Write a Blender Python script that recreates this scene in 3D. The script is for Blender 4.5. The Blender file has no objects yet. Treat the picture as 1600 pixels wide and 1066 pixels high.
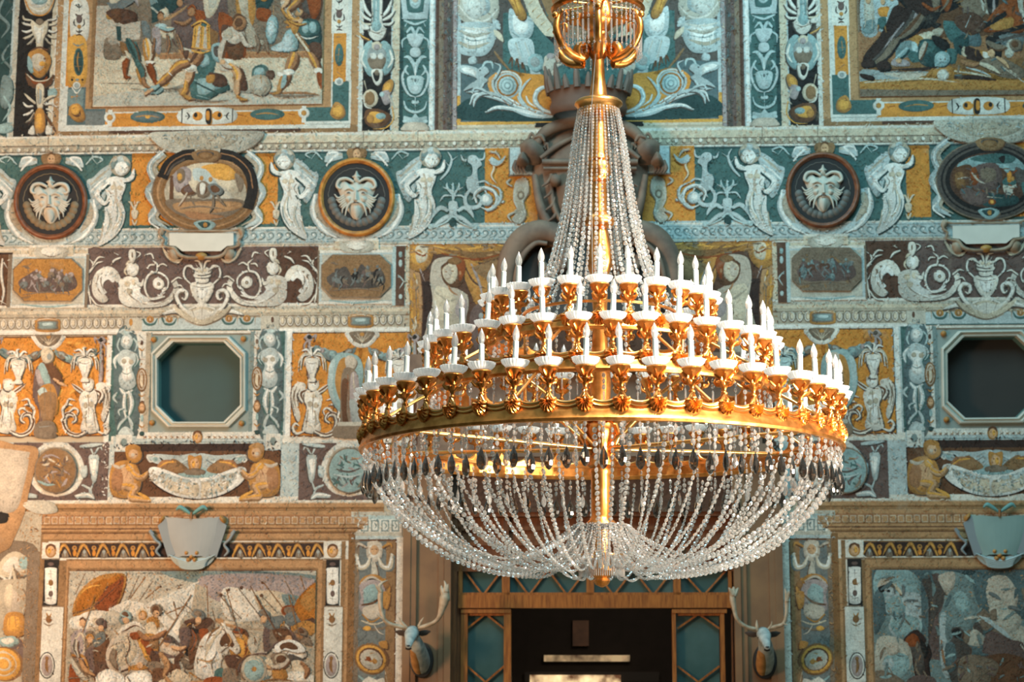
import bpy, math, random
from mathutils import Vector, Matrix
from math import sin, cos, pi, tan, sqrt, radians
random.seed(7)
SC = bpy.context.scene
COL = SC.collection

# ------------------------------------------------------------------ camera
EYE = 1.65
F_PX, PITCH, ROLL, YAW = 3000.3, 0.18096, 0.00145, 0.04867
fw = Vector((0, cos(PITCH), sin(PITCH)))
_r = Vector((1, 0, 0)); _u = _r.cross(fw)
rt = _r * cos(ROLL) + _u * sin(ROLL)
up = -_r * sin(ROLL) + _u * cos(ROLL)
cam_d = bpy.data.cameras.new('camera'); cam = bpy.data.objects.new('camera', cam_d); COL.objects.link(cam)
cam_d.sensor_width = 36.0; cam_d.lens = F_PX / 1600 * 36
cam_d.clip_end = 200
m = Matrix((rt, up, -fw)).transposed().to_4x4(); m.translation = (0, 0, EYE)
cam.matrix_world = m
cam_d.dof.use_dof = True; cam_d.dof.focus_distance = 8.7; cam_d.dof.aperture_fstop = 5.6
SC.camera = cam

# ------------------------------------------------------------------ light
SC.view_settings.view_transform = 'Standard'; SC.view_settings.look = 'None'
SC.view_settings.gamma = 1.0; SC.view_settings.use_curve_mapping = False
SC.view_settings.exposure = 0.06
w = bpy.data.worlds.new('world'); SC.world = w; w.use_nodes = True
nt = w.node_tree; nt.nodes.clear()
wo = nt.nodes.new('ShaderNodeOutputWorld'); bg = nt.nodes.new('ShaderNodeBackground')
tc = nt.nodes.new('ShaderNodeTexCoord'); sp = nt.nodes.new('ShaderNodeSeparateXYZ'); cr = nt.nodes.new('ShaderNodeValToRGB')
mr = nt.nodes.new('ShaderNodeMapRange'); mr.inputs[1].default_value = -1; mr.inputs[2].default_value = 1
nt.links.new(tc.outputs['Generated'], sp.inputs[0]); nt.links.new(sp.outputs[2], mr.inputs[0])
nt.links.new(mr.outputs[0], cr.inputs[0]); nt.links.new(cr.outputs[0], bg.inputs[0]); nt.links.new(bg.outputs[0], wo.inputs[0])
e = cr.color_ramp.elements
e[0].position = 0.0; e[0].color = (0.05, 0.035, 0.025, 1)
e[1].position = 1.0; e[1].color = (0.62, 0.86, 0.90, 1)
for p_, c_ in ((0.45, (0.06, 0.055, 0.05, 1)), (0.55, (0.11, 0.16, 0.16, 1)), (0.72, (0.30, 0.46, 0.48, 1))):
    n_ = e.new(p_); n_.color = c_
bg.inputs[1].default_value = 0.45

def area(name, loc, target, size, power, color, spread=180, sy=None):
    d = bpy.data.lights.new(name, 'AREA'); d.energy = power; d.color = color; d.size = size
    if sy: d.shape = 'RECTANGLE'; d.size_y = sy
    d.spread = radians(spread)
    o = bpy.data.objects.new(name, d); COL.objects.link(o); o.location = loc
    o.rotation_euler = (Vector(target) - Vector(loc)).to_track_quat('-Z', 'Y').to_euler()
    return o
# added warm key from the left, a cooler skylight overhead, added chandelier lights
area('left_warm_key', (-9.0, 10.0, 3.6), (-4.6, 18.2, 3.4), 2.5, 470, (1.0, 0.62, 0.38), 120)  # added to warm the left wall, no window seen there
area('skylight', (0.8, 11.5, 11.5), (0.8, 17.0, 4.2), 6.0, 860, (0.36, 0.76, 0.92), 180)
area('chandelier_fill_right', (6.2, 4.6, 2.2), (0.30, 9.0, 2.9), 1.0, 140, (1.0, 0.84, 0.66), 36)  # added low light for the chandelier, no lamp seen there
area('chandelier_fill_high', (2.6, 6.0, 8.6), (0.5, 9.0, 3.0), 1.0, 105, (1.0, 0.88, 0.72), 40)  # added light from above for the chandelier, source unseen
SC.cycles.max_bounces = 10; SC.cycles.transmission_bounces = 8; SC.cycles.glossy_bounces = 3
SC.cycles.diffuse_bounces = 2; SC.cycles.transparent_max_bounces = 24
SC.cycles.caustics_reflective = False; SC.cycles.caustics_refractive = False
SC.cycles.sample_clamp_indirect = 6.0
SC.cycles.use_adaptive_sampling = True

# ------------------------------------------------------------------ helpers
def lin(h):
    h = h.lstrip('#'); o = []
    for i in (0, 2, 4):
        c = int(h[i:i + 2], 16) / 255
        o.append(c / 12.92 if c <= 0.04045 else ((c + 0.055) / 1.055) ** 2.4)
    return tuple(o)

def hz(y, d, x=939):
    "height above eye level of the sight line through image row y at distance d"
    D = fw + rt * ((x - 800) / F_PX) - up * ((y - 533) / F_PX)
    return D.z / D.y * d

def tag(o, label=None, cat=None, group=None, kind=None):
    if label: o['label'] = label
    if cat: o['category'] = cat
    if group: o['group'] = group
    if kind: o['kind'] = kind
    return o

def empty(name, loc, parent=None, rot=(0, 0, 0)):
    o = bpy.data.objects.new(name, None); COL.objects.link(o); o.location = loc; o.rotation_euler = rot
    o.empty_display_size = 0.1; o.parent = parent
    return o

def catmull(pts, n=8, closed=False):
    P = [Vector(p) for p in pts]; out = []
    N = len(P)
    rng = range(N if closed else N - 1)
    for i in rng:
        if closed: a, b, c, d = P[(i - 1) % N], P[i], P[(i + 1) % N], P[(i + 2) % N]
        else:
            b, c = P[i], P[i + 1]; a = P[i - 1] if i else b * 2 - c; d = P[i + 2] if i + 2 < N else c * 2 - b
        for k in range(n):
            t = k / n
            out.append(0.5 * ((2 * b) + (c - a) * t + (2 * a - 5 * b + 4 * c - d) * t * t + (3 * b - a - 3 * c + d) * t ** 3))
    if not closed: out.append(P[-1].copy())
    return out

class MB:
    def __init__(s, smooth=True): s.v = []; s.f = []; s.smooth = smooth
    def add(s, vs, fs):
        b = len(s.v); s.v.extend(vs); s.f.extend([tuple(i + b for i in f) for f in fs]); return s
    def lathe(s, prof, n=16, c=(0, 0, 0), mod=None, cap=True, sx=1, sy=1):
        vs = []; fs = []
        for j, (r, z) in enumerate(prof):
            for i in range(n):
                a = 2 * pi * i / n; rr = r * (mod(a, j) if mod else 1)
                vs.append((c[0] + rr * cos(a) * sx, c[1] + rr * sin(a) * sy, c[2] + z))
        for j in range(len(prof) - 1):
            for i in range(n):
                k = (i + 1) % n; fs.append((j * n + i, j * n + k, (j + 1) * n + k, (j + 1) * n + i))
        if cap:
            fs.append(tuple(reversed(range(n)))); fs.append(tuple((len(prof) - 1) * n + i for i in range(n)))
        return s.add(vs, fs)
    def tube(s, pts, r, n=8, closed=False, cap=True):
        P = [Vector(p) for p in pts]; N = len(P); vs = []; fs = []
        prev = None
        for i, p in enumerate(P):
            a = P[(i - 1) % N] if (closed or i) else p; b = P[(i + 1) % N] if (closed or i < N - 1) else p
            t = (b - a)
            t = t.normalized() if t.length > 1e-9 else Vector((0, 0, 1))
            if prev is None:
                q = t.orthogonal().normalized()
            else:
                q = (prev - t * prev.dot(t)); q = q.normalized() if q.length > 1e-6 else t.orthogonal().normalized()
            prev = q; w_ = t.cross(q)
            rr = r[i] if isinstance(r, (list, tuple)) else r
            for k in range(n):
                an = 2 * pi * k / n; vs.append(tuple(p + (q * cos(an) + w_ * sin(an)) * rr))
        for i in range(N if closed else N - 1):
            for k in range(n):
                j = (i + 1) % N; l = (k + 1) % n
                fs.append((i * n + k, i * n + l, j * n + l, j * n + k))
        if not closed and cap:
            fs.append(tuple(reversed(range(n)))); fs.append(tuple((N - 1) * n + k for k in range(n)))
        return s.add(vs, fs)
    def box(s, c, d, M=None):
        x, y, z = d[0] / 2, d[1] / 2, d[2] / 2
        vs = [Vector((sx * x, sy * y, sz * z)) for sx in (-1, 1) for sy in (-1, 1) for sz in (-1, 1)]
        if M: vs = [M @ v for v in vs]
        vs = [tuple(v + Vector(c)) for v in vs]
        return s.add(vs, [(0, 1, 3, 2), (4, 6, 7, 5), (0, 4, 5, 1), (2, 3, 7, 6), (0, 2, 6, 4), (1, 5, 7, 3)])
    def bead(s, c, t, size, w=0.86, th=0.46, roll=0.0):
        "faceted oval crystal, long axis along t"
        t = Vector(t).normalized(); q = t.orthogonal().normalized(); q.rotate(Matrix.Rotation(roll, 3, t)); n_ = t.cross(q)
        c = Vector(c); vs = []; N = 8
        for lv, (sc, h) in enumerate(((0.5, 1), (1, 0.12), (1, -0.12), (0.5, -1))):
            for k in range(N):
                a = 2 * pi * (k + 0.5) / N
                vs.append(tuple(c + t * (cos(a) * sc * size / 2) + q * (sin(a) * sc * size * w / 2) + n_ * (h * size * th / 2)))
        fs = [tuple(range(N)), tuple(3 * N + k for k in reversed(range(N)))]
        for l in range(3):
            for k in range(N):
                j = (k + 1) % N; fs.append((l * N + k, (l + 1) * N + k, (l + 1) * N + j, l * N + j))
        return s.add(vs, fs)
    def drop(s, c, size, wid, n=8, flat=0.6, roll=0.0):
        "faceted pear drop hanging down from c"
        prof = ((0.05, 0), (0.16, -0.12), (0.42, -0.38), (0.5, -0.62), (0.44, -0.8), (0.22, -0.95), (0.03, -1))
        vs = []; fs = []
        for r, z in prof:
            for k in range(n):
                a = 2 * pi * k / n; x = r * wid * cos(a); y = r * wid * sin(a) * flat
                vs.append((c[0] + x * cos(roll) - y * sin(roll), c[1] + x * sin(roll) + y * cos(roll), c[2] + z * size))
        for l in range(len(prof) - 1):
            for k in range(n):
                j = (k + 1) % n; fs.append((l * n + k, (l + 1) * n + k, (l + 1) * n + j, l * n + j))
        fs.append(tuple(range(n))); fs.append(tuple((len(prof) - 1) * n + k for k in reversed(range(n))))
        return s.add(vs, fs)
    def strand(s, path, sizes, wire=0.0012, gap=1.10):
        "beads threaded along a path; sizes = bead length as function of 0..1"
        P = [Vector(p) for p in path]; L = [0]
        for i in range(1, len(P)): L.append(L[-1] + (P[i] - P[i - 1]).length)
        tot = L[-1]
        def at(d):
            for i in range(1, len(P)):
                if L[i] >= d:
                    k = (d - L[i - 1]) / max(L[i] - L[i - 1], 1e-9); return P[i - 1].lerp(P[i], k), P[i] - P[i - 1]
            return P[-1], P[-1] - P[-2]
        d = 0.0; roll = random.uniform(0, pi)
        while True:
            z = sizes(d / tot)
            if d + z > tot: break
            c, t = at(d + z / 2); roll += random.uniform(-0.6, 0.6)
            s.bead(c, t, z, roll=roll); d += z * gap
        return s
    def build(s, name, mat, parent=None, loc=(0, 0, 0), rot=(0, 0, 0)):
        me = bpy.data.meshes.new(name); me.from_pydata([tuple(v) for v in s.v], [], s.f)
        me.polygons.foreach_set('use_smooth', [s.smooth] * len(me.polygons)); me.update()
        if s.smooth and hasattr(me, 'set_sharp_from_angle'): me.set_sharp_from_angle(angle=radians(48))
        if mat: me.materials.append(mat)
        o = bpy.data.objects.new(name, me); COL.objects.link(o); o.parent = parent; o.location = loc; o.rotation_euler = rot
        return o

def dup(o, parent=None):
    c = o.copy(); COL.objects.link(c); c.parent = parent
    for ch in list(o.children): dup(ch, c)
    return c

# ------------------------------------------------------------------ materials
def mat(name, base, rough=0.5, metal=0.0, noise=0.0, nscale=8.0, bump=0.0, dark=None, trans=0.0, ior=1.5, spec=0.5, coat=0.0, stretch=None):
    M = bpy.data.materials.new(name); M.use_nodes = True; t = M.node_tree; p = t.nodes['Principled BSDF']
    b = lin(base) if isinstance(base, str) else base
    p.inputs['Base Color'].default_value = (*b, 1); p.inputs['Roughness'].default_value = rough
    p.inputs['Metallic'].default_value = metal; p.inputs['Transmission Weight'].default_value = trans
    p.inputs['IOR'].default_value = ior; p.inputs['Specular IOR Level'].default_value = spec; p.inputs['Coat Weight'].default_value = coat
    co = t.nodes.new('ShaderNodeTexCoord'); src = co.outputs['Object']
    if stretch:
        mp = t.nodes.new('ShaderNodeMapping'); mp.inputs['Scale'].default_value = stretch; t.links.new(src, mp.inputs[0]); src = mp.outputs[0]
    nz = t.nodes.new('ShaderNodeTexNoise'); nz.inputs['Scale'].default_value = nscale; nz.inputs['Detail'].default_value = 6
    t.links.new(src, nz.inputs['Vector'])
    d = lin(dark) if isinstance(dark, str) else (dark or tuple(c * (1 - noise) for c in b))
    if noise or dark:
        mx = t.nodes.new('ShaderNodeMix'); mx.data_type = 'RGBA'
        rp = t.nodes.new('ShaderNodeValToRGB'); rp.color_ramp.elements[0].position = 0.35; rp.color_ramp.elements[1].position = 0.62
        t.links.new(nz.outputs[0], rp.inputs[0]); t.links.new(rp.outputs[0], mx.inputs[0])
        mx.inputs[6].default_value = (*d, 1); mx.inputs[7].default_value = (*b, 1)
        t.links.new(mx.outputs[2], p.inputs['Base Color'])
    if bump:
        bp = t.nodes.new('ShaderNodeBump'); bp.inputs['Strength'].default_value = bump; bp.inputs['Distance'].default_value = 0.004
        t.links.new(nz.outputs[0], bp.inputs['Height']); t.links.new(bp.outputs[0], p.inputs['Normal'])
    return M

def crystal_mat(name, tint, clear=0.45, gloss=0.4, milk=0.0):
    "cut glass: clear facets, mirror-like facets and a refracting body"
    M = bpy.data.materials.new(name); M.use_nodes = True; t = M.node_tree; t.nodes.clear()
    out = t.nodes.new('ShaderNodeOutputMaterial')
    gl = t.nodes.new('ShaderNodeBsdfGlass'); gl.inputs['IOR'].default_value = 1.55; gl.inputs['Roughness'].default_value = 0.02
    gl.inputs['Color'].default_value = (*tint, 1)
    tr = t.nodes.new('ShaderNodeBsdfTransparent'); tr.inputs[0].default_value = (*[c * 0.95 for c in tint], 1)
    gs = t.nodes.new('ShaderNodeBsdfGlossy'); gs.inputs['Roughness'].default_value = 0.12
    gs.inputs['Color'].default_value = (1, 1, 1, 1)
    m1 = t.nodes.new('ShaderNodeMixShader'); m2 = t.nodes.new('ShaderNodeMixShader')
    m1.inputs[0].default_value = clear; t.links.new(gl.outputs[0], m1.inputs[1]); t.links.new(tr.outputs[0], m1.inputs[2])
    lw = t.nodes.new('ShaderNodeLayerWeight'); lw.inputs[0].default_value = gloss
    t.links.new(lw.outputs['Facing'], m2.inputs[0])
    if milk:
        tl_ = t.nodes.new('ShaderNodeBsdfTranslucent'); df = t.nodes.new('ShaderNodeBsdfDiffuse'); ms = t.nodes.new('ShaderNodeAddShader'); m3 = t.nodes.new('ShaderNodeMixShader')
        tl_.inputs[0].default_value = (.5, .5, .5, 1); df.inputs[0].default_value = (.5, .5, .5, 1)
        t.links.new(tl_.outputs[0], ms.inputs[0]); t.links.new(df.outputs[0], ms.inputs[1]); m3.inputs[0].default_value = milk
        t.links.new(m1.outputs[0], m3.inputs[1]); t.links.new(ms.outputs[0], m3.inputs[2]); m1 = m3
    t.links.new(m1.outputs[0], m2.inputs[1]); t.links.new(gs.outputs[0], m2.inputs[2]); t.links.new(m2.outputs[0], out.inputs[0])
    return M

GOLD = mat('gilt_bronze', (0.84, 0.38, 0.105), 0.36, 1.0, nscale=22, dark=(0.52, 0.205, 0.045), bump=0.25)
GOLDB = mat('polished_gilt', (0.90, 0.46, 0.16), 0.28, 1.0, nscale=30, dark=(0.8, 0.42, 0.12), bump=0.1)
SLEEVE = mat('white_candle_sleeve', (0.66, 0.74, 0.74), 0.3, nscale=40, noise=0.05)
PAN = crystal_mat('frosted_glass_pan', (0.97, 0.97, 0.95), 0.2, 0.25, 0.9)
CRYS = crystal_mat('clear_crystal', (0.97, 0.985, 0.98), 0.32, 0.36, 0.18)
SMOKE = crystal_mat('smoky_crystal', (0.42, 0.39, 0.36), 0.25, 0.28)
BULB = crystal_mat('bulb_glass', (0.90, 0.93, 0.94), 0.7, 0.28, 0.3)
WIREM = mat('steel_wire', (0.8, 0.8, 0.78), 0.35, 1.0)
IRON = mat('dark_iron', (0.06, 0.05, 0.045), 0.5, 0.6, noise=0.3)
# ------------------------------------------------------------------ chandelier
CX, CY = 0.42, 9.0
ch = empty('chandelier', (CX, CY, EYE + 0.44))
tag(ch, 'three tiered gilt crystal chandelier with electric candles hanging before the frescoed wall', 'chandelier')
Z0 = -0.44                     # part heights below are given above eye level

def polar(r, a, z): return (r * sin(a), -r * cos(a), z + Z0)    # a = 0 faces the camera side

# --- one candle holder with pan, sleeve and bulb
def stem_mod(a, j):
    if j in (5, 6): return 1 + 0.32 * cos(5 * a)
    if j in (10, 11): return 1 + 0.16 * cos(6 * a)
    return 1
hb = MB()
hb.lathe([(0.013, 0), (0.015, 0.006), (0.009, 0.012), (0.009, 0.022), (0.016, 0.034), (0.027, 0.048), (0.025, 0.053), (0.012, 0.055),
          (0.014, 0.064), (0.021, 0.074), (0.033, 0.088), (0.037, 0.094), (0.044, 0.101), (0.040, 0.107), (0.014, 0.110)], 20, mod=stem_mod)
for k in range(4):      # curled leaves around the socket
    a = pi / 4 + k * pi / 2
    hb.tube([(0.010 * cos(a), 0.010 * sin(a), 0.036), (0.030 * cos(a), 0.030 * sin(a), 0.042), (0.042 * cos(a), 0.042 * sin(a), 0.056),
             (0.037 * cos(a), 0.037 * sin(a), 0.068)], [0.006, 0.009, 0.007, 0.003], 6)
    hb.tube([(0.014 * cos(a + .4), 0.014 * sin(a + .4), 0.062), (0.028 * cos(a + .4), 0.028 * sin(a + .4), 0.074), (0.040 * cos(a + .4), 0.040 * sin(a + .4), 0.088)], [0.005, 0.007, 0.004], 6)
holder = hb.build('candle_holder', GOLD, ch)
pb = MB()
ribs = lambda a, j: 1 + (0.035 * cos(24 * a) if j in (2, 3, 4) else 0)
pb.lathe([(0.024, -0.003), (0.040, 0.0), (0.053, 0.012), (0.060, 0.028), (0.057, 0.030), (0.045, 0.016), (0.030, 0.010), (0.014, 0.009)], 96, mod=ribs)
pan = pb.build('drip_pan', PAN, holder, (0, 0, 0.110))
cb = MB(); cb.lathe([(0.017, 0), (0.018, 0.004), (0.0135, 0.008), (0.0128, 0.010)], 16); cup = cb.build('candle_cup', GOLDB, holder, (0, 0, 0.120))
sb = MB(); sb.lathe([(0.0122, 0), (0.0122, 0.094), (0.0105, 0.0955), (0.008, 0.0955)], 20); slv = sb.build('candle_sleeve', SLEEVE, holder, (0, 0, 0.127))
bb = MB(); bb.lathe([(0.0085, 0), (0.0125, 0.008), (0.0158, 0.021), (0.0145, 0.034), (0.0098, 0.049), (0.0045, 0.061), (0.001, 0.068)], 20)
blb = bb.build('light_bulb', BULB, holder, (0, 0, 0.2225))
tl = MB(); tl.tube([(0, 0, 0), (0, 0, 0.022), (0.003, 0, 0.034), (-0.003, 0, 0.034), (0, 0, 0.022)], 0.0022, 6); tl.build('bulb_filament', SLEEVE, holder, (0, 0, 0.2225))
holder['label'] = 'gilt candle holder on the scalloped edge of a tier'

def place_holder(o, r, a, z):
    o.location = polar(r, a, z)
    o.rotation_euler = (random.uniform(-0.035, 0.035), random.uniform(-0.045, 0.045), a)

def shell_mesh():
    mb = MB(False); N = 18; R = 6; vs = []; fs = []
    for i in range(N + 1):
        a = radians(-105 + 210 * i / N)
        rid = (i % 2) * 1.0
        for j in range(R + 1):
            t = j / R; rr = 0.049 * t * (1 + 0.07 * rid)
            y = -(0.004 + 0.018 * sin(pi * min(1, t * 0.95)) * (1 if rid else 0.45))
            vs.append((rr * sin(a) * 0.74, y, -0.004 - rr * cos(a)))
    for i in range(N):
        for j in range(R):
            p = i * (R + 1) + j; fs.append((p, p + R + 1, p + R + 2, p + 1))
    b = len(vs); vs2 = [(x, 0.0, z) for x, y, z in vs]
    mb.add(vs, fs)
    rim = [i * (R + 1) + R for i in range(N + 1)]
    k = len(mb.v); mb.v.extend([(mb.v[i][0], 0.002, mb.v[i][2]) for i in rim])
    for i in range(N): mb.f.append((rim[i], k + i, k + i + 1, rim[i + 1]))
    mb.lathe([(0.004, -0.006), (0.007, 0), (0.003, 0.008)], 8, (0, -0.008, 0.0))
    mb.tube([(-0.012, -0.004, 0.004), (-0.006, -0.010, 0.010), (0.006, -0.010, 0.010), (0.012, -0.004, 0.004)], 0.003, 5)
    return mb
shell0 = shell_mesh().build('shell_ornament', GOLD, None)
shell_me = shell0.data; bpy.data.objects.remove(shell0)

def tier(name, n, R, lip, low, cusp, a0, word):
    K = 12; ring = n * K
    def top(i):
        t = (i % K) / K; s_ = 2 * t - 1
        return low + (cusp - low) * (1 - sqrt(max(0, 1 - s_ * s_)) ** 0.9) if abs(s_) < 1 else cusp
    mb = MB()
    rows = [('a', 0.012, 0.010), ('a', 0.006, 0.0), ('a', -0.004, -0.008), ('a', -0.016, -0.006), ('a', -0.020, 0.006), ('a', -0.012, 0.018), ('a', -0.010, 0.030)]
    nr = len(rows) + 5; vs = []; fs = []
    for i in range(ring):
        a = a0 + 2 * pi * i / ring; T = top(i)
        prof = [(R - o, lip + z) for _, o, z in rows]
        base = lip + 0.030
        for k in range(1, 4): prof.append((R + 0.010 - 0.016 * k / 3, base + (T - base) * k / 3))
        prof.append((R - 0.014, T)); prof.append((R - 0.010, lip + 0.012))
        for r, z in prof: vs.append(polar(r, a, z))
    nr = len(vs) // ring
    for i in range(ring):
        j = (i + 1) % ring
        for k in range(nr):
            l = (k + 1) % nr; fs.append((i * nr + k, i * nr + l, j * nr + l, j * nr + k))
    mb.add(vs, fs)
    band = mb.build(name, GOLD, ch)
    band['label'] = word
    rb = MB(); rb.tube([polar(R - 0.003, a0 + 2 * pi * i / ring, top(i) + 0.004) for i in range(ring)], 0.0095, 8, closed=True)
    rb.tube([polar(R + 0.004, a0 + 2 * pi * i / ring, top(i) - 0.011) for i in range(ring)], 0.0055, 6, closed=True)
    rb.build('scalloped_rail', GOLDB, band)
    for i in range(n):
        a = a0 + 2 * pi * i / n
        s_ = bpy.data.objects.new('shell_ornament', shell_me); COL.objects.link(s_); s_.parent = band
        s_.location = polar(R + 0.008, a, cusp - 0.037); s_.rotation_euler = (0, 0, a)
    return band

TIERS = []
def yH(y, d): return hz(y, d)
for name, n, R, ys, word in (('lower_tier_band', 46, 1.120, (655, 630, 609), 'widest gilt scalloped band of the chandelier'),
                             ('middle_tier_band', 34, 0.820, (578, 554, 537), 'middle gilt scalloped band'),
                             ('upper_tier_band', 24, 0.530, (512, 494, 478), 'smallest gilt scalloped band at the top')):
    d = CY - R; lip, low, cusp = (yH(y, d) for y in ys)
    a0 = radians({46: 1.8, 34: 1.0, 24: -3.0}[n])
    tier(name, n, R, lip, low, cusp, a0, word); TIERS.append((n, R, lip, low, cusp, a0))
first = True
for n, R, lip, low, cusp, a0 in TIERS:
    for i in range(n):
        o = holder if first else dup(holder, ch); first = False
        place_holder(o, R - 0.008, a0 + 2 * pi * i / n, cusp - 0.002)

LR, LLIP = TIERS[0][1], TIERS[0][2]
# --- spokes and struts
def rod(name, pts, r, mat_=GOLDB):
    mb = MB(); mb.tube([polar(*p) for p in pts], r, 8); return mb.build(name, mat_, ch)
for a in (-65, 65, -115, 115):
    rod('spoke', [(0.03, radians(a), LLIP + 0.015), (LR - 0.02, radians(a), LLIP + 0.05)], 0.010)
for i in range(8):
    a = radians(22.5 + 45 * i)
    rod('tier_strut', [(TIERS[1][1] - 0.02, a, TIERS[1][2] + 0.01), (LR - 0.03, a, TIERS[0][4] - 0.03)], 0.008)
    rod('tier_strut', [(TIERS[2][1] - 0.02, a, TIERS[2][2] + 0.01), (TIERS[1][1] - 0.03, a, TIERS[1][4] - 0.03)], 0.008)
for i in range(4):
    a = radians(45 + 90 * i)
    rod('scroll_arm', [(0.035, a, LLIP + 0.02), (0.16, a, LLIP + 0.10), (0.30, a, TIERS[1][2] - 0.05), (0.5, a, TIERS[1][2] + 0.04), (TIERS[2][1] - 0.02, a, TIERS[2][2] + 0.01)], 0.009)

# --- central column, built from turned pieces
c9 = lambda y: yH(y, CY) + Z0
k9 = 0.00305
def turned(name, ypx, mod=None, mat_=GOLD, n=32, label=None):
    mb = MB(); mb.lathe([(w_ * k9, c9(y)) for y, w_ in reversed(ypx)], n, mod=mod)
    o = mb.build(name, mat_, ch)
    if label: o['label'] = label
    return o
flute = lambda a, j: 1 + 0.07 * abs(cos(6 * a)) - 0.03
lobes = lambda a, j: 1 + 0.12 * abs(cos(4 * a)) - 0.04
turned('tapered_shaft', [(60, 9), (100, 9), (112, 10), (120, 10), (152, 14), (156, 18), (160, 20)], flute)
turned('canopy_disc', [(156, 20), (158, 34), (161, 38), (164, 38.5), (166, 36), (170, 33), (176, 30), (180, 16)], None, GOLDB, 48)
turned('fluted_shaft', [(178, 11), (185, 13), (240, 14), (246, 16), (250, 17), (254, 13)], flute)
turned('turned_knop', [(250, 12), (256, 16), (264, 18), (272, 17), (278, 14), (282, 16), (286, 12)], lobes)
turned('fluted_shaft', [(284, 11), (290, 12), (330, 12), (336, 14), (340, 12)], flute)
turned('turned_knop', [(336, 13), (341, 21), (346, 23), (352, 21), (356, 13), (358, 11)], lobes)
turned('leafy_vase', [(356, 10), (362, 13), (375, 15), (392, 19), (410, 20), (425, 15), (436, 10), (440, 13), (446, 15), (450, 10)], lobes)
turned('inner_column', [(448, 10), (460, 12), (500, 10), (560, 14), (600, 16), (640, 14), (652, 22), (658, 22), (662, 12)], flute)
turned('leafy_vase', [(656, 12), (664, 20), (675, 22), (690, 17), (705, 12), (716, 16), (722, 20), (728, 20), (732, 15)], lobes)
turned('fluted_shaft', [(730, 14), (738, 17), (742, 15), (806, 15), (812, 17), (817, 22), (821, 24), (823, 15)], flute)
for s_ in (-1, 1):      # curled leaves on the lower vase
    for a in (0, pi / 2):
        d = Vector((cos(a), sin(a), 0)) * s_
        mb = MB(); mb.tube([tuple(d * r + Vector((0, 0, c9(y)))) for r, y in ((0.03, 660), (0.07, 664), (0.085, 680), (0.06, 700), (0.035, 716), (0.03, 728))],
                           [0.01, 0.014, 0.016, 0.013, 0.01, 0.006], 8)
        mb.build('curled_leaf', GOLD, ch)
turned('lower_collar', [(820, 30), (822, 40), (825, 41), (828, 39), (829, 26)], None, IRON, 48)
cbm = MB()
for i in range(60):
    a = 2 * pi * i / 60; cbm.lathe([(0.001, -0.0035), (0.0035, 0), (0.001, 0.0035)], 6, (0.122 * cos(a), 0.122 * sin(a), c9(823)))
o = cbm.build('collar_bead_rim', IRON, ch); o['kind'] = 'stuff'
turned('finial', [(826, 14), (840, 12), (870, 11), (880, 14), (886, 19), (892, 20), (898, 14), (904, 10), (908, 12), (914, 9), (918, 2)], lobes)
mb = MB()
for i in range(64):     # fringe of thin prisms under the collar
    a = 2 * pi * i / 64; x, y = 0.105 * cos(a), 0.105 * sin(a)
    mb.lathe([(0.0022, -0.10), (0.003, -0.09), (0.003, 0)], 4, (x, y, c9(868)))
fo = mb.build('prism_fringe', CRYS, ch)
mb = MB(); mb.lathe([(0.104, -0.004), (0.107, -0.004), (0.107, 0.004), (0.104, 0.004), (0.104, -0.004)], 48, (0, 0, c9(868)), cap=False); mb.build('fringe_hoop', GOLDB, ch)

# --- strands of the upper cone
NS = 40
zt, zb = yH(172, CY), yH(492, CY)
for i in range(NS):
    a = 2 * pi * (i + 0.25) / NS; rr = 1 + random.uniform(-0.03, 0.03)
    ctrl = [(0.100, 172), (0.128, 220), (0.158, 290), (0.195, 355), (0.245, 415), (0.300, 455), (0.365, 492)]
    path = catmull([polar(r * (rr if r > 0.11 else 1), a, yH(y, CY)) for r, y in ctrl], 6)
    MB(False).strand(path, lambda t: 0.013 + 0.015 * min(1, t * 1.15)).build('cone_strand', CRYS, ch)
mb = MB(); mb.lathe([(0.36, -0.006), (0.372, -0.006), (0.372, 0.006), (0.36, 0.006), (0.36, -0.006)], 48, (0, 0, yH(494, CY) + Z0), cap=False); mb.build('strand_hoop', GOLDB, ch)

# --- basket strands from the lower band to the collar
NB = 92
for i in range(NB):
    a = TIERS[0][5] + 2 * pi * (i + 0.5) / NB
    s_ = random.choice([1, 1, 0.95, 0.85, 0.65, 0.4, 0.15, 0.0]) + random.uniform(-0.06, 0.03)
    deep = [(1.095, 1.085), (1.085, 0.99), (1.01, 0.855), (0.87, 0.715), (0.72, 0.62), (0.55, 0.56), (0.38, 0.535), (0.25, 0.585), (0.165, 0.68), (0.122, 0.775)]
    tight = [(1.095, 1.085), (1.05, 0.965), (0.94, 0.83), (0.77, 0.715), (0.62, 0.64), (0.48, 0.605), (0.36, 0.635), (0.26, 0.68), (0.185, 0.725), (0.122, 0.778)]
    ctrl = [(t[0] + (q[0] - t[0]) * s_, t[1] + (q[1] - t[1]) * s_) for q, t in zip(deep, tight)]
    wob = random.uniform(-0.02, 0.02)
    path = catmull([polar(r, a + wob * sin(pi * k / 9), z) for k, (r, z) in enumerate(ctrl)], 5)
    MB(False).strand(path, lambda t: 0.026 - 0.014 * max(0, t - 0.45) / 0.55).build('basket_strand', CRYS, ch)
# small loops draped under the collar
for i in range(16):
    a = 2 * pi * i / 16; b = a + 2 * pi / 16 * 1.3
    path = catmull([polar(0.12, a, 0.775), polar(0.135, a + 0.1, 0.66), polar(0.15, (a + b) / 2, 0.60 + random.uniform(-0.02, 0.02)), polar(0.135, b - 0.1, 0.66), polar(0.12, b, 0.775)], 6)
    MB(False).strand(path, lambda t: 0.012).build('collar_loop', CRYS, ch)

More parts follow.
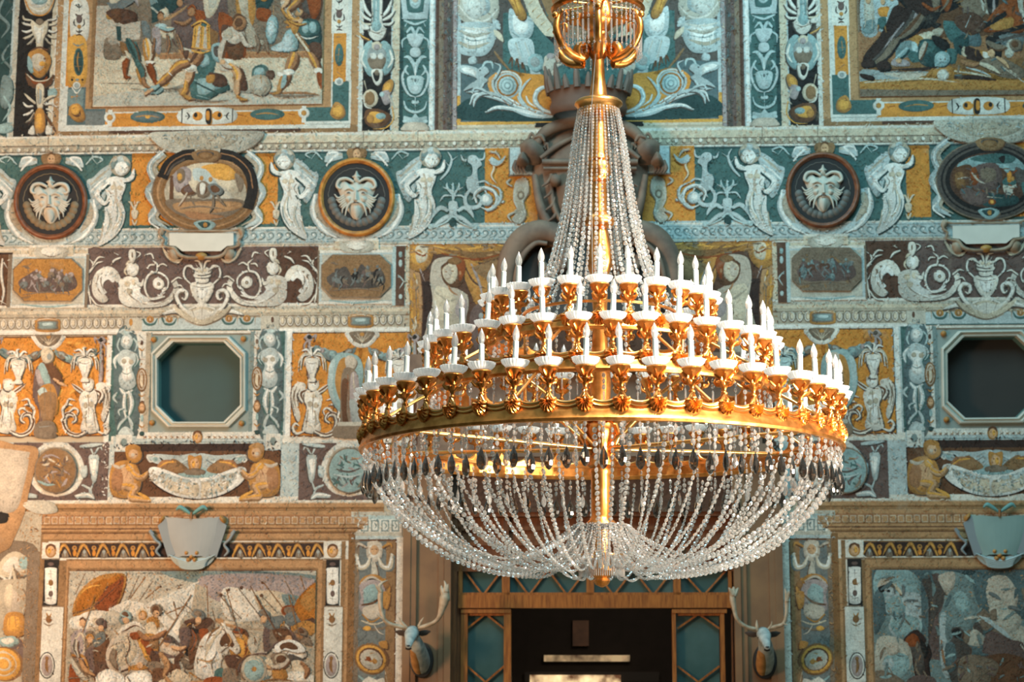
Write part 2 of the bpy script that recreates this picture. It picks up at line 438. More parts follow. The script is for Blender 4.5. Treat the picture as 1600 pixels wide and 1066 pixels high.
# --- pendants from the lower band
NP = 92
for i in range(NP):
    a = TIERS[0][5] + 2 * pi * i / NP; k = random.uniform(-0.01, 0.01)
    root = MB(False); z = LLIP - 0.002 + k
    c = polar(LR - 0.005, a, z); x, y = c[0], c[1]; zz = c[2]
    root.tube([(x, y, zz + 0.01), (x, y, zz - 0.16)], 0.0009, 4)
    for q in range(3): root.bead((x, y, zz - 0.022 - q * 0.027), (0, 0, 1), 0.025, roll=random.uniform(0, pi))
    p = root.build('pendant_chain', CRYS, ch)
    d = MB(False); d.drop((x, y, zz - 0.105 - 0.01 * (i % 2)), 0.090 + 0.01 * random.random(), 0.041, roll=a + random.uniform(-0.6, 0.6)); d.build('teardrop', SMOKE, p)
# --- inner second row, seen through the ring
mb = MB(False)
for i in range(60):
    a = 2 * pi * (i + 0.5) / 60; x, y, zz = polar(0.98, a, LLIP + 0.04)
    mb.tube([(x, y, zz), (x, y, zz - 0.2)], 0.0009, 4)
    for q in range(4): mb.bead((x, y, zz - 0.03 - q * 0.028), (0, 0, 1), 0.024, roll=random.uniform(0, pi))
    mb.drop((x, y, zz - 0.14), 0.07, 0.03, roll=random.uniform(0, pi))
o = mb.build('inner_drop_curtain', CRYS, ch); o['kind'] = 'stuff'
mb = MB(); mb.lathe([(0.975, -0.006), (0.985, -0.006), (0.985, 0.008), (0.975, 0.008), (0.975, -0.006)], 96, (0, 0, LLIP + 0.045 + Z0), cap=False); mb.build('inner_hoop', GOLDB, ch)
# --- drops under the two upper bands
for n, R, lip, low, cusp, a0 in TIERS[1:]:
    m_ = 68 if n == 34 else 40
    for i in range(m_):
        a = a0 + 2 * pi * (i + 0.5) / m_; x, y, zz = polar(R - 0.02, a, lip)
        mb = MB(False); mb.tube([(x, y, zz + 0.02), (x, y, zz - 0.09)], 0.0009, 4)
        q = 2 + (i % 2)
        for k in range(q): mb.bead((x, y, zz - 0.02 - k * 0.026), (0, 0, 1), 0.023, roll=random.uniform(0, pi))
        mb.lathe([(0.001, -0.058), (0.0042, -0.052), (0.0045, -0.006), (0.002, 0)], 6, (x, y, zz - 0.012 - q * 0.026))
        mb.build('crystal_drop', CRYS, ch)

# --- crown at the top of the frame
ct = MB(); zc = yH(14, CY)
ct.lathe([(0.205, -0.02), (0.225, -0.016), (0.232, -0.004), (0.222, 0.006), (0.218, 0.03), (0.226, 0.045), (0.218, 0.05), (0.205, 0.048), (0.205, -0.02)], 64, (0, 0, zc + Z0), cap=False)
crown = ct.build('crown_ring', GOLD, ch)
turned('crown_hub', [(-60, 12), (-30, 16), (0, 18), (22, 26), (32, 28), (42, 24), (50, 14), (60, 18), (72, 20), (84, 15), (92, 10)], lobes)
for i in range(8):
    a = radians(20 + 45 * i); rod('crown_spoke', [(0.05, a, zc + 0.02), (0.21, a, zc + 0.02)], 0.007)
for i in range(6):
    a = radians(-62 + 60 * i)
    pts = []
    for t in range(15):      # lower inward curl
        an = -pi * 0.5 + 1.9 * pi * (1 - t / 14); r_ = 0.008 + 0.030 * t / 14
        pts.append((0.085 + r_ * cos(an), hz(84, CY) + r_ * sin(an)))
    pts += [(0.15, hz(92, CY)), (0.205, hz(78, CY)), (0.235, hz(55, CY)), (0.215, hz(33, CY)), (0.19, hz(28, CY)), (0.175, hz(34, CY)), (0.182, hz(40, CY))]
    P = catmull([polar(r, a, z) for r, z in pts], 3)
    mb = MB(); mb.tube(P, [0.012 + 0.013 * sin(pi * min(1, k / len(P) * 1.1)) for k in range(len(P))], 8)
    o = mb.build('scroll_bracket', GOLD, ch)
    kb = MB(); kb.lathe([(0.002, -0.018), (0.013, -0.012), (0.018, 0), (0.013, 0.012), (0.002, 0.018)], 12, polar(0.24, a, hz(36, CY))); kb.build('knob', GOLD, o)
for i in range(48):
    a = 2 * pi * i / 48; x, y, zz = polar(0.212, a, zc - 0.02)
    mb = MB(False)
    for k in range(5): mb.bead((x, y, zz - 0.010 - k * 0.019), (0, 0, 1), 0.018, roll=random.uniform(0, pi))
    mb.lathe([(0.001, -0.11), (0.0045, -0.10), (0.0055, -0.004), (0.001, 0)], 6, (x, y, zz - 0.10))
    mb.lathe([(0.001, -0.009), (0.008, 0), (0.001, 0.009)], 6, (x, y, zz - 0.22))
    mb.build('tassel_strand', CRYS, ch)
mb = MB(False)
for i in range(22):
    a = 2 * pi * i / 22; x, y, zz = polar(0.11, a, hz(78, CY))
    for k in range(3): mb.bead((x, y, zz - 0.008 - k * 0.014), (0, 0, 1), 0.013, roll=random.uniform(0, pi))
o = mb.build('hub_drops', CRYS, ch); o['kind'] = 'stuff'
# hanging rod and chain above the frame, and the thin safety wire
rod('hanging_rod', [(0.0, 0, zc + 0.12), (0.0, 0, zc + 3.2)], 0.02, GOLD)
wx = lambda x, y: Vector((CX + (x - 939) * 0.003 - CX, -0.13, hz(y, CY - 0.13) + Z0))
mb = MB(); mb.tube([wx(937, -60), wx(934, 70), wx(926, 165), wx(925, 330), wx(926, 470)], 0.0022, 6); mb.build('safety_wire', WIREM, ch)
# ------------------------------------------------------------------ wall frame and fresco painter
WD = 18.0
WN = Vector((sin(YAW), cos(YAW), 0)); WU = Vector((cos(YAW), -sin(YAW), 0)); WZ = Vector((0, 0, 1))
WO = WN * WD + Vector((0, 0, EYE)); U0 = -0.1279
def uv(x, y):
    "where the sight line through a photo pixel meets the wall, in wall coordinates (metres)"
    D = fw + rt * ((x - 800) / F_PX) - up * ((y - 533) / F_PX); X = D * (WD / D.dot(WN))
    return X.dot(WU), X.z
def wp(u, v, off=0.0): return WO + WU * u + WZ * v - WN * off
WROT = Matrix((WU, WN, WZ)).transposed()            # local x along wall, y into wall, z up

PAL = {k: lin(v) for k, v in dict(
    c='d6c6aa', w='dcd8ca', W='eeeade', t='4d6b65', T='354c49', o='d48e3e', O='b06f2a', b='b78d62', B='8c6640', d='5e4334', D='3f2f28', v='6e5a52',
    g='9fa39c', G='777b76', l='98b0ab', L='b6c6c0', y='b98546', f='d0a67c', F='a87a54', s='85735f', k='2c2825', r='8f4c26', p='a99a94', q='c8b9a4', m='5f6f6e',
    n='5d544c', h='c3bba8', a='7f8f8a', u='94724e', x='dfa550', z='e4dccb', e='6b4a33', i='b7aa93', j='bcc5bf').items()}

class Paint:
    def __init__(s, base=1.0, mir=False):
        s.v = []; s.f = []; s.col = []; s.off = base / 1000; s.mir = mir; s.T = None; s.clip = None
    def P(s, x, y):
        if s.T:
            cx, cy, sc, fl, ro = s.T
            x = -x if fl else x
            x, y = x * cos(ro) - y * sin(ro), x * sin(ro) + y * cos(ro)
            x, y = cx + x * sc, cy + y * sc
        return x, y
    def q(s, x, y):
        u, v = uv(*s.P(x, y)); return (2 * U0 - u if s.mir else u, v)
    def cliprect(s, x0, y0, x1, y1, mirrored=False):
        a, b = uv(x0, y0), uv(x1, y1); ua, ub = a[0], b[0]
        if mirrored: ua, ub = 2 * U0 - ub, 2 * U0 - ua
        s.clip = (ua, b[1], ub, a[1])
    def cut(s, P):
        if not s.clip: return P
        for ax, lim, sg in ((0, s.clip[0], 1), (0, s.clip[2], -1), (1, s.clip[1], 1), (1, s.clip[3], -1)):
            O = []
            for i in range(len(P)):
                A, Bq = P[i - 1], P[i]; ia = (A[ax] - lim) * sg >= 0; ib = (Bq[ax] - lim) * sg >= 0
                if ia != ib:
                    t = (lim - A[ax]) / (Bq[ax] - A[ax]); O.append((A[0] + (Bq[0] - A[0]) * t, A[1] + (Bq[1] - A[1]) * t))
                if ib: O.append(Bq)
            P = O
            if not P: return P
        return P
    def lift(s): s.off += 0.00003
    def raw(s, uvo, cols):
        b = len(s.v)
        if s.mir: uvo = uvo[::-1]; cols = cols[::-1]
        s.v.extend((u, v, s.off) for u, v in uvo); s.f.append(tuple(range(b, b + len(uvo)))); s.col.append(cols)
    def face(s, uvs, c):
        uvs = s.cut(uvs)
        if len(uvs) < 3: return
        s.lift(); cc = PAL[c] if isinstance(c, str) else c
        s.raw(uvs, [cc] * len(uvs))
    def strip(s, A, Bs, c, soft=True):
        s.lift(); cc = PAL[c] if isinstance(c, str) else c; n = len(A)
        Cn = [((a[0] + b[0]) / 2, (a[1] + b[1]) / 2) for a, b in zip(A, Bs)]
        k1, k2 = (0.76, 0.90) if soft else (1, 1)
        if soft and A[n // 2][1] < Bs[n // 2][1]: k1, k2 = 0.90, 0.76
        if soft: k1, k2 = k2, k1
        for P, Q_, kp, kq in ((A, Cn, k1, 1.08 if soft else 1), (Cn, Bs, 1.08 if soft else 1, k2)):
            for i in range(n - 1):
                F = [P[i], P[i + 1], Q_[i + 1], Q_[i]]
                if s.clip:
                    F2 = s.cut(F)
                    if len(F2) < 3: continue
                    if len(F2) != 4 or F2 != F: s.raw(F2, [cc] * len(F2)); continue
                s.raw(F, [tuple(x * kp for x in cc)] * 2 + [tuple(x * kq for x in cc)] * 2)
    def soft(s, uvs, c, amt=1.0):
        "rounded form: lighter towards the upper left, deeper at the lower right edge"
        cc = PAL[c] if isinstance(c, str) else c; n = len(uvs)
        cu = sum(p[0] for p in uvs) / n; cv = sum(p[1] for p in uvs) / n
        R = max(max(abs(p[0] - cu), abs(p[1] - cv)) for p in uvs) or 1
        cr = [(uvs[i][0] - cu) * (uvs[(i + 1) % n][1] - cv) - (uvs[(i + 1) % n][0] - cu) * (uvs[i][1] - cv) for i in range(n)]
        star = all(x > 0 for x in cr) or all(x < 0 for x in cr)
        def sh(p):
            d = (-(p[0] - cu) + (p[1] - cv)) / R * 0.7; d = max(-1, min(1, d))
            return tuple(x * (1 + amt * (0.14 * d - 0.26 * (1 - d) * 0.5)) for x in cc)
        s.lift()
        if not star or s.clip:
            P = s.cut(uvs)
            if len(P) >= 3: s.raw(P, [sh(p) for p in P])
            if not star: return
        mid = [(cu + (p[0] - cu) * 0.62, cv + (p[1] - cv) * 0.62) for p in uvs]; mc = tuple(x * (1 + 0.03 * amt) for x in cc); hc = tuple(x * (1 + 0.12 * amt) for x in cc)
        hp = (cu - 0.12 * R, cv + 0.12 * R)
        def add(F, C):
            if s.clip:
                F2 = s.cut(F)
                if len(F2) < 3: return
                if F2 != F: C = [cc] * len(F2); F = F2
            s.raw(F, C)
        if s.clip: s.lift()
        for i in range(n):
            j = (i + 1) % n
            add([uvs[i], uvs[j], mid[j], mid[i]], [sh(uvs[i]), sh(uvs[j]), mc, mc]); add([mid[i], mid[j], hp], [mc, mc, hc])
    def poly(s, c, pts): s.face([s.q(*p) for p in pts], c)
    def blob(s, c, pts, amt=1.0): s.soft([s.q(p.x, p.y) for p in catmull([(x, y, 0) for x, y in pts], 5, True)], c, amt)
    def ell(s, c, cx, cy, rx, ry, ro=0.0, n=24):
        ro = radians(ro); n = int(max(8, min(n, 6 + rx * 1.2)))
        s.soft([s.q(cx + rx * cos(a) * cos(ro) - ry * sin(a) * sin(ro), cy + rx * cos(a) * sin(ro) + ry * sin(a) * cos(ro)) for a in [2 * pi * k / n for k in range(n)]], c, 1.0 if rx < 30 else 0.4)
    def impasto(s, dens=40, size=2.2, ang=None, jit=0.17):
        "short brush strokes laid over the drawing in its own local colours"
        import numpy as np
        if not s.f: return
        k = 18 / F_PX
        bb = np.array([[min(s.v[i][0] for i in f), min(s.v[i][1] for i in f), max(s.v[i][0] for i in f), max(s.v[i][1] for i in f)] for f in s.f])
        U0_, V0_, U1_, V1_ = bb[:, 0].min(), bb[:, 1].min(), bb[:, 2].max(), bb[:, 3].max()
        if s.clip: U0_, V0_, U1_, V1_ = max(U0_, s.clip[0]), max(V0_, s.clip[1]), min(U1_, s.clip[2]), min(V1_, s.clip[3])
        lo = uv(-10, 1075); hi = uv(1610, -10); U0_ = max(U0_, -6.1); U1_ = min(U1_, 4.2); V0_ = max(V0_, 0.03); V1_ = min(V1_, 6.9)
        N = int((U1_ - U0_) * (V1_ - V0_) / (k * k) / dens); fs = list(s.f); vs = s.v[:]; cs = list(s.col)
        for q in range(N):
            u = random.uniform(U0_, U1_); v = random.uniform(V0_, V1_)
            ids = np.nonzero((bb[:, 0] <= u) & (bb[:, 2] >= u) & (bb[:, 1] <= v) & (bb[:, 3] >= v))[0]
            hit = None
            for i in ids[::-1]:
                f = fs[i]; ins = False; n = len(f)
                for a in range(n):
                    p1, p2 = vs[f[a]], vs[f[a - 1]]
                    if (p1[1] > v) != (p2[1] > v) and u < (p2[0] - p1[0]) * (v - p1[1]) / (p2[1] - p1[1]) + p1[0]: ins = not ins
                if ins: hit = i; break
            if hit is None: continue
            c = cs[hit][0]; br = 1 + random.uniform(-jit, jit * .9); w_ = random.uniform(-.05, .05)
            c = (c[0] * br * (1 + w_), c[1] * br, c[2] * br * (1 - w_))
            a = random.uniform(0, pi) if ang is None else radians(ang) + random.uniform(-.15, .15)
            l = size * k * random.uniform(.5, 1.4); h = l * random.uniform(.22, .4)
            du, dv = cos(a) * l, sin(a) * l; nu, nv = -sin(a) * h, cos(a) * h
            F = [(u - du, v - dv), (u - du * .4 + nu * .8, v - dv * .4 + nv * .8), (u + du * .5 + nu, v + dv * .5 + nv), (u + du, v + dv), (u + du * .4 - nu * .8, v + dv * .4 - nv * .8), (u - du * .5 - nu, v - dv * .5 - nv)]
            F = s.cut(F)
            if len(F) < 3: continue
            if q % 12 == 0: s.off += 0.00001
            s.off += 0.000004 * 0
            b = len(s.v); zz = s.off + random.random() * 0.0004
            s.v.extend((x, y, zz) for x, y in F); s.f.append(tuple(range(b, b + len(F)))); s.col.append([c] * len(F))
    def rect(s, c, x0, y0, x1, y1):
        a, b = s.q(x0, y0), s.q(x1, y1)
        s.face([(a[0], b[1]), (b[0], b[1]), (b[0], a[1]), (a[0], a[1])], c)
    def band(s, c, x0, y0, y1, x1):
        a, b, d = s.q(x0, y0), s.q(x0, y1), s.q(x1, y0)
        s.face([(a[0], b[1]), (d[0], b[1]), (d[0], a[1]), (a[0], a[1])], c)
    def stroke(s, c, w, pts, taper=True, smooth=True):
        P = [Vector((x, y)) for x, y in pts]
        if smooth and len(P) > 2: P = [Vector((p.x, p.y)) for p in catmull([(x, y, 0) for x, y in pts], 5)]
        A = []; Bs = []; n = len(P)
        for i, p in enumerate(P):
            t = (P[min(i + 1, n - 1)] - P[max(i - 1, 0)]); t = t.normalized() if t.length > 1e-9 else Vector((1, 0))
            k = i / (n - 1)
            ww = w / 2 * (max(0.12, sin(pi * min(1, 0.12 + 0.88 * k)) ** 0.6) if taper else 1)
            nn = Vector((-t.y, t.x)) * ww
            A.append(s.q(*(p + nn))); Bs.append(s.q(*(p - nn)))
        s.strip(A, Bs, c, taper)
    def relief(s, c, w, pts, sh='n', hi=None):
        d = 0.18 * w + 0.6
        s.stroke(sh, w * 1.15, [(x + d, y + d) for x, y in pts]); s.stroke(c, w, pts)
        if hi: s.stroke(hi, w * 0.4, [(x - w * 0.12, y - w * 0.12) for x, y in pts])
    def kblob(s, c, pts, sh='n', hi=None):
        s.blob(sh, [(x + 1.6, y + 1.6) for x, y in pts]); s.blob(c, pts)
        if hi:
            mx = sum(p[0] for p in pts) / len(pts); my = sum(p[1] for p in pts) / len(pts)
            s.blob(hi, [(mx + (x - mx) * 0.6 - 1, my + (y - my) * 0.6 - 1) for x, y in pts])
    def dsl(s, text, T=None, sub=None):
        old = s.T; s.T = T if T else old
        for ln in text.replace(';', '\n').split('\n'):
            a = ln.split()
            if not a: continue
            op, c = a[0], a[1]
            if sub: c = ''.join(sub.get(ch_, ch_) for ch_ in c)
            N = []
            for t in a[2:]: N.extend(float(q_) for q_ in t.split(','))
            pr = lambda L: [(L[i], L[i + 1]) for i in range(0, len(L) - 1, 2)]
            if op == 'P': s.poly(c, pr(N))
            elif op == 'B': s.blob(c, pr(N))
            elif op == 'E': s.ell(c, *N)
            elif op == 'R': s.rect(c, *N)
            elif op == 'H': s.band(c, *N)
            elif op == 'S': s.stroke(c, N[0], pr(N[1:]))
            elif op == 'C': s.stroke(c, N[0], pr(N[1:]), taper=False)
            elif op == 'L': s.stroke(c, N[0], pr(N[1:]), taper=False, smooth=False)
            elif op == 'Q': s.relief(c[0], N[0], pr(N[1:]), c[1] if len(c) > 1 else 'n', c[2] if len(c) > 2 else None)
            elif op == 'K': s.kblob(c[0], pr(N), c[1] if len(c) > 1 else 'n', c[2] if len(c) > 2 else None)
        s.T = old
    def daubs(s, cols, x0, y0, x1, y1, n, size, ang=None, mask=None):
        "short brush strokes inside a rectangle (or ellipse)"
        for _ in range(n):
            for _t in range(20):
                x = random.uniform(x0, x1); y = random.uniform(y0, y1)
                if not mask or ((x - mask[0]) / mask[2]) ** 2 + ((y - mask[1]) / mask[3]) ** 2 < 0.8: break
            a = random.uniform(0, pi) if ang is None else radians(ang) + random.uniform(-0.4, 0.4)
            l = size * random.uniform(0.6, 1.5)
            s.stroke(random.choice(cols), l * random.uniform(0.35, 0.6), [(x - cos(a) * l, y - sin(a) * l), (x + random.uniform(-.2, .2) * l, y + random.uniform(-.2, .2) * l), (x + cos(a) * l, y + sin(a) * l)])
    def mirrored(s):
        p = Paint(); p.v = [(2 * U0 - u, v, o) for u, v, o in s.v]; p.f = [tuple(reversed(f)) for f in s.f]; p.col = [c[::-1] for c in s.col]; return p
    def build(s, name, parent=None, mat_=None):
        n = len(s.v); cu = sum(v[0] for v in s.v) / n; cv = min(v[1] for v in s.v)
        me = bpy.data.meshes.new(name)
        me.from_pydata([(u - cu, -o, v - cv) for u, v, o in s.v], [], s.f); me.update()
        ca = me.color_attributes.new('pigment', 'FLOAT_COLOR', 'CORNER')
        buf = []
        for c in s.col:
            for x in c: buf.extend((*x, 1.0))
        ca.data.foreach_set('color', buf)
        me.materials.append(mat_ or FRESCO)
        o = bpy.data.objects.new(name, me); COL.objects.link(o)
        o.matrix_world = Matrix.Translation(wp(cu, cv)) @ WROT.to_4x4()
        if parent: o.parent = parent; o.matrix_parent_inverse = parent.matrix_world.inverted()
        return o

def fresco_mat():
    M = bpy.data.materials.new('fresco_plaster'); M.use_nodes = True; t = M.node_tree; p = t.nodes['Principled BSDF']
    p.inputs['Roughness'].default_value = 0.75; p.inputs['Specular IOR Level'].default_value = 0.25
    at = t.nodes.new('ShaderNodeAttribute'); at.attribute_name = 'pigment'
    ge = t.nodes.new('ShaderNodeNewGeometry')
    def noise(sc, det, lo, hi, a, b):
        n = t.nodes.new('ShaderNodeTexNoise'); n.inputs['Scale'].default_value = sc; n.inputs['Detail'].default_value = det; n.inputs['Roughness'].default_value = 0.65
        t.links.new(ge.outputs['Position'], n.inputs['Vector'])
        m_ = t.nodes.new('ShaderNodeMapRange'); m_.inputs[1].default_value = lo; m_.inputs[2].default_value = hi; m_.inputs[3].default_value = a; m_.inputs[4].default_value = b
        t.links.new(n.outputs[0], m_.inputs[0]); return m_.outputs[0], n
    big, _ = noise(1.3, 6, 0.3, 0.7, 0.88, 1.08); mid, nn = noise(9, 8, 0.3, 0.7, 0.80, 1.14); fine, fn = noise(75, 5, 0.3, 0.7, 0.70, 1.24)
    m1 = t.nodes.new('ShaderNodeMath'); m1.operation = 'MULTIPLY'; t.links.new(big, m1.inputs[0]); t.links.new(mid, m1.inputs[1])
    m2 = t.nodes.new('ShaderNodeMath'); m2.operation = 'MULTIPLY'; t.links.new(m1.outputs[0], m2.inputs[0]); t.links.new(fine, m2.inputs[1])
    sc = t.nodes.new('ShaderNodeVectorMath'); sc.operation = 'SCALE'; t.links.new(at.outputs['Color'], sc.inputs[0]); t.links.new(m2.outputs[0], sc.inputs['Scale'])
    # worn patches where bare plaster shows through
    wr, _ = noise(3.5, 10, 0.60, 0.74, 0.0, 0.38)
    mx = t.nodes.new('ShaderNodeMix'); mx.data_type = 'RGBA'; t.links.new(wr, mx.inputs[0]); t.links.new(sc.outputs[0], mx.inputs[6]); mx.inputs[7].default_value = (*lin('b3a48c'), 1)
    t.links.new(mx.outputs[2], p.inputs['Base Color'])
    bp = t.nodes.new('ShaderNodeBump'); bp.inputs['Strength'].default_value = 0.12; bp.inputs['Distance'].default_value = 0.01
    t.links.new(fn.outputs[0], bp.inputs['Height']); t.links.new(bp.outputs[0], p.inputs['Normal'])
    return M
FRESCO = fresco_mat()

def wpb(u, v, o): return wp(u, v, o + Relief.B)
class Relief(MB):
    "solid pieces on the wall, corners given in photo pixels, depths in metres"
    B = 0.0
    def wbox(s, x0, y0, x1, y1, o0, o1, mir=False, bev=0.0):
        a = uv(x0, y0); b = uv(x1, y1); ua, ub = a[0], b[0]
        if mir: ua, ub = 2 * U0 - ub, 2 * U0 - ua
        vs = [tuple(wpb(u, v, o)) for (u, v, o) in ((ua, b[1], o0), (ub, b[1], o0), (ub, a[1], o0), (ua, a[1], o0),
              (ua + bev, b[1] + bev, o1), (ub - bev, b[1] + bev, o1), (ub - bev, a[1] - bev, o1), (ua + bev, a[1] - bev, o1))]
        return s.add(vs, [(3, 2, 1, 0), (4, 5, 6, 7), (0, 1, 5, 4), (1, 2, 6, 5), (2, 3, 7, 6), (3, 0, 4, 7)])
    def wprism(s, pts, o0, o1, mir=False, bev=0.0):
        P = [uv(*p) for p in pts]
        if mir: P = [(2 * U0 - u, v) for u, v in reversed(P)]
        cu = sum(p[0] for p in P) / len(P); cv = sum(p[1] for p in P) / len(P); n = len(P)
        k = 1 - bev
        vs = [tuple(wpb(u, v, o0)) for u, v in P] + [tuple(wpb(cu + (u - cu) * k, cv + (v - cv) * k, o1)) for u, v in P]
        return s.add(vs, [tuple(reversed(range(n))), tuple(range(n, 2 * n))] + [(i, (i + 1) % n, n + (i + 1) % n, n + i) for i in range(n)])
    def wtube(s, pts, r, off, n=8, closed=False, mir=False, smooth=True):
        "tube along pixel points; off a number or list"
        P = []
        for i, p in enumerate(pts):
            u, v = uv(p[0], p[1]); u = 2 * U0 - u if mir else u
            o = p[2] if len(p) > 2 else off
            P.append(wpb(u, v, o))
        k = 5
        rr = r
        if isinstance(r, (list, tuple)) and smooth:
            rr = []
            for i in range(len(r) - 1): rr += [r[i] + (r[i + 1] - r[i]) * j / k for j in range(k)]
            rr.append(r[-1])
        if smooth: P = catmull(P, k, closed)
        return s.tube(P, rr, n, closed)
    def wloft(s, sections, n=16, cap=True, mir=False):
        "rings: (x, y, off, rx_px, rz_px, tilt) elliptical sections facing the room, joined in order"
        vs = []; fs = []
        for (x, y, o, rx, rz) in sections:
            for k in range(n):
                a = 2 * pi * k / n; u, v = uv(x + rx * cos(a), y - rz * sin(a)); u = 2 * U0 - u if mir else u
                vs.append(tuple(wpb(u, v, o)))
        for j in range(len(sections) - 1):
            for k in range(n):
                l = (k + 1) % n; fs.append((j * n + k, j * n + l, (j + 1) * n + l, (j + 1) * n + k))
        if cap: fs.append(tuple(reversed(range(n)))); fs.append(tuple((len(sections) - 1) * n + k for k in range(n)))
        return s.add(vs, fs)
    def wdome(s, pts, base, h, mir=False, rings=5, power=2.0):
        "pillowed solid over a closed smooth pixel outline"
        P = [(p.x, p.y) for p in catmull([(x, y, 0) for x, y in pts], 4, True)]
        cx = sum(p[0] for p in P) / len(P); cy = sum(p[1] for p in P) / len(P); n = len(P); vs = []; fs = []
        for j in range(rings):
            t = j / rings; k = 1 - t; o = base + h * (1 - (1 - t) ** power)
            for x, y in P:
                u, v = uv(cx + (x - cx) * k, cy + (y - cy) * k); u = 2 * U0 - u if mir else u; vs.append(tuple(wpb(u, v, o)))
        u, v = uv(cx, cy); u = 2 * U0 - u if mir else u; vs.append(tuple(wpb(u, v, base + h)))
        for j in range(rings - 1):
            for k in range(n): l = (k + 1) % n; fs.append((j * n + k, j * n + l, (j + 1) * n + l, (j + 1) * n + k))
        for k in range(n): fs.append(((rings - 1) * n + k, (rings - 1) * n + (k + 1) % n, rings * n))
        return s.add(vs, fs)
    def put(s, name, mat_, parent=None):
        n = len(s.v); c = Vector((sum(v[0] for v in s.v) / n, sum(v[1] for v in s.v) / n, min(v[2] for v in s.v)))
        s.v = [tuple(Vector(v) - c) for v in s.v]
        o = s.build(name, mat_); o.matrix_world = Matrix.Translation(c)
        if parent: o.parent = parent; o.matrix_parent_inverse = parent.matrix_world.inverted()
        return o
def fixnorm(o):
    import bmesh
    bm = bmesh.new(); bm.from_mesh(o.data); bmesh.ops.recalc_face_normals(bm, faces=bm.faces); bm.to_mesh(o.data); bm.free(); return o
def wempty(name, x, y, off=0.0, mir=False):
    u, v = uv(x, y); u = 2 * U0 - u if mir else u
    o = empty(name, wp(u, v, off)); bpy.context.view_layer.update(); return o
# ------------------------------------------------------------------ painted motifs (local pixel units, origin at the motif's centre)
M = {}
# winged half figure with scroll tail, facing left (orange panels); about 60 x 100
M['herm'] = '''
K zn 12,-28 24,-32 33,-22 34,-4 30,16 24,30 20,20 24,4 18,-8
S s 2 26,-26 30,-10 27,10; S s 2 21,-22 25,-8 22,8; S s 1.5 30,-20 32,0 28,18
Q zne 7 -4,-14 -16,-22 -26,-30
Q zne 8 8,-20 20,-14 16,0
K znW -10,-16 2,-22 12,-18 14,-4 10,8 14,28 16,44 -4,48 -12,40 -8,22 -12,6 -14,-6
E c 0 -10 4 3; E i -4 4 4 5; E i 5 2 4 5; S s 1.4 0,-14 1,6 1,24; S i 3 -2,12 -4,26 -2,40; S s 1.5 8,10 10,26 12,40; S W 2 -8,-8 -8,4
K znW -8,-34 2,-38 8,-32 7,-22 0,-18 -8,-24
E s -3 -29 1.3 1.3; S s 1.2 -6,-23 -2,-22; S q 3 -2,-37 7,-35 8,-26
Q zne 7 -2,44 -18,50 -32,44 -38,30 -34,18 -24,18 -20,26 -26,32
Q znW 4 -38,24 -40,10 -32,2 -24,4; Q zn 3 -30,14 -22,8 -16,12 -18,20; Q zn 3 -34,4 -30,-6 -20,-4
Q zn 4 14,44 26,48 32,40 28,32 22,36; E s 27 40 2 2
'''
# vase with drooping reeds standing on the figure's head
M['reedvase'] = '''
Q cn 2.2 0,-20 -12,-22 -20,-10 -22,8; Q zn 2.2 -2,-20 -14,-18 -17,-6 -18,4; Q zn 2 -2,-18 -10,-14 -13,-2; Q cn 2.2 0,-20 12,-22 20,-10 22,8; Q zn 2.2 2,-20 14,-18 17,-6 18,4; Q zn 2 2,-18 10,-14 13,-2
Q Wn 3 0,-18 -8,-28 -16,-26; Q Wn 3 0,-18 8,-28 14,-26; Q zn 3 0,-18 -2,-30 2,-32; S c 2 -6,-24 -4,-18; S c 2 6,-24 4,-18
K znW -8,-14 8,-14 10,-4 5,10 3,16 -3,16 -5,10 -10,-4
S s 1.2 -8,-8 0,-6 8,-8; S s 1 -3,-2 -2,10; S s 1 3,-2 2,10; K zn -4,16 4,16 6,22 -6,22
'''
# standing winged youth beside a roundel, facing right, wing at left
M['genius'] = '''
K jt -20,10 -34,-10 -40,-34 -30,-40 -18,-52 -4,-60 2,-56 -2,-44 -4,-34 -8,-18
S i 3 -34,-28 -20,-42 -4,-54; S W 3 -34,-18 -20,-32 -6,-42; S i 3 -30,-8 -18,-22 -8,-32; S h 2 -36,-30 -24,-36 -8,-50; S a 1.5 -28,-14 -16,-26; S a 1.5 -32,-24 -18,-38
K WT -8,-38 6,-42 20,-38 20,-24 14,-6 20,14 16,34 6,50 -10,62 -22,66 -18,48 -12,26 -12,6 -8,-12 -12,-26
S q 4 2,-34 6,-14 2,6; S c 5 8,0 12,20 0,44; S h 3 -4,14 -2,34 -12,54; S a 1.6 6,-4 8,20 -2,48; S a 1.4 -8,10 -4,30 -14,56; E c 2 -24 5 4; E c 12 -24 5 4; S i 2 0,-12 8,-10; E q 6 -4 3 4; S W 3 10,6 10,24 2,38
Q WT 8 -6,-32 -24,-16 -14,0 -6,-4; Q WT 7 16,-34 30,-40 34,-54
K iTj -4,-60 0,-70 10,-75 22,-72 29,-62 27,-52 20,-44 10,-42 0,-48; B W 4,-58 12,-64 22,-62 25,-54 20,-46 12,-43 5,-50; B a -2,-62 4,-70 10,-68 6,-60 0,-52; B j 6,-70 14,-74 20,-70 12,-65; B i 16,-72 24,-70 27,-62 20,-65; B a 20,-66 27,-62 27,-56 23,-60; B h 0,-68 6,-72 8,-68 2,-64; E s 16 -55 1.8 .8; E s 22 -55 1.4 .8; S i 1.4 19,-55 20,-50 18,-49; S s 1.2 17,-46.5 21,-46.5; S i 2 8,-50 12,-45; S s 1.4 -6,-20 -2,-12 -10,0; S s 1.4 14,-16 10,-8; S a 2 16,14 14,32 4,48; S i 2.4 -14,30 -16,48 -22,62; S a 1.6 -24,-14 -16,-4; S i 2 20,-36 28,-40
'''
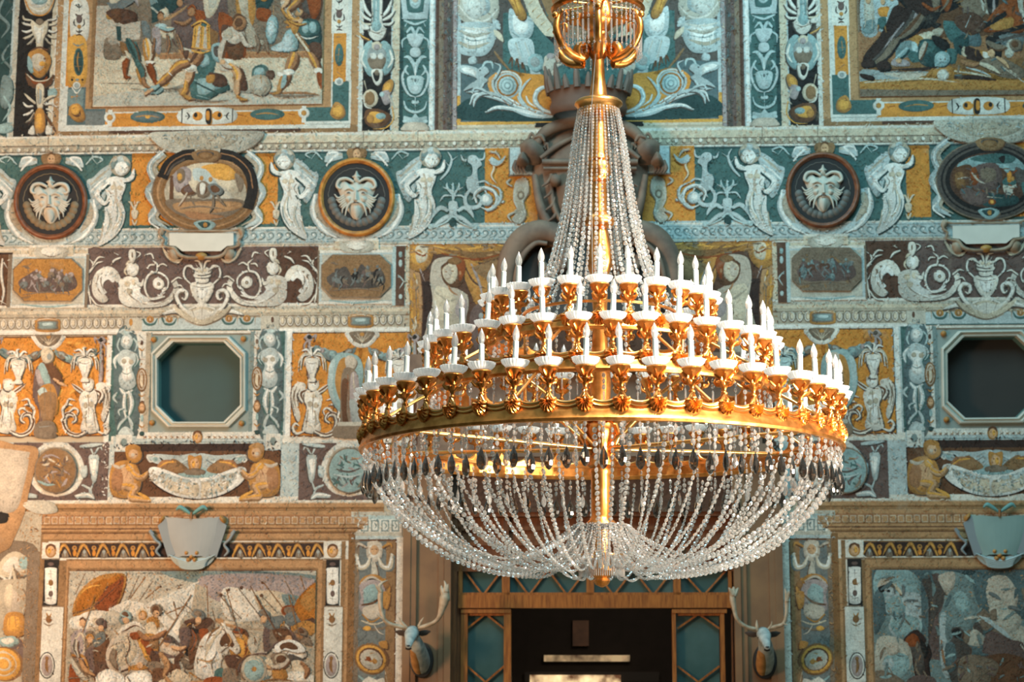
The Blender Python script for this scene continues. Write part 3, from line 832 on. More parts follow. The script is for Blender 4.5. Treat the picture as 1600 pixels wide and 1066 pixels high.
# small bouquet on a stand with volutes, low acanthus base
M['bouquet'] = '''
S j 3 0,0 -2,-14 -14,-20; S j 3 0,0 4,-14 14,-20; S L 3 0,0 0,-20 0,-26; S j 2.5 -2,-8 -12,-8 -18,0; S j 2.5 2,-8 12,-8 18,0; S L 3 -2,-10 -8,-20 -8,-26; S L 3 2,-10 8,-20 8,-26
K jT -5,0 5,0 6,10 4,18 -4,18 -6,10; S j 6 -4,14 -16,8 -24,14 -28,22; S j 6 4,14 16,8 24,14 28,22
S j 6 -3,18 -14,24 -30,36; S j 6 3,18 14,24 30,36; E T 0 30 5 5; S L 3 -28,36 -10,28 0,20 10,28 28,36; E L -30 34 4 4; E L 30 34 4 4; E T -6 14 1.5 1.5; E T 6 14 1.5 1.5
'''
# little goat-like grotesque with curled tail, looking left
M['goat'] = '''
S j 3 -2,-28 -14,-30 -16,-40; S j 3 4,-30 14,-28 18,-36; K jT -4,-34 6,-34 8,-26 2,-20 2,-8 10,0 8,14 -2,20 -8,10 -6,-4 -6,-16 -12,-22
S j 6 4,12 12,26 8,38 -6,38 -12,28 -4,22 2,28; S j 3 -4,4 -16,2 -24,8; S j 3 -4,10 -14,12 -20,22; S L 2 -2,-14 0,4; E T -4 -28 1 1
'''
# siren with wing and scrolled tail, facing right (brown frieze); origin at chest
M['siren'] = '''
K znW -14,-4 -20,-18 -34,-26 -52,-18 -60,0 -58,20 -44,32 -34,26 -44,14 -42,0 -30,-8 -20,0
S s 2 -50,-12 -52,6 -44,20; S s 2 -44,-16 -46,0 -40,16; S W 2 -36,-20 -50,-4 -52,14; S s 1.6 -34,-18 -40,-8
K znW -16,-4 -2,-10 12,-8 14,2 8,12 14,22 30,30 50,30 62,22 70,8 66,-2 74,-4 78,12 66,30 50,38 20,40 -4,38 -16,28 -18,12
E c -4 2 5 5; E c 7 0 4 5; S s 2 -4,8 0,20 16,32; S s 1.8 20,34 44,34 62,26; S W 2 10,26 30,34 52,32; S s 1.2 -12,4 -12,20; E i 0 14 5 5
K znW -4,-28 6,-32 14,-26 12,-14 4,-10 -4,-16; S c 4 -6,-28 0,-34 10,-33; S s 1.3 10,-22 12,-20; S c 3 -4,-26 -8,-18 -4,-10
Q zn 5 8,-2 18,4 22,-6
Q znW 3.4 56,22 34,26 24,8 30,-12 46,-16 60,-6 60,8 50,16; K znW 38,-4 46,-8 54,-2 54,7 46,11 38,6; E s 46 2 3 3; E i 46 2 1.5 1.5
Q zn 3 42,-16 44,-28 36,-36; Q zn 2.5 43,-24 52,-30 60,-26; Q zn 2.5 40,-28 32,-28 28,-22; Q zn 2.5 66,0 76,-8 84,-6; Q zn 2.5 70,8 80,4 86,10; Q zn 2.5 38,-38 34,-46 24,-44
Q zn 3 -62,34 -66,10 -68,-12 -58,-26 -64,-38; Q zn 2.5 -64,-16 -54,-30 -42,-34; Q zn 2.4 -66,-4 -72,-20; Q zn 2.5 -60,-26 -50,-40 -40,-40; Q zn 2.5 -64,20 -54,34 -42,38; Q zn 2.5 -64,4 -60,-6; Q zn 2.5 -58,-32 -68,-40
K zn 0,-52 8,-52 10,-42 6,-32 2,-32 -2,-42; Q zn 1.8 10,-50 17,-46 10,-38; E s 4 -44 1.5 5; Q zn 3 -14,-40 -24,-36 -30,-28; Q zn 2.5 -18,-44 -26,-48
'''
M['vase'] = '''
Q znW 3 -16,-6 -28,-20 -26,-34 -16,-36 -14,-26; Q znW 3 16,-6 28,-20 26,-34 16,-36 14,-26
K znW -15,-10 15,-10 18,0 12,14 5,22 -5,22 -12,14 -18,0; S s 1.5 -15,-5 0,-2 15,-5; S s 1.2 -8,0 -5,18; S s 1.2 0,0 0,20; S s 1.2 8,0 5,18; S W 2 -11,0 -8,14
K zn -9,-18 9,-18 8,-10 -8,-10; K zn -12,-24 12,-24 10,-18 -10,-18
K znW -12,-26 -6,-34 0,-30 8,-34 14,-26 4,-22 -6,-22; Q zn 3 0,-28 -4,-42 -12,-44; Q zn 3 2,-28 6,-42 14,-44; Q zn 3 0,-28 0,-44; Q zn 3 -8,-28 -20,-36 -26,-34; Q zn 3 8,-28 20,-36 26,-34; Q zn 2.5 -4,-28 -10,-40; E c -4 -28 3 3; E c 5 -29 3 3; E i 0 -26 2 2
K zn -6,22 6,22 10,30 -10,30; Q zn 3 -10,28 -20,32 -16,38; Q zn 3 10,28 20,32 16,38
'''
# trophies of arms for the dark upright panels; 50 wide, 210 high, origin at the top centre
M['trophy'] = '''
K cnz -22,-20 22,-20 24,0 14,24 -14,26 -24,4; E l 0 0 14 12; S z 3 -16,14 0,22 16,14; S o 2 -22,-10 -22,6 -10,26 10,26 22,6 22,-10; S L 3 -8,-6 4,2 -2,8; S y 2 -4,-20 2,0
Q cn 3 -12,36 -24,34 -26,28; Q zn 3 12,36 24,34 26,28; Q zn 3.4 -10,44 -22,42 -27,40; Q cn 3.4 10,44 22,42 27,40; Q zn 3.4 -10,50 -20,54 -28,52; Q zn 3.4 10,50 20,54 28,52; Q cn 3.4 -8,56 -18,62 -26,64; Q cn 3.4 8,56 18,62 26,64; Q in 3 -6,60 -14,70 -20,74; Q in 3 6,60 14,70 20,74
K cnz -12,36 0,44 12,36 12,52 6,66 4,82 -4,82 -6,66 -12,52; E s 0 38 6 5; S z 2 -3,50 -4,74; S s 1.4 3,50 3,74
K ynq -16,86 0,80 14,88 18,100 12,116 0,126 -12,118 -18,102; B l -18,92 -12,100 -10,118 -18,112; S c 4 -2,90 -6,104 2,112; E e 8 96 2 2; S r 2 -2,118 8,114; S e 3 -14,84 0,78 14,84; E x 4 104 5 4
K enr -22,118 -10,130 8,132 22,120 18,136 0,142 -16,138; S c 2 -20,120 -8,130 10,130 20,122
K cng -5,138 6,138 6,166 2,176 -4,170; S x 2 -2,140 -1,168; B l 14,146 24,142 28,150 22,158 14,156
Q cn 4 -6,166 -16,158 -24,150; Q cn 4 6,164 16,156 26,154; Q zn 3.6 8,168 18,166 28,172; Q zn 3.6 10,174 18,178 24,186; Q zn 3.6 -10,170 -20,170 -26,164; Q zn 3.6 -10,176 -18,182 -26,184; Q in 3 -8,180 -14,190 -22,196
K ynx -5,176 6,176 9,204 3,212 -5,212 -8,200; K zn -10,200 -18,212 -8,214; K zn 12,200 22,212 10,214; Q en 4 8,182 18,198 26,212; Q en 3 -8,182 -18,200
'''
M['trophy_b'] = '''
K znl -8,-30 8,-30 8,30 14,44 10,56 0,62 -10,56 -14,44 -8,30; S g 1.5 -4,-10 -4,30; S g 1.5 4,-10 4,30; S W 2.5 -1,0 -1,34; S s 1.5 -12,46 0,50 12,46
Q znW 5 -9,24 -18,12 -22,-4; Q znW 5 9,24 18,12 24,-4; Q zn 4.5 -9,30 -20,24 -27,12; Q zn 4.5 9,30 20,24 28,14; Q cn 4 -9,36 -20,36 -26,28; Q zn 4 9,36 20,36 27,30; K zn -24,36 -14,38 -12,44 -22,44
Q enx 5 -10,62 -22,56 -27,50; K lng -20,70 -10,62 0,70 10,62 20,68 26,84 24,104 12,116 2,108 -10,118 -22,102 -24,86; E c 0 70 8 7; E p 0 72 5 5; B s -14,90 0,84 14,90 10,104 0,108 -10,104; S z 4 -20,76 -24,92 -16,106; S z 4 20,76 24,92 16,106; S G 1.5 -12,88 -4,84 8,86; E w -5 86 5 5; E w 6 86 5 5; S e 2 -6,106 8,106
K znk -8,108 8,108 7,126 0,132 -6,124; E s 0 112 4 5
K ynx 10,132 22,122 26,130 20,146 10,150; Q cn 3 -20,124 -16,140; E c -10 152 12 14; E u -11 152 8 11; S z 2.5 -22,146 -18,164 -8,168; B p 6,144 18,140 22,156 12,162; E L 8 146 4 4; S q 3 18,146 24,162 18,170
K enx -18,172 -4,168 12,172 22,180 14,194 -4,198 -18,190; E y -10 184 6 7; E l 6 180 8 5; S x 2 24,166 26,184 14,198 -6,200; S s 2 -24,186 -18,180
'''
# candelabrum ornament in the teal upright strip; origin top centre
M['candel'] = '''
B j -20,-30 20,-30 20,26 14,32 -14,32 -20,26; B t -13,-24 13,-24 13,16 8,22 -8,22 -13,16; E L 0 4 9 12; E q 0 0 5 7; S a 1.5 -5,8 0,12 5,8
S L 4 -18,34 0,40 18,34; S L 3 -16,44 -12,36; S L 3 16,44 12,36; S t 2 -10,42 0,46 10,42; S L 5 -14,54 -6,46 0,56 6,46 14,54; K jt -12,56 12,56 10,68 4,76 -4,76 -10,68
S L 3 -12,60 -20,66 -20,78; S L 3 12,60 20,66 20,78; K jt -6,78 6,78 8,88 0,92 -8,88; S L 6 0,118 -2,104 -10,92 -18,92; S L 6 0,118 2,104 10,92 18,92; S W 3 0,120 0,100
S j 4 -14,108 -20,120 -18,136 -10,150 0,154; S j 4 14,108 20,120 18,136 10,150 0,154; S L 4 -12,104 -16,112 -10,120; S L 4 12,104 16,112 10,120
B L -11,122 11,122 12,136 6,148 -6,148 -12,136; S t 2 -6,124 -2,134; S t 2 6,124 2,134; E j 0 140 6 6; E m 0 128 2 3; E L -3 162 3 3; E L 3 162 3 3
S L 4 -18,160 -14,172 0,178 14,172 18,160; S L 3 0,154 0,176; S t 2 -8,166 0,170 8,166; B L -14,196 -18,184 -6,186 0,180 6,186 18,184 14,196; B q -20,200 -12,194 12,194 20,200 20,206 -20,206; E L -16 192 4 3; E L 16 192 4 3
'''
# female herm of the side piers (white on teal), origin top centre, 150 high
M['caryatid'] = '''
B m -14,2 18,4 20,150 -14,150; K jtW -6,6 0,-2 8,0 12,8 8,18 2,22 -6,16; S L 3 -8,4 -12,16 -8,26; S L 3 12,4 18,14 14,26; S i 1.6 -2,10 4,10; E s -1 8 1 .8; E s 5 8 1 .8; E L 0 -4 7 4; S j 4 -10,-4 0,-8 12,-4; Q jtW 6 -4,26 -16,38 -14,52; Q jtW 6 10,26 18,36 14,48
K jtW -8,26 2,22 14,28 16,40 10,50 14,62 16,76 6,84 -6,80 -10,66 -4,52 -12,40; E i -2 40 4 4; E i 9 41 4 4; S i 2 2,50 4,70; S a 1.6 -6,56 2,60 10,56; Q jtW 6 -8,82 0,90 12,84; Q jt 4 -12,88 -18,96 -12,104; Q jtW 7 6,86 10,104 6,124; Q jtW 6 0,88 -2,108 2,130; S i 2 4,90 5,122; Q jt 4 2,126 -8,136 -12,146; Q jt 5 4,124 10,138 8,150; Q jt 3 -2,112 -10,116 -8,124; K jt -8,146 0,140 10,146 12,154 -10,154
'''
# winged seated child, facing right, gold flesh
M['putto'] = '''
K ynf -30,-12 -20,-22 -4,-24 8,-16 14,4 10,20 -4,30 -24,28 -32,14; B F -28,-4 -18,-16 -12,0 -16,20 -28,16; Q fux 8 -6,-16 4,-4 14,0 24,-8; Q fux 12 -14,12 2,14 6,20; Q fux 9 4,16 -2,28 6,30 26,34; S F 2 -22,-10 -14,4 -16,20; S u 2 -24,16 -16,26 -6,28; S x 3 -20,-14 -12,-18; S r 1.6 -4,-10 -10,4
S F 2 -12,20 0,24; S x 5 8,22 22,30 28,34; E x -2 -14 6 6; S q 3 -4,-18 4,-10; K ynf -8,-42 4,-46 14,-38 14,-26 4,-20 -6,-26; B y -9,-42 0,-48 12,-44 12,-38 0,-40 -6,-32; E e 7 -33 1.4 1.2; S r 1.2 5,-27 10,-27; E q 2 -32 3 3; S q 5 -28,-18 -18,-14 -8,-18; S r 2 12,-2 18,4
'''
# carved mask for medallions is solid; this is the little corner face
M['face'] = '''
E y 0 0 9 11; E e 0 -5 8 6; E f 0 1 6.5 8.5; E x -2 0 3 5; E k -2.8 -1.5 1 .9; E k 2.8 -1.5 1 .9; S e 1 0,-1 .4,2.5; S r 1.2 -2.4,5 2.4,5; S e 2.5 -7,-6 0,-10 7,-6
'''
M['cartmotif'] = '''
S k 2 -5,-24 0,-20 5,-24; S k 2.4 0,-24 0,-12; S d 3 -6,-10 0,-6 6,-10; E v 0 -2 5 7; S k 2 -7,-2 -8,6 -4,10; S k 2 7,-2 8,6 4,10; E y 0 10 3.4 3.4; S k 2 -5,16 0,19 5,16; S k 2 0,12 0,26; S d 2.4 -5,24 0,22 5,24
'''
# ------------------------------------------------------------------ the wall shell
WALLM = mat('warm_plaster', 'bfae92', 0.85, noise=0.12, nscale=3, bump=0.2)
STONE = mat('grey_brown_stone', '8a715d', 0.75, nscale=6, dark='6a5547', bump=0.35)
STONEL = mat('light_stone', 'c9bda6', 0.75, nscale=6, dark='b3a68f', bump=0.25)
WOOD = mat('chestnut_wood', 'a8662c', 0.42, nscale=5, dark='82491e', bump=0.15, stretch=(12, 12, 1.2))
WOODD = mat('dark_chestnut_wood', '7c4824', 0.45, nscale=5, dark='5c351b', bump=0.15, stretch=(12, 12, 1.2))
PANE = mat('green_grey_glass', '4c6663', 0.25, nscale=2, dark='36524f', coat=0.3)
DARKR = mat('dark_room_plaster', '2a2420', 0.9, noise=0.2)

cvs = [uv(x, y) for x, y in ((250, 525), (385, 530), (250, 660), (385, 665))]
def wq(mb, u0, v0, u1, v1, o=0.0):
    mb.add([tuple(wp(u0, v0, o)), tuple(wp(u1, v0, o)), tuple(wp(u1, v1, o)), tuple(wp(u0, v1, o))], [(0, 1, 2, 3)])
FLOOR_V = -EYE
# openings: two octagonal windows and the door
wu0, wv1 = uv(226, 520); wu1, wv0 = uv(396, 676)
du0, du1 = uv(704, 1000)[0], 2 * U0 - uv(704, 1000)[0]; dv1 = uv(800, 752)[1]
mb = MB(False)
L, R_, TOP = -9.0, 8.8, 9.5
wq(mb, L, wv1, R_, TOP)
for s_ in (0, 1):
    a, b = (wu0, wu1) if s_ == 0 else (2 * U0 - wu1, 2 * U0 - wu0)
    l_, r_ = (L, U0) if s_ == 0 else (U0, R_)
    wq(mb, l_, wv0, a, wv1); wq(mb, b, wv0, r_, wv1)
wq(mb, L, dv1, R_, wv0)
wq(mb, L, FLOOR_V, du0, dv1); wq(mb, du1, FLOOR_V, R_, dv1)
for k in (0,):   # thickness behind the face
    mb.box(wp(0, (TOP + FLOOR_V) / 2 , -0.9) + Vector((0, 0, 0)), (0.01, 0.01, 0.01))
mb.v = mb.v[:-8]; mb.f = mb.f[:-6]
wall = mb.build('wall_back', WALLM); wall['kind'] = 'structure'
mb = MB(False); mb.box((0.5, 10.5, -0.05), (19, 19, 0.1)); fl = mb.build('floor', mat('stone_floor', '8a7a66', 0.5, noise=0.2, nscale=2)); fl['kind'] = 'structure'

def oct_pts(x0, y0, x1, y1, cx, cy):
    return [(x0 + cx, y0), (x1 - cx, y0), (x1, y0 + cy), (x1, y1 - cy), (x1 - cx, y1), (x0 + cx, y1), (x0, y1 - cy), (x0, y0 + cy)]
for mir, nm in ((False, 'window_1'), (True, 'window_2')):
    O = oct_pts(246, 535, 376, 660, 26, 26)
    def octring(mbx, A, oa, Bp, ob):
        P = [uv(*p) for p in A]; Q = [uv(*p) for p in Bp]
        if mir: P = [(2 * U0 - u, v) for u, v in reversed(P)]; Q = [(2 * U0 - u, v) for u, v in reversed(Q)]
        n = len(P); mbx.add([tuple(wp(u, v, oa)) for u, v in P] + [tuple(wp(u, v, ob)) for u, v in Q], [((i + 1) % n, i, n + i, n + (i + 1) % n) for i in range(n)])
    grow = lambda P, d: [(x + (d if x > 311 else -d), y + (d if y > 597 else -d)) for x, y in P]
    r = Relief(False)
    sq = [(272, 520), (350, 520), (396, 560), (396, 640), (350, 676), (272, 676), (226, 640), (226, 560)]
    # flat surround plate filling the square opening
    a, b = uv(226, 520), uv(396, 676); A = [(a[0], a[1]), (b[0], a[1]), (b[0], b[1]), (a[0], b[1])]
    Q = [uv(*p) for p in grow(O, 8)]
    if mir: A = [(2 * U0 - u, v) for u, v in A]; Q = [(2 * U0 - u, v) for u, v in Q]
    vs = [tuple(wp(u, v, 0.002)) for u, v in A] + [tuple(wp(u, v, 0.002)) for u, v in Q]
    r.add(vs, [(0, 1, 5, 4), (1, 6, 5), (1, 2, 7, 6), (2, 8, 7), (2, 3, 9, 8), (3, 10, 9), (3, 0, 11, 10), (0, 4, 11)])
    w_ = fixnorm(r.put(nm, mat('surround_plaster', '8f9a92', 0.8, noise=0.12))); w_['kind'] = 'structure'
    fr = Relief(False)
    octring(fr, grow(O, 9), 0.003, grow(O, 8), 0.04); octring(fr, grow(O, 8), 0.04, grow(O, 6), 0.045); octring(fr, grow(O, 6), 0.045, grow(O, 4.5), 0.012)
    octring(fr, grow(O, 4.5), 0.012, grow(O, 3), 0.012); octring(fr, grow(O, 3), 0.012, grow(O, 2), 0.035); octring(fr, grow(O, 2), 0.035, O, 0.03); octring(fr, O, 0.03, O, -0.05)
    fixnorm(fr.put('window_frame', mat('white_frame', 'cfccbc', 0.6, noise=0.1), w_))
    rv = Relief(False); octring(rv, O, -0.05, grow(O, -1), -0.14); fixnorm(rv.put('window_reveal', mat('grey_green_reveal', '5d8079', 0.8, noise=0.1), w_))
    gp = Relief(False); gp.wprism(grow(O, 4), -0.16, -0.14, mir); gp.put('window_pane', mat('dark_green_pane', '31504e', 0.55, nscale=1.2, dark='2a4442') if not mir else mat('shaded_pane', '38332d', 0.7, nscale=1.2, dark='2f2b26'), w_)  # right pane: the darker light of that side put into its colour
    for bx, by in ((241, 531), (381, 530), (238, 661), (378, 662)):
        bs = Relief(); bs.wloft([(bx, by, 0.002, 4.5, 4.5), (bx, by, 0.02, 4.5, 4.5), (bx, by, 0.035, 3, 3), (bx, by, 0.04, 0.6, 0.6)], 12, mir=mir)
        fixnorm(bs.put('frame_boss', mat('ochre_boss', 'b98240', 0.5, noise=0.2), w_))
# ------------------------------------------------------------------ painted decoration of the wall
def both(fn, name, base=1.0, parent=None, dens=34, size=2.2, ang=None):
    random.seed(len(name) * 7)
    p = Paint(base); fn(p)
    if dens: p.impasto(dens, size, ang)
    return [p.build(name, parent), p.mirrored().build(name, parent)]

def upper_frieze(p):        # cornice and grotesque band with the roundels
    p.dsl('''H q -40,212,262,932; H c -40,213,229,932; H z -40,214,218,932; H s -40,229,231,932; H i -40,231,240,932; H s -40,239,240.4,932; H z -40,240.6,243,932; H G -40,243,244.5,932
    L s 1.4 76,213 75,230 80,243; L s 1.2 653,205 653,222 661,232; L s 1.2 568,206 568,222''')
    for k in range(74):
        x = -8 + k * 12.6; yl = 235.3 - x * 0.0155
        p.ell('s', x + .8, yl + .8, 3.2, 3.6); p.ell('c' if k % 3 else 'z', x, yl, 3, 3.3); p.stroke('s', 1.2, [(x + 6, yl - 3), (x + 6.6, yl + 4)])
    p.dsl('''H t -40,244.5,362,932; H T -40,244.5,247,932
    R o 207,240 282,352; R O 207,240 282,246; R o 400,240 433,350; R O 400,240 433,245; R o 758,232 840,353
    H j -40,361,388,640; H j 640,350,382,932; H h -40,385,388,932; H z -40,360,362.5,932; H a -40,365,366,932; H a -40,383,384,932''')
    for k in range(70):     # running wave scroll
        x = -6 + k * 13.4; yl = 374 - x * 0.011
        if 52 < x < 110 or 525 < x < 592 or 250 < x < 376: continue
        p.stroke('a', 2.2, [(x - 6, yl + 6), (x, yl + 5), (x + 5, yl), (x + 2, yl - 5), (x - 3, yl - 3), (x - 1, yl + 1)]); p.ell('W', x, yl - 1, 1.6, 1.6)
    # genii beside the roundels
    p.dsl(M['genius'], (176, 318, 1.0, False, 0)); p.dsl(M['genius'], (-14, 318, 1.0, True, 0))
    p.dsl(M['genius'], (660, 306, 1.02, False, 0)); p.dsl(M['genius'], (458, 308, 1.0, True, 0))
    # strapwork behind the roundels
    for cx, cy in ((81, 318), (558, 310)):
        p.dsl('''S j 20 -60,-6 -64,20 -50,46 -24,60; S j 20 60,-6 64,20 50,46 24,60; S i 12 -58,0 -60,22 -46,46; S i 12 58,0 60,22 46,46; S W 5 -66,-6 -68,22 -52,50 -28,64; S W 5 66,-6 68,22 52,50 28,64
        S j 14 -22,-66 -40,-64 -50,-56; S j 14 22,-66 40,-64 50,-56; S h 8 -22,-68 -40,-66; S h 8 22,-68 40,-66; S W 4 -48,-50 -40,-60 -30,-70 -44,-70 -48,-62; S W 4 48,-50 40,-60 30,-70 44,-70 48,-62
        S L 3 -54,-60 -66,-72 -80,-68 -72,-62; S L 3 54,-60 66,-72 80,-68 72,-62; S L 2.4 -64,-70 -72,-60; S L 2.4 64,-70 72,-60; S j 10 -28,58 -8,66 10,66 30,58; S a 1.4 -62,16 -50,12; S a 1.4 -62,26 -48,22; S a 1.4 -56,36 -44,30; S a 1.4 62,16 50,12; S a 1.4 62,26 48,22; S a 1.4 56,36 44,30''', (cx, cy, 1, False, 0))
        p.dsl('R c -34,62 34,78; R z -34,62 34,65; B h -24,66 24,66 20,82 -20,82; E z 0 72 16 8; S s 1.5 -14,76 0,80 14,76', (cx, cy + (2 if cx > 300 else 4), 1, False, 0))
        p.dsl('B u -14,-76 14,-76 11,-60 -11,-60; E f 0 -68 6 8; E e -2 -69 1 1; E e 2.4 -69 1 1; S e 1.5 -3,-64 3,-64; S e 2 -7,-74 0,-78 7,-74', (cx, cy, 1, False, 0))
    # small urns and sprays on the orange strips
    for cx, cy, s_ in ((211, 330, 1), (432, 330, 1)):
        p.dsl('S c 3 0,0 -6,-12 -10,-14; S c 3 0,0 4,-12 8,-14; S z 3 0,0 0,-16; B c -5,0 5,0 3,12 -3,12; S c 3 -4,14 0,22 4,14; S e 1.2 0,2 0,10', (cx, cy, s_, False, 0))
    p.dsl(M['bouquet'], (708, 316, 1.15, False, 0)); p.dsl(M['goat'], (740, 282, 1.1, True, 0))
    p.dsl('''S j 4 688,282 700,268 706,250 700,238; S j 2.5 706,252 716,244; S j 2.5 704,262 694,252; Q jsW 5 745,318 742,304 756,294 772,300 776,316 764,328 750,324; K jsW 754,306 764,304 770,314 762,322 752,318; Q js 3 776,304 784,316 788,314; Q js 4 760,330 770,326 782,312 780,296 764,288
    Q cO 3 764,250 772,262 768,276 776,288; K jO 768,246 780,252 790,244 786,254 776,260 766,256; Q qs 3 764,238 776,240 782,250
    K hsi 806,284 822,280 826,300 818,316 822,336 812,350 800,344 808,330 802,312; Q hs 3 800,292 792,286 798,280; Q hs 3 804,332 794,338 800,348; E s 814 306 6 7; E i 814 306 3 4; R j 796,232 842,276; R s 796,274 842,276; R s 795,232 797,276''')

def scroll_frieze(p):
    p.dsl('''H c -40,388,500,640; H z -40,389,392,640; R D -10,395 16,482; R e -8,398 14,480; Q zn 4 4,404 2,430 6,456 2,476; Q zn 3 6,410 12,420; Q zn 3 0,470 10,476
    R h 14,398 137,480; R z 16,400 135,402; R v 138,388 496,478; R d 300,388 496,478; R v 300,388 420,478; B v 138,392 148,386 160,390 150,398
    H z -40,478,482,640; H h -40,482,487,640; H c -40,487,492,640; H i -40,492,497,640''')
    for k in range(96): p.stroke('s', 0.9, [(k * 7 - 20, 484.5 - k * .07), (k * 7 - 18, 489.5 - k * .07)])
    p.dsl(M['siren'], (203, 442, 0.98, False, 0)); p.dsl(M['siren'], (431, 440, 0.98, True, 0))
    p.dsl(M['vase'], (316, 452, 1, False, 0))
    for sx in (1, -1):
        p.dsl('Q znW 6 14,38 30,30 40,12 34,2 24,6 26,16 32,14; S s 1.5 26,4 34,8 32,16; Q znW 7 12,44 40,34 64,40; K zn -4,-1 -3,-2 -2,-1 -3,0', (316, 452, 1, sx < 0, 0))
        p.dsl('K cnz 62,-66 54,-48 38,-40 28,-50 36,-46 48,-50; S s 1 56,-56 46,-46', (316, 452, 1, sx < 0, 0))
    # acanthus spray carrying the vase, over the cornice
    p.dsl('K csz 270,478 290,486 316,480 344,486 362,478 352,492 336,502 316,508 296,502 280,492; S s 1.6 284,486 300,498; S s 1.6 300,484 308,504; S s 1.6 316,482 316,506; S s 1.6 332,484 326,504; S s 1.6 348,486 336,498; S z 2 292,486 304,500; S z 2 324,484 320,504; S z 2 340,486 330,500')
    for cx in (76, 558):    # frames of the little battle pictures
        p.dsl('R j -60,-40 60,43; R z -60,-40 60,-37; R z -60,40 60,43; R s -61,-40 -59.6,43; R s 59.6,-40 61,43; R h -54,-33 54,38; S l 3 -44,38 0,42 44,38', (cx, 438 if cx < 300 else 432, 1, False, 0))
    p.dsl('R d 617,385 632,478; R L 614,386 618,478; E l 626 398 3 5; E L 626 412 3 6; S L 2 622,430 630,440 624,452; E L 626 464 3 4')

def egg_row(p):
    p.dsl('H i -40,497,517,640; H s -40,497,498.5,640; H z -40,516,524,640; H W -40,518,521,640; H s -40,524,526,640')
    for k in range(56):
        x = -6 + k * 12.1; yl = 507.5 - x * 0.0115
        if x > 632 or 196 < x < 222 or 222 < x < 408 or 408 < x < 436 or 56 < x < 94 or 545 < x < 582: continue
        p.ell('s', x, yl, 5.6, 8.4); p.ell('z', x, yl - .4, 4.8, 7.6); p.ell('s', x, yl - 1, 3.4, 6); p.ell('c', x - .4, yl - 1, 2.8, 5.2); p.stroke('s', 1.1, [(x + 6, yl - 7), (x + 6, yl + 7)])
    for cx in (75, 564):
        p.dsl('B y -18,-9 0,-11 18,-9 20,0 18,9 0,11 -18,9 -20,0; B s -14,-7 14,-7 16,0 14,7 -14,7 -16,0; B a -12,-5 12,-5 13,0 12,5 -12,5 -13,0; B L -8,-3 6,-4 8,0 -6,1; S s 1 -18,-4 -22,0 -18,6; S z 1 -16,-8 0,-10 16,-8', (cx, 508.5 if cx < 300 else 502, 1, False, 0))
    p.dsl('R j 222,498 408,516; R h 196,497 222,517; R h 408,494 436,514; E y 205 504 3 6; E d 426 500 2.4 5; H t 222,516,518,408')
    for x in (235, 265, 358, 386):
        p.dsl('S t 4 -12,-6 -6,4 6,4 12,-6; E y 0 -3 6 5.4; E e 0 -3 3 4; E f 0 -3 2 3; S y 2 13,-6 13,6', (x, 505 - x * 0.01, 1, False, 0))
    p.dsl('S q 8 290,500 316,506 342,498; E y 316 503 5 4')

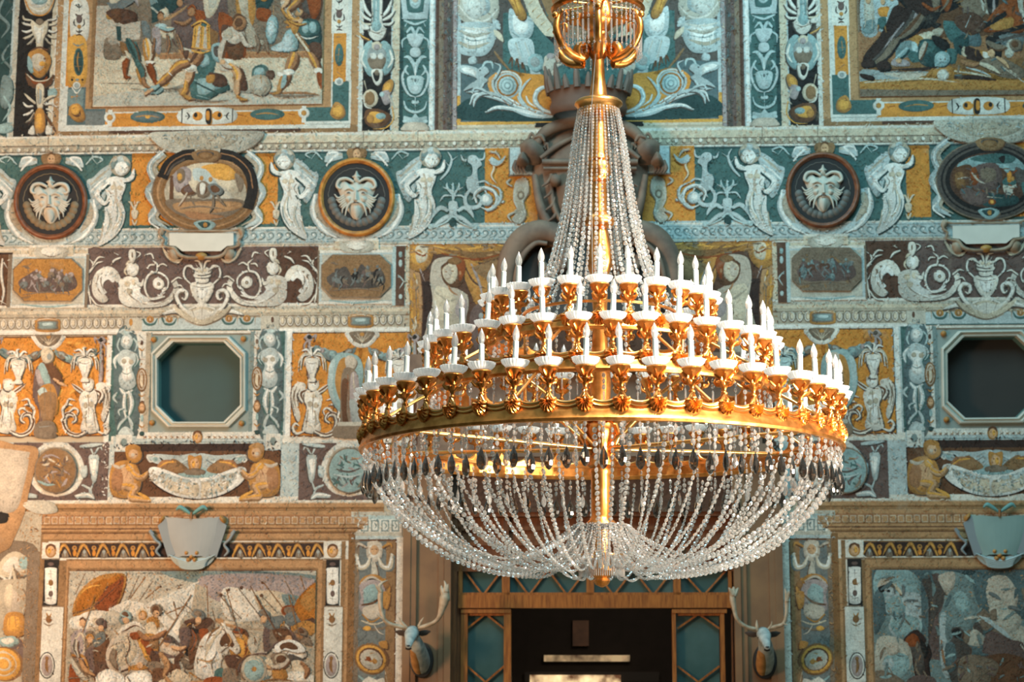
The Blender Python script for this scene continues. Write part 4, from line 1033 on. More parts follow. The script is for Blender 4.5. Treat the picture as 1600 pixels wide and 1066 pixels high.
def orange_panels(p):
    for cx, x0, x1, y0, yy in ((76, -40, 168, 527, 524), (566, 457, 640, 520, 520)):
        p.rect('e', x0, y0, x1, 682); p.rect('o', x0 + 1, y0 + 2, x1 - 1, 680)
        p.daubs(['o', 'O', 'x', 'o', 'o'], max(x0, 2) + 8, y0 + 8, x1 - 8, 672, 90, 9)
        dy = 0 if cx < 300 else -4
        # shell lunette
        p.dsl('B z -24,-4 -22,8 -12,18 0,21 12,18 22,8 24,-4; B s -18,-4 -16,6 -8,13 0,15 8,13 16,6 18,-4; S c 2.4 0,12 -14,0; S c 2.4 0,12 -8,-3; S c 2.4 0,13 0,-4; S c 2.4 0,12 8,-3; S c 2.4 0,12 14,0; E y 0 0 4 3', (cx, 527 + dy, 1, False, 0))
        for fx in (1, -1):      # hanging garland and ribbons
            p.dsl('''K aTl 10,22 22,30 40,34 56,28 72,20 76,28 62,38 44,46 26,40 12,32; K sTg 14,26 24,26 30,34 20,38; K aGl 40,30 52,28 54,38 42,42; E l 30 36 4 3; E p 62 28 4 4; E l 48 34 3 3; E s 20 33 3 3; S e 2 12,34 28,43 46,46 62,38
            K pek 78,6 84,2 90,8 84,14 78,12; Q pe 3 84,12 90,20 88,34; Q pe 6 82,14 82,60 78,88; S l 2 82,20 81,60; Q pe 3 78,8 72,4 74,14; K pe 78,86 84,84 86,96 80,98''', (cx, 524 + dy, 1, fx < 0, 0))
        p.dsl(M['herm'], (cx + 62 if cx < 300 else cx - 62 - 14, 630, 1.0, cx > 300, 0)); p.dsl(M['herm'], (cx - 62 if cx < 300 else cx + 62, 630, 1.0, cx < 300, 0))
        p.dsl(M['reedvase'], (cx + 57 if cx < 300 else cx - 78, 575, 1.0, False, 0)); p.dsl(M['reedvase'], (cx - 47 if cx < 300 else cx + 58, 578, 1.0, False, 0))
    # central robed figures
    p.dsl('''B v 56,580 64,570 76,566 88,584 96,600 86,640 78,660 74,680 60,676 62,644 52,620; B e 62,572 76,562 90,576 100,594 92,604 80,590 70,584; B l 60,574 68,568 78,588 80,606 72,604 64,588; B p 56,582 62,578 66,590 70,600 62,604; K cs 66,548 76,544 84,552 82,564 72,568 66,560; E g 78 558 4 5; S c 3 68,550 76,546 82,550
    S f 5 84,592 96,600 106,604; B y 66,604 84,602 92,630 86,652 66,640 60,620; B L 60,612 70,606 76,618 68,626; B u 62,620 88,616 84,656 70,664; S s 2 70,606 72,660; S s 2 80,604 80,655; S F 3 66,640 64,660; B s 58,662 84,660 88,684 56,684; S g 3 62,668 82,666''')
    p.dsl('''B l 522,560 540,552 562,560 568,590 556,640 540,650 520,630 512,596; B y 530,566 544,560 554,580 550,630 536,634 524,600; B L 514,576 524,562 520,610 528,634 516,618; K qs 540,560 550,556 558,566 552,578 542,576; B s 536,580 556,580 562,610 560,650 564,680 536,680 532,640; B p 548,590 560,590 564,640 566,676 550,676; B e 534,600 544,596 542,640 546,668 536,660; S c 3 552,584 556,640; B g 546,628 560,630 566,656 556,676; S r 2 544,586 546,650''')
    p.dsl('B s 528,664 572,664 580,684 524,684; R h 528,660 572,666; S s 2 536,668 532,684')

def window_surround(p):
    p.dsl('''R z 168,524 176,782; R W 170,524 173,782; R t 176,524 212,692; R j 205,522 214,700; R s 212,522 214,700; R w 214,520 231,686; R a 231,520 233,676; R i 229,520 231,680; R w 394,518 410,686; R a 392,518 394,676; R i 410,518 412,686; R w 214,676 410,686; R s 214,686 410,688; R t 412,518 446,690; R j 446,518 457,690; R W 449,518 453,690
    R z 174,682 640,692; R z 445,682 640,692; H j 200,686,694,440; H a 200,691,692.4,440''')
    p.dsl(M['caryatid'], (196, 524, 1.02, False, 0)); p.dsl(M['caryatid'], (424, 521, 1.02, True, 0))
    p.dsl('R j 178,682 212,706; R w 182,680 206,704; R j 412,680 440,704; R w 416,678 438,702; E a 194 692 5 7; E a 427 690 5 7')
    for x in (222, 402):
        dy = 0 if x < 300 else -2
        p.dsl('''S k 1.6 -4,-70 4,-62; E d 0 -58 2.4 4; S y 2 -5,-50 0,-46 5,-50; S k 2 0,-46 0,-34; S r 2 -5,-32 5,-32; S y 2 0,-26 -4,-18
        E B 0 0 8.6 19; E q 0 0 6.6 16.4; E B -.5 0 5 14; S c 5 0,-10 -1,4 1,12; E q -1 -9 2.4 3; S s 1.2 2,-6 2,10; S y 2 -5,22 0,26 5,22; S k 1.6 -5,28 5,28; E B 0 44 6 9; E f 0 43 4 6; S e 2 -4,36 0,34 4,36; E e -1.4 42 .8 .8; E e 1.6 42 .8 .8; E l 0 60 2.4 6; S y 2 -5,70 0,74 5,70; E T 0 84 4 4; S r 2 0,76 0,80''', (x, 594 + dy, 1, False, 0))
    for k in range(9):
        for sx in (-1, 1):
            x = 312 + sx * (16 + k * 8.6)
            p.stroke('y' if k % 2 else 'B', 2.4, [(x - 3, 684 - 2), (x + 3, 684 + 2)]); p.stroke('k' if k % 3 == 0 else 'r', 1.4, [(x - 3, 686), (x + 3, 681)])
    p.dsl(M['face'], (309, 683, .9, False, 0))

def putto_row(p):
    p.dsl('H j -40,692,786,640; R D 172,690 440,780; R e 176,706 436,778; R j 168,690 176,782; R j 440,690 452,782; H z -40,778,787,640')
    # roundel grounds to the left and right of the child panels
    for cx, s_ in ((88, 1), (546, 1)):
        p.dsl('''R v -66,-46 80,44; S w 12 -20,-42 14,-40 34,-20 38,4 24,28 -4,38; S w 12 20,-42 -14,-40 -34,-20 -38,4 -24,28 4,38; S i 4 -14,-38 18,-34 32,-14 34,6 20,26; S i 4 14,-38 -18,-34 -32,-14 -34,6 -20,26; Q jnW 8 30,38 50,36 60,42; Q jn 8 -30,38 -50,36 -60,42
        K jnW 52,-26 66,-26 66,-10 62,14 56,14 52,-10; S s 1 56,-20 58,8; Q jn 3 58,-28 52,-40 48,-36; Q jn 3 60,-28 68,-40 72,-34; Q jn 3 58,16 54,30 60,40; S j 4 40,20 52,26 56,36; Q jn 6 38,-40 56,-42 74,-44; K jn 40,-6 48,-10 48,6 40,8
        K jnW -52,-26 -66,-26 -66,-10 -62,14 -56,14 -52,-10; Q jn 3 -58,-28 -52,-40; Q jn 3 -60,-28 -68,-40; Q jn 5 -46,32 -58,28 -62,16''', (cx, 738, 1, cx > 300, 0))
    # central swag
    for fx in (False, True):
        p.dsl('''B j 0,-26 30,-24 66,-26 80,-20 60,-10 40,-14 20,-4 0,0; S w 3 60,-22 78,-24 74,-14 66,-18; B l 0,-2 12,-4 30,4 24,12 0,14; Q jk 5 12,-20 30,-12 48,-16 58,-22; B u 14,-2 34,-18 44,-16 56,-4 44,2 26,4; B F 40,-16 56,-16 64,-4 52,-6; S x 3 34,-14 50,-12 62,-4; E l 66 -18 4 4
        K WDj -4,14 20,10 46,0 66,-6 76,-2 72,14 56,28 30,40 0,44 -4,40; B c 0,20 30,18 50,16 44,30 20,38 0,40''', (309, 736, 1, fx, 0))
        cols = ['w', 'W', 'j', 'c', 'q', 'i', 'w', 'a']
        old = p.T; p.T = (309, 736, 1, fx, 0)
        for k in range(90):
            t = random.random(); x = t * 72; yb = 30 - 26 * t ** 1.6 + random.uniform(-13, 13) * (1 - .35 * t); p.stroke(random.choice(cols), 2.2, [(x, yb), (x + random.uniform(-2, 5), yb + random.uniform(-4, 4)), (x + random.uniform(0, 6), yb + random.uniform(-2, 6))])
        p.T = old
    p.dsl('B y -11,-20 -6,-22 0,-20 6,-22 11,-20 9,-2 0,6 -9,-2; E f 0 -8 7 10; E x -2 -8 3 6; E e -3 -11 1.2 1; E e 3 -11 1.2 1; S r 1.4 -3,-2 3,-2; B s -16,2 0,-2 16,2 12,8 -12,8; S y 2 -9,-20 -8,-24; S y 2 9,-20 8,-24', (305, 734, 1, False, 0))
    p.dsl(M['putto'], (206, 746, 1.08, False, 0)); p.dsl(M['putto'], (404, 744, 1.08, True, 0))
    # worn bare plaster at the far left end
    p.dsl('B b -30,700 30,696 60,702 56,730 46,770 40,800 24,840 10,860 -30,860; B q -30,708 40,706 46,716 38,760 22,800 -30,790; B k -30,800 10,802 14,808 8,818 -30,818; B h 36,788 60,782 84,786 90,800 70,804 50,800')

def upper_strips(p):        # upright strips either side of the great upper murals
    p.dsl('''R T -40,-60 24,214; R j 24,-60 31,214; R h 27,-60 34,214; R k 34,-60 92,213; R c 86,-60 96,213
    R k 565,-60 613,204; R w 561,-60 565.5,205; R j 613,-60 616,204; R c 615,-60 626,204; R t 626,-60 672,204; R T 626,-60 629,204; R j 672,-60 681,203; R W 673,-60 676,203
    R v 681,-60 714,203; R d 683,-60 687,203; R s 687,-60 692,203; R n 700,-60 705,203; R p 709,-60 713,203''')
    p.daubs(['v', 's', 'm', 'e', 'G'], 688, 0, 708, 200, 80, 3.2, 90)
    p.dsl('S a 5 10,-10 -2,20 14,40 2,60; S m 4 20,10 6,30; S a 4 14,70 4,90 18,110 6,130; K aT 4,120 18,124 20,150 10,170 0,160; S l 4 6,150 16,170 4,190; B l 0,196 16,192 20,206 0,208; S t 5 2,100 20,84; S a 3 20,130 8,150')
    p.dsl(M['trophy'], (62, -4, 1.0, False, 0)); p.dsl(M['trophy_b'], (589, 2, 1.0, False, 0)); p.dsl(M['candel'], (649, -2, 1.0, False, 0))

def lower_strips(p):        # trophies beside the door piers and at the far left
    p.dsl('''R h 549,800 628,842; R L 549,806 628,812; R w 549,812 628,824; H z 549,826,832,628; R j 549,838 629,846; R w 619,840 631,1110; R z 621,840 626,1110; R s 631,840 632.4,1110
    R e 553,843 617,1110; R G 556,846 614,1110; R u 604,846 615,1110; R s 552,843 558,1110''')
    for k in range(4): p.dsl('R a -6,-9 6,9; R w -4,-7 4,7; S a 2 -1,-5 2,0 -1,5', (570 + k * 16, 822, 1, False, 0))
    p.dsl('''K qGz -10,-16 10,-16 12,4 4,14 -4,14 -12,4; E f 0 -4 7 8; E e -3 -5 1.2 1; E e 3 -5 1.2 1; Q qe 4 -12,-8 -24,-14 -28,-8; Q ye 4 12,-8 24,-14 28,-8; Q cGz 8 -28,2 -24,22 -12,20 -6,6; Q cGz 8 28,2 24,22 12,20 6,6; S W 3 -27,6 -22,22 -12,20; S W 3 27,6 22,22 12,20; S h 4 -4,14 -2,34; K he 0,14 6,36 -6,36''', (585, 864, 1, False, 0))
    p.dsl('''K yek -22,-16 -12,-26 4,-28 16,-20 20,-8 -18,-4; S q 4 -20,-14 -4,-24 14,-16; K pel -22,-12 0,-20 16,-10 18,14 10,30 -8,34 -22,26 -20,6; B l -12,-8 2,-12 6,8 -6,16 -16,8; S e 4 -20,20 0,16 16,2; B q -16,24 10,18 14,34 0,42 -14,38; S y 3 -18,34 -4,46 12,38; Q ye 5 16,-22 24,-6 18,10; E B 20 -12 5 7; K ye 14,0 26,2 22,26 14,20
    S c 3 -20,44 0,50 20,44; S s 4 -22,54 -6,58 14,56 24,48; E x -10 56 6 4; S q 2 0,50 8,62 16,66; B G -24,56 -10,66 -24,76''', (584, 926, 1, False, 0))
    p.dsl('''E B 0 0 27 24 30; E x 0 0 24 21 30; E e 0 0 20 17 30; E q 0 1 18 15 30; E h 0 1 15 12 30; S y 3 -8,-4 0,4 6,-2; E r -4 0 4 4; E y 6 4 4 4; S y 3 -2,-8 6,-10; S e 3 20,-16 28,0 24,16; K ye 12,-26 24,-28 26,-16 16,-18; S l 4 -20,26 -8,34 8,28; B z -14,36 -4,28 8,32 20,30 18,44 -12,44; S c 2 22,20 26,40''', (580, 1030, 1, False, 0))
    # far left trophy strip
    p.dsl('''R i -40,800 52,1110; B s -40,850 52,850 50,900 -40,900; K cGz -6,890 8,870 24,862 40,870 50,890 34,900 22,880 20,900 4,902; E l 38 880 8 10; S z 4 0,900 14,906 20,884; S c 5 20,886 24,910 18,920; K ieq 2,910 22,906 34,916 42,930 38,960 30,970 34,990 4,990 8,966 0,940; S s 2 20,912 18,960; B c 10,918 20,916 18,950 8,944; K yex 10,960 36,960 38,992 8,992; S F 2 16,964 14,990; S F 2 24,964 26,990; S s 3 36,920 46,940 42,966
    E v 28 1020 14 22; K lGz -4,1000 20,994 30,1004 10,1012; E B 8 1038 30 27 20; E x 6 1038 27 25 20; E c 6 1038 21 19 20; E x 6 1038 19 17 20; E c 6 1038 13 11 20; E x 6 1038 9 8 20; S c 1.6 -10,1024 6,1018 20,1026; S c 1.6 -8,1050 8,1056 22,1048; R s 44,862 52,1110''')

def frame_upper(p):         # painted frame of the upper great murals (left one)
    p.dsl('''R w 92,-60 561,206; R b 94,-60 559,206; R u 94,201 559,206; R d 170,202.5 470,206; P b 98,-60 92,-60 88,140 86,208 96,208
    R w 103,-60 547,200; R w 108,-60 541,200; R o 111,-60 539,194; R w 135,-60 519,173; R b 137,-60 517,171; R u 152,-60 505,165; R b 155,-60 503,163; R u 148,-60 152,160; R q 158,-60 160,158
    R m 103,137 132,197; R m 103,171 164,198; R w 101,196 170,200; R t 478,168 546,194; R t 520,128 546,194; R w 476,190 548,193.4; R w 545.6,126 548,193; R w 101,135 104,199; R a 106,140 130,166; R G 134,174 162,196
    B z 112,4 137,4 137,62 112,62; R z 520,-60 544,52; B x 108,62 134,62 134,130 108,130''')
    p.dsl(M['cartmotif'], (124, 32, 1.0, False, 0)); p.dsl(M['cartmotif'], (530, 24, 1.0, True, 0))
    p.dsl('''E t 123 97 8 22; E T 123 97 6 19; S y 2 123,82 121,96 124,112; S y 1.5 118,90 128,90; S y 1.5 118,104 128,104; S a 2 114,68 122,72 132,68; E k 113 125 2 2; E k 129 125 2 2; E a 121 125 3 2; E t 530 86 7 18; S o 2 530,76 528,96; S y 1.5 525,86 535,86; S s 2 526,58 534,58; S s 2 526,112 534,118
    E w 120 134 6 6; E g 120 134 4 4; E w 530 128 7 6; E g 530 128 4 4; S z 2.4 112,136 120,146 128,136; S o 2 112,152 126,150; S y 2 121,146 119,160
    K yue 110,166 122,162 130,172 132,186 120,190 108,180; E x 118 172 7 8; S e 2 114,170 120,168; S u 3 124,178 130,192; K yur 524,160 536,166 538,180 526,186 516,178; E x 528 174 8 9; S e 2 522,168 532,166; S e 2 518,180 528,184
    E w 172 184 9 9; R w 169,172 175,198; E y 172 184 5 5; E w 475 177 9 8; R w 472,166 478,192; E y 475 177 4.4 4.4
    E t 231 183 27 9.5; E m 231 183 24 7; S y 2 212,183 231,181 250,184; E x 231 183 4 3; E t 418 179 27 9; S y 2 400,179 418,177 436,180; S y 2.4 184,183 200,186; S y 2.4 262,182 280,186; S r 2 366,178 386,182; S r 2 450,178 462,180
    B w 286,171 362,170 362,192 286,193; R k 284,170 285,193; R k 363,170 364,192; E o 309 182 8 7; E o 340 181 8 7; E k 306 180 3 4; E k 343 180 3 4; K kyo 322,172 330,172 330,192 322,192; S k 2.4 292,176 296,182 292,188; S k 2.4 358,176 354,182 358,188; S k 2 290,182 300,182; S k 2 350,181 360,181''')

def frame_lower(p):         # painted architecture round the lower murals (left one)
    p.dsl('''R b 34,786 556,1110; R c 40,783 600,788; R b 40,788 600,796; R B 40,794 600,795.6; R u 40,798 600,799.4; R b 44,800 600,806; R B 44,806 600,807.4; R b 46,807 575,820; R F 50,806 575,808''')
    for k in range(44):
        x = 44 + k * 12.1
        if x > 565: break
        p.rect('F', x, 807.5, x + 11, 821); p.rect('q' if k % 2 else 'c', x + 1, 808, x + 9.6, 819); p.rect('b', x + 1.8, 809, x + 9, 818)
    p.dsl('''R B 44,820 570,822; R b 48,822 568,827; R e 48,826 564,828; R b 50,828 560,831; R B 52,831 556,833; R e 54,833.6 554,834.6
    R b 54,835 551,1110; R u 54,835 56,1110; R q 66,845 548,847; R u 66,843 548,845; R z 68,847 546,874; R u 90,848 526,873; R D 92,850 524,872; R z 92,872 524,874; R u 92,874 512,876
    R z 64,874 94,1110; R z 506,847 534,1110; R b 94,878 510,1110; R u 93,876 95,1110; R u 504,876 506,1110; R u 108,888 494,890.6; R e 110,891 490,894; R u 107,888 109.6,1110; R u 490,888 492.6,1110; R u 534,846 536,1110; R u 62,846 64.6,1110; R B 545,835 551,1110''')
    for k in range(16):     # acroter frieze
        x = 102 + k * 30.4
        if 235 < x < 365 or x > 498: continue
        p.dsl('S y 5 -12,10 -6,-4 -2,-9 4,-4 10,9; S x 2 -12,9 -5,-6 -1,-9; S x 2 2,-6 10,8; B s -5,10 0,-3 6,10; E g 0 2 2.6 3; S g 3 0,4 0,10; E y 15 -4 4 4; E o 15 4 3 5; E d 15 -5 1.6 1.4', (x, 861, 1, False, 0))
    for x0, dx in ((80, -6), (520, 4)):
        p.dsl('R z -13,848 13,873; R k -10,875 10,948; B W -8,888 8,888 9,896 9,936 6,944 -6,944 -9,936 -9,896; R w -13,949 13,1110; R s -14,873 14,875; R s -14,947 14,949; E v 0 882 5 3', (x0, 0, 1, False, 0))
        p.dsl(M['face'], (x0, 861, 1.0, False, 0))
        p.dsl('S d 1.6 0,-24 0,-8; S s 1.6 -4,-18 4,-18; E B 0 -4 4 5; S y 2 -6,-2 6,-2; S k 1.6 0,2 0,8; E v 0 13 3.6 5; S s 2 -5,20 5,22; S k 1.4 0,18 0,26', (x0, 915, 1, False, 0))
        p.dsl('S y 3 -4,-10 0,-2 4,-10; E B 0 0 5 6; S s 2 -8,6 0,10 8,6; S y 2 0,6 0,14; S v 2 -6,-14 6,-14; S r 1.5 -8,0 8,2', (x0 - 3 if x0 < 300 else x0 - 1, 968, 1, False, 0))
        p.dsl('E k 0 0 12.5 21; E w 0 0 11 19.4; E p 0 0 9 17; S B 5 0,-10 -1,2 2,12; E B 0 -11 3 3.4; S B 2.4 -4,-4 5,2; S B 2.4 0,4 -3,13', (x0 - 6 if x0 < 300 else x0 - 2, 1040, 1, False, 0))

def centre_panel(p):        # trophies round the shield above the door axis (left half, mirrored)
    p.dsl('''R c 711,-60 932,197; R j 712,-60 720,190; R x 712,150 719,194; R x 712,190 932,193; R n 721,-60 932,188; R m 721,100 932,188; B T 760,150 800,170 860,180 932,180 932,188 722,188 722,160; R t 786,20 932,150
    K hnj 716,-20 730,-30 760,-30 776,-10 780,20 770,34 752,40 728,36 716,20; B w 724,-10 748,-16 760,10 744,30 726,16; S a 1.6 736,-20 730,20; S a 1.6 750,-20 752,30; S z 4 716,8 736,30 760,32 778,14; S y 2 718,0 716,20
    K jnW 716,40 740,34 772,38 776,52 768,76 752,88 720,84 714,66; S h 6 718,48 740,56 770,50; S a 1.6 718,56 740,64 770,58; S i 6 716,66 738,74 766,66; S a 1.6 722,58 722,82; S a 1.6 732,60 732,84; S a 1.6 744,62 744,84; S a 1.6 756,60 756,82; S z 4 720,42 744,46 770,42; K jn 770,30 780,34 782,46 772,42; K cn 772,46 784,54 786,66 774,56; S z 2.4 730,66 732,80
    Q un 4 772,80 784,96 800,114; K jG 732,92 742,88 744,98 734,100
    K jtW 796,14 810,22 830,28 834,44 826,60 806,62 796,48; S a 2 800,50 814,60 828,56; B j 796,62 830,62 836,90 842,110 850,124 832,128 826,104 812,100 798,86; S h 3 806,66 814,96; S h 3 820,66 832,100; S L 4 812,70 824,110; S a 1.4 810,66 818,96; S a 1.4 826,70 838,110
    K yex 792,-30 810,-20 812,0 822,22 818,32 808,28 800,10 790,-10; S r 3 800,-10 812,24
    P c 812,-60 834,-60 840,-10 850,20 866,46 884,68 876,76 850,54 830,30 818,0; P k 880,60 886,70 870,74 852,56; P u 836,-60 932,-60 932,60 900,60 880,52 858,30 842,-10; C e 2 834,-60 840,-8 852,22 870,46 886,58''')
    for k in range(8): t = k / 7; x = 824 + 48 * t ** 1.2; y = -6 + 74 * t; p.stroke('y', 2.6, [(x - 3, y + 3), (x + 6, y - 5)])
    p.dsl('''S e 3 795,100 800,90 800,112; S e 3 806,102 808,92 812,114; S e 3 816,108 816,98 822,116; E t 836 90 6 5; K lmg 826,90 838,84 848,92 848,106 836,112 826,104; E g 834 98 5 6; K qms 852,88 866,84 876,92 882,98 870,106 868,116 858,118 848,108 850,98; B h 856,94 868,92 862,112 852,106; E p 860 88 6 5
    B o 762,126 780,112 800,112 830,116 850,118 866,140 880,160 884,176 850,178 820,172 790,158 770,150; B O 780,112 800,110 820,118 790,120; E j 793 134 20 20; E O 793 134 17 17; E L 793 134 14 14.4; E a 793 134 10.6 11; E L 793 134 9.4 9.8; E a 793 134 5.4 5.6; E L 793 134 4 4; C w 2.6 772,132 776,118 790,112 806,116 814,128 812,142
    K jnW 714,106 724,102 744,106 752,116 750,126 740,120 722,114; K jn 748,108 758,104 764,112 756,120 762,126 748,136 736,138 724,142 734,132 748,122; S L 4 752,110 758,98 768,98 770,108; Q jn 4 756,130 746,142 728,144; E k 750 110 1.4 1.2
    Q jnW 6 860,178 820,170 790,158 764,150 742,148 734,164; Q jn 5 800,162 776,148 754,146 742,156 740,168; Q jnW 6 840,178 800,170 776,168 758,176; Q jn 4 770,150 754,140 742,138 738,144; Q jn 4 782,152 772,140 770,128 776,118 782,104 772,98; S j 8 864,182 830,180 800,172; S W 3 850,182 820,176 796,168
    Q jOW 7 866,178 846,170 836,156 840,142 852,136 860,142; Q jO 5 836,174 816,162 808,150; Q jO 4 826,170 812,150 820,132 830,122; Q jOW 4 812,164 798,156 788,150; Q jO 4 850,176 832,160; S w 3 822,150 826,160 838,168; Q rO 2 786,156 794,164; Q rO 2 802,156 808,166
    S T 10 880,96 900,110 912,130; S T 14 880,120 900,136; S l 4 896,96 906,116; B t 888,110 932,100 932,150 880,150''')
    p.dsl('R k 836,192 932,198')

def curtain(p):             # draped curtain and reclining nude beside the door pediment
    p.dsl('''R d 634,385 932,800; R D 655,440 700,560; B y 636,378 700,382 780,380 850,374 870,384 830,404 780,414 740,410 700,398 660,400 640,430; B B 680,386 740,394 800,390 850,384 820,402 770,410 720,400; S r 4 690,396 740,406 790,396; S x 3 670,384 720,390 780,382; S d 3 700,404 750,412 800,398 840,386
    K bdy 636,430 654,424 660,470 658,540 662,600 636,600; S x 3 642,434 644,500 646,580; S s 3 650,450 652,560; K ydx 640,380 660,376 676,384 674,408 660,424 642,420 634,404; B c 650,386 668,386 666,406 652,410; S r 3 646,392 660,400 668,394; S y 3 642,410 658,418; S q 3 654,388 664,396; Q pe 4 656,420 664,440
    B y 720,410 744,410 760,430 768,460 750,480 736,460; S d 3 726,416 740,440 760,452; S p 4 736,412 748,440 756,470; B u 740,420 760,410 800,400 820,404 800,420 770,440''')
    p.daubs(['y', 'B', 'x', 's', 'b'], 640, 380, 840, 400, 60, 5, 10)
    p.daubs(['b', 'x', 's', 'y', 'c'], 638, 430, 655, 590, 60, 4, 90)
    # figure
    p.dsl('''B q 674,420 682,408 700,402 716,404 722,412 700,410 690,416 690,424 700,446 716,452 730,462 732,480 728,500 730,530 720,560 700,580 664,580 660,540 670,500 676,470 672,440; B c 680,450 700,452 712,470 704,500 690,510 680,490; B p 716,470 730,470 726,500 712,490; S u 3 690,418 694,436 704,446; S q 6 674,430 680,410 700,404 716,406; B i 680,510 710,500 722,530 700,560 676,550; S z 4 680,470 682,500
    B e 690,420 700,408 716,404 726,414 726,430 720,446 708,450 696,444 690,432; B c 692,420 702,412 712,414 715,426 712,438 704,444 696,438 692,430; B q 694,422 702,416 706,428 700,438 694,432; B r 710,406 722,404 728,416 724,432 718,440 716,424; B B 700,406 712,402 722,408 714,414 702,412; E F 697 425 2.2 1; E F 707 424 2.4 1; S q 2 702,424 701,431; S F 1.4 698,436 705,435; E F 719 427 2 3.6; S F 3 700,446 706,456 716,462; S i 3 680,456 700,470 716,466; S s 2 700,480 704,520; S i 4 672,500 668,540 676,580; S s 2 690,516 700,516
    B d 690,560 760,540 800,560 800,640 650,640; B v 740,480 790,470 800,540 760,560 736,530; S s 3 750,500 770,520; E g 752 494 4 5; B d 640,590 700,585 690,660 640,660; R d 634,600 700,780; B e 640,610 690,600 700,650 650,660''')
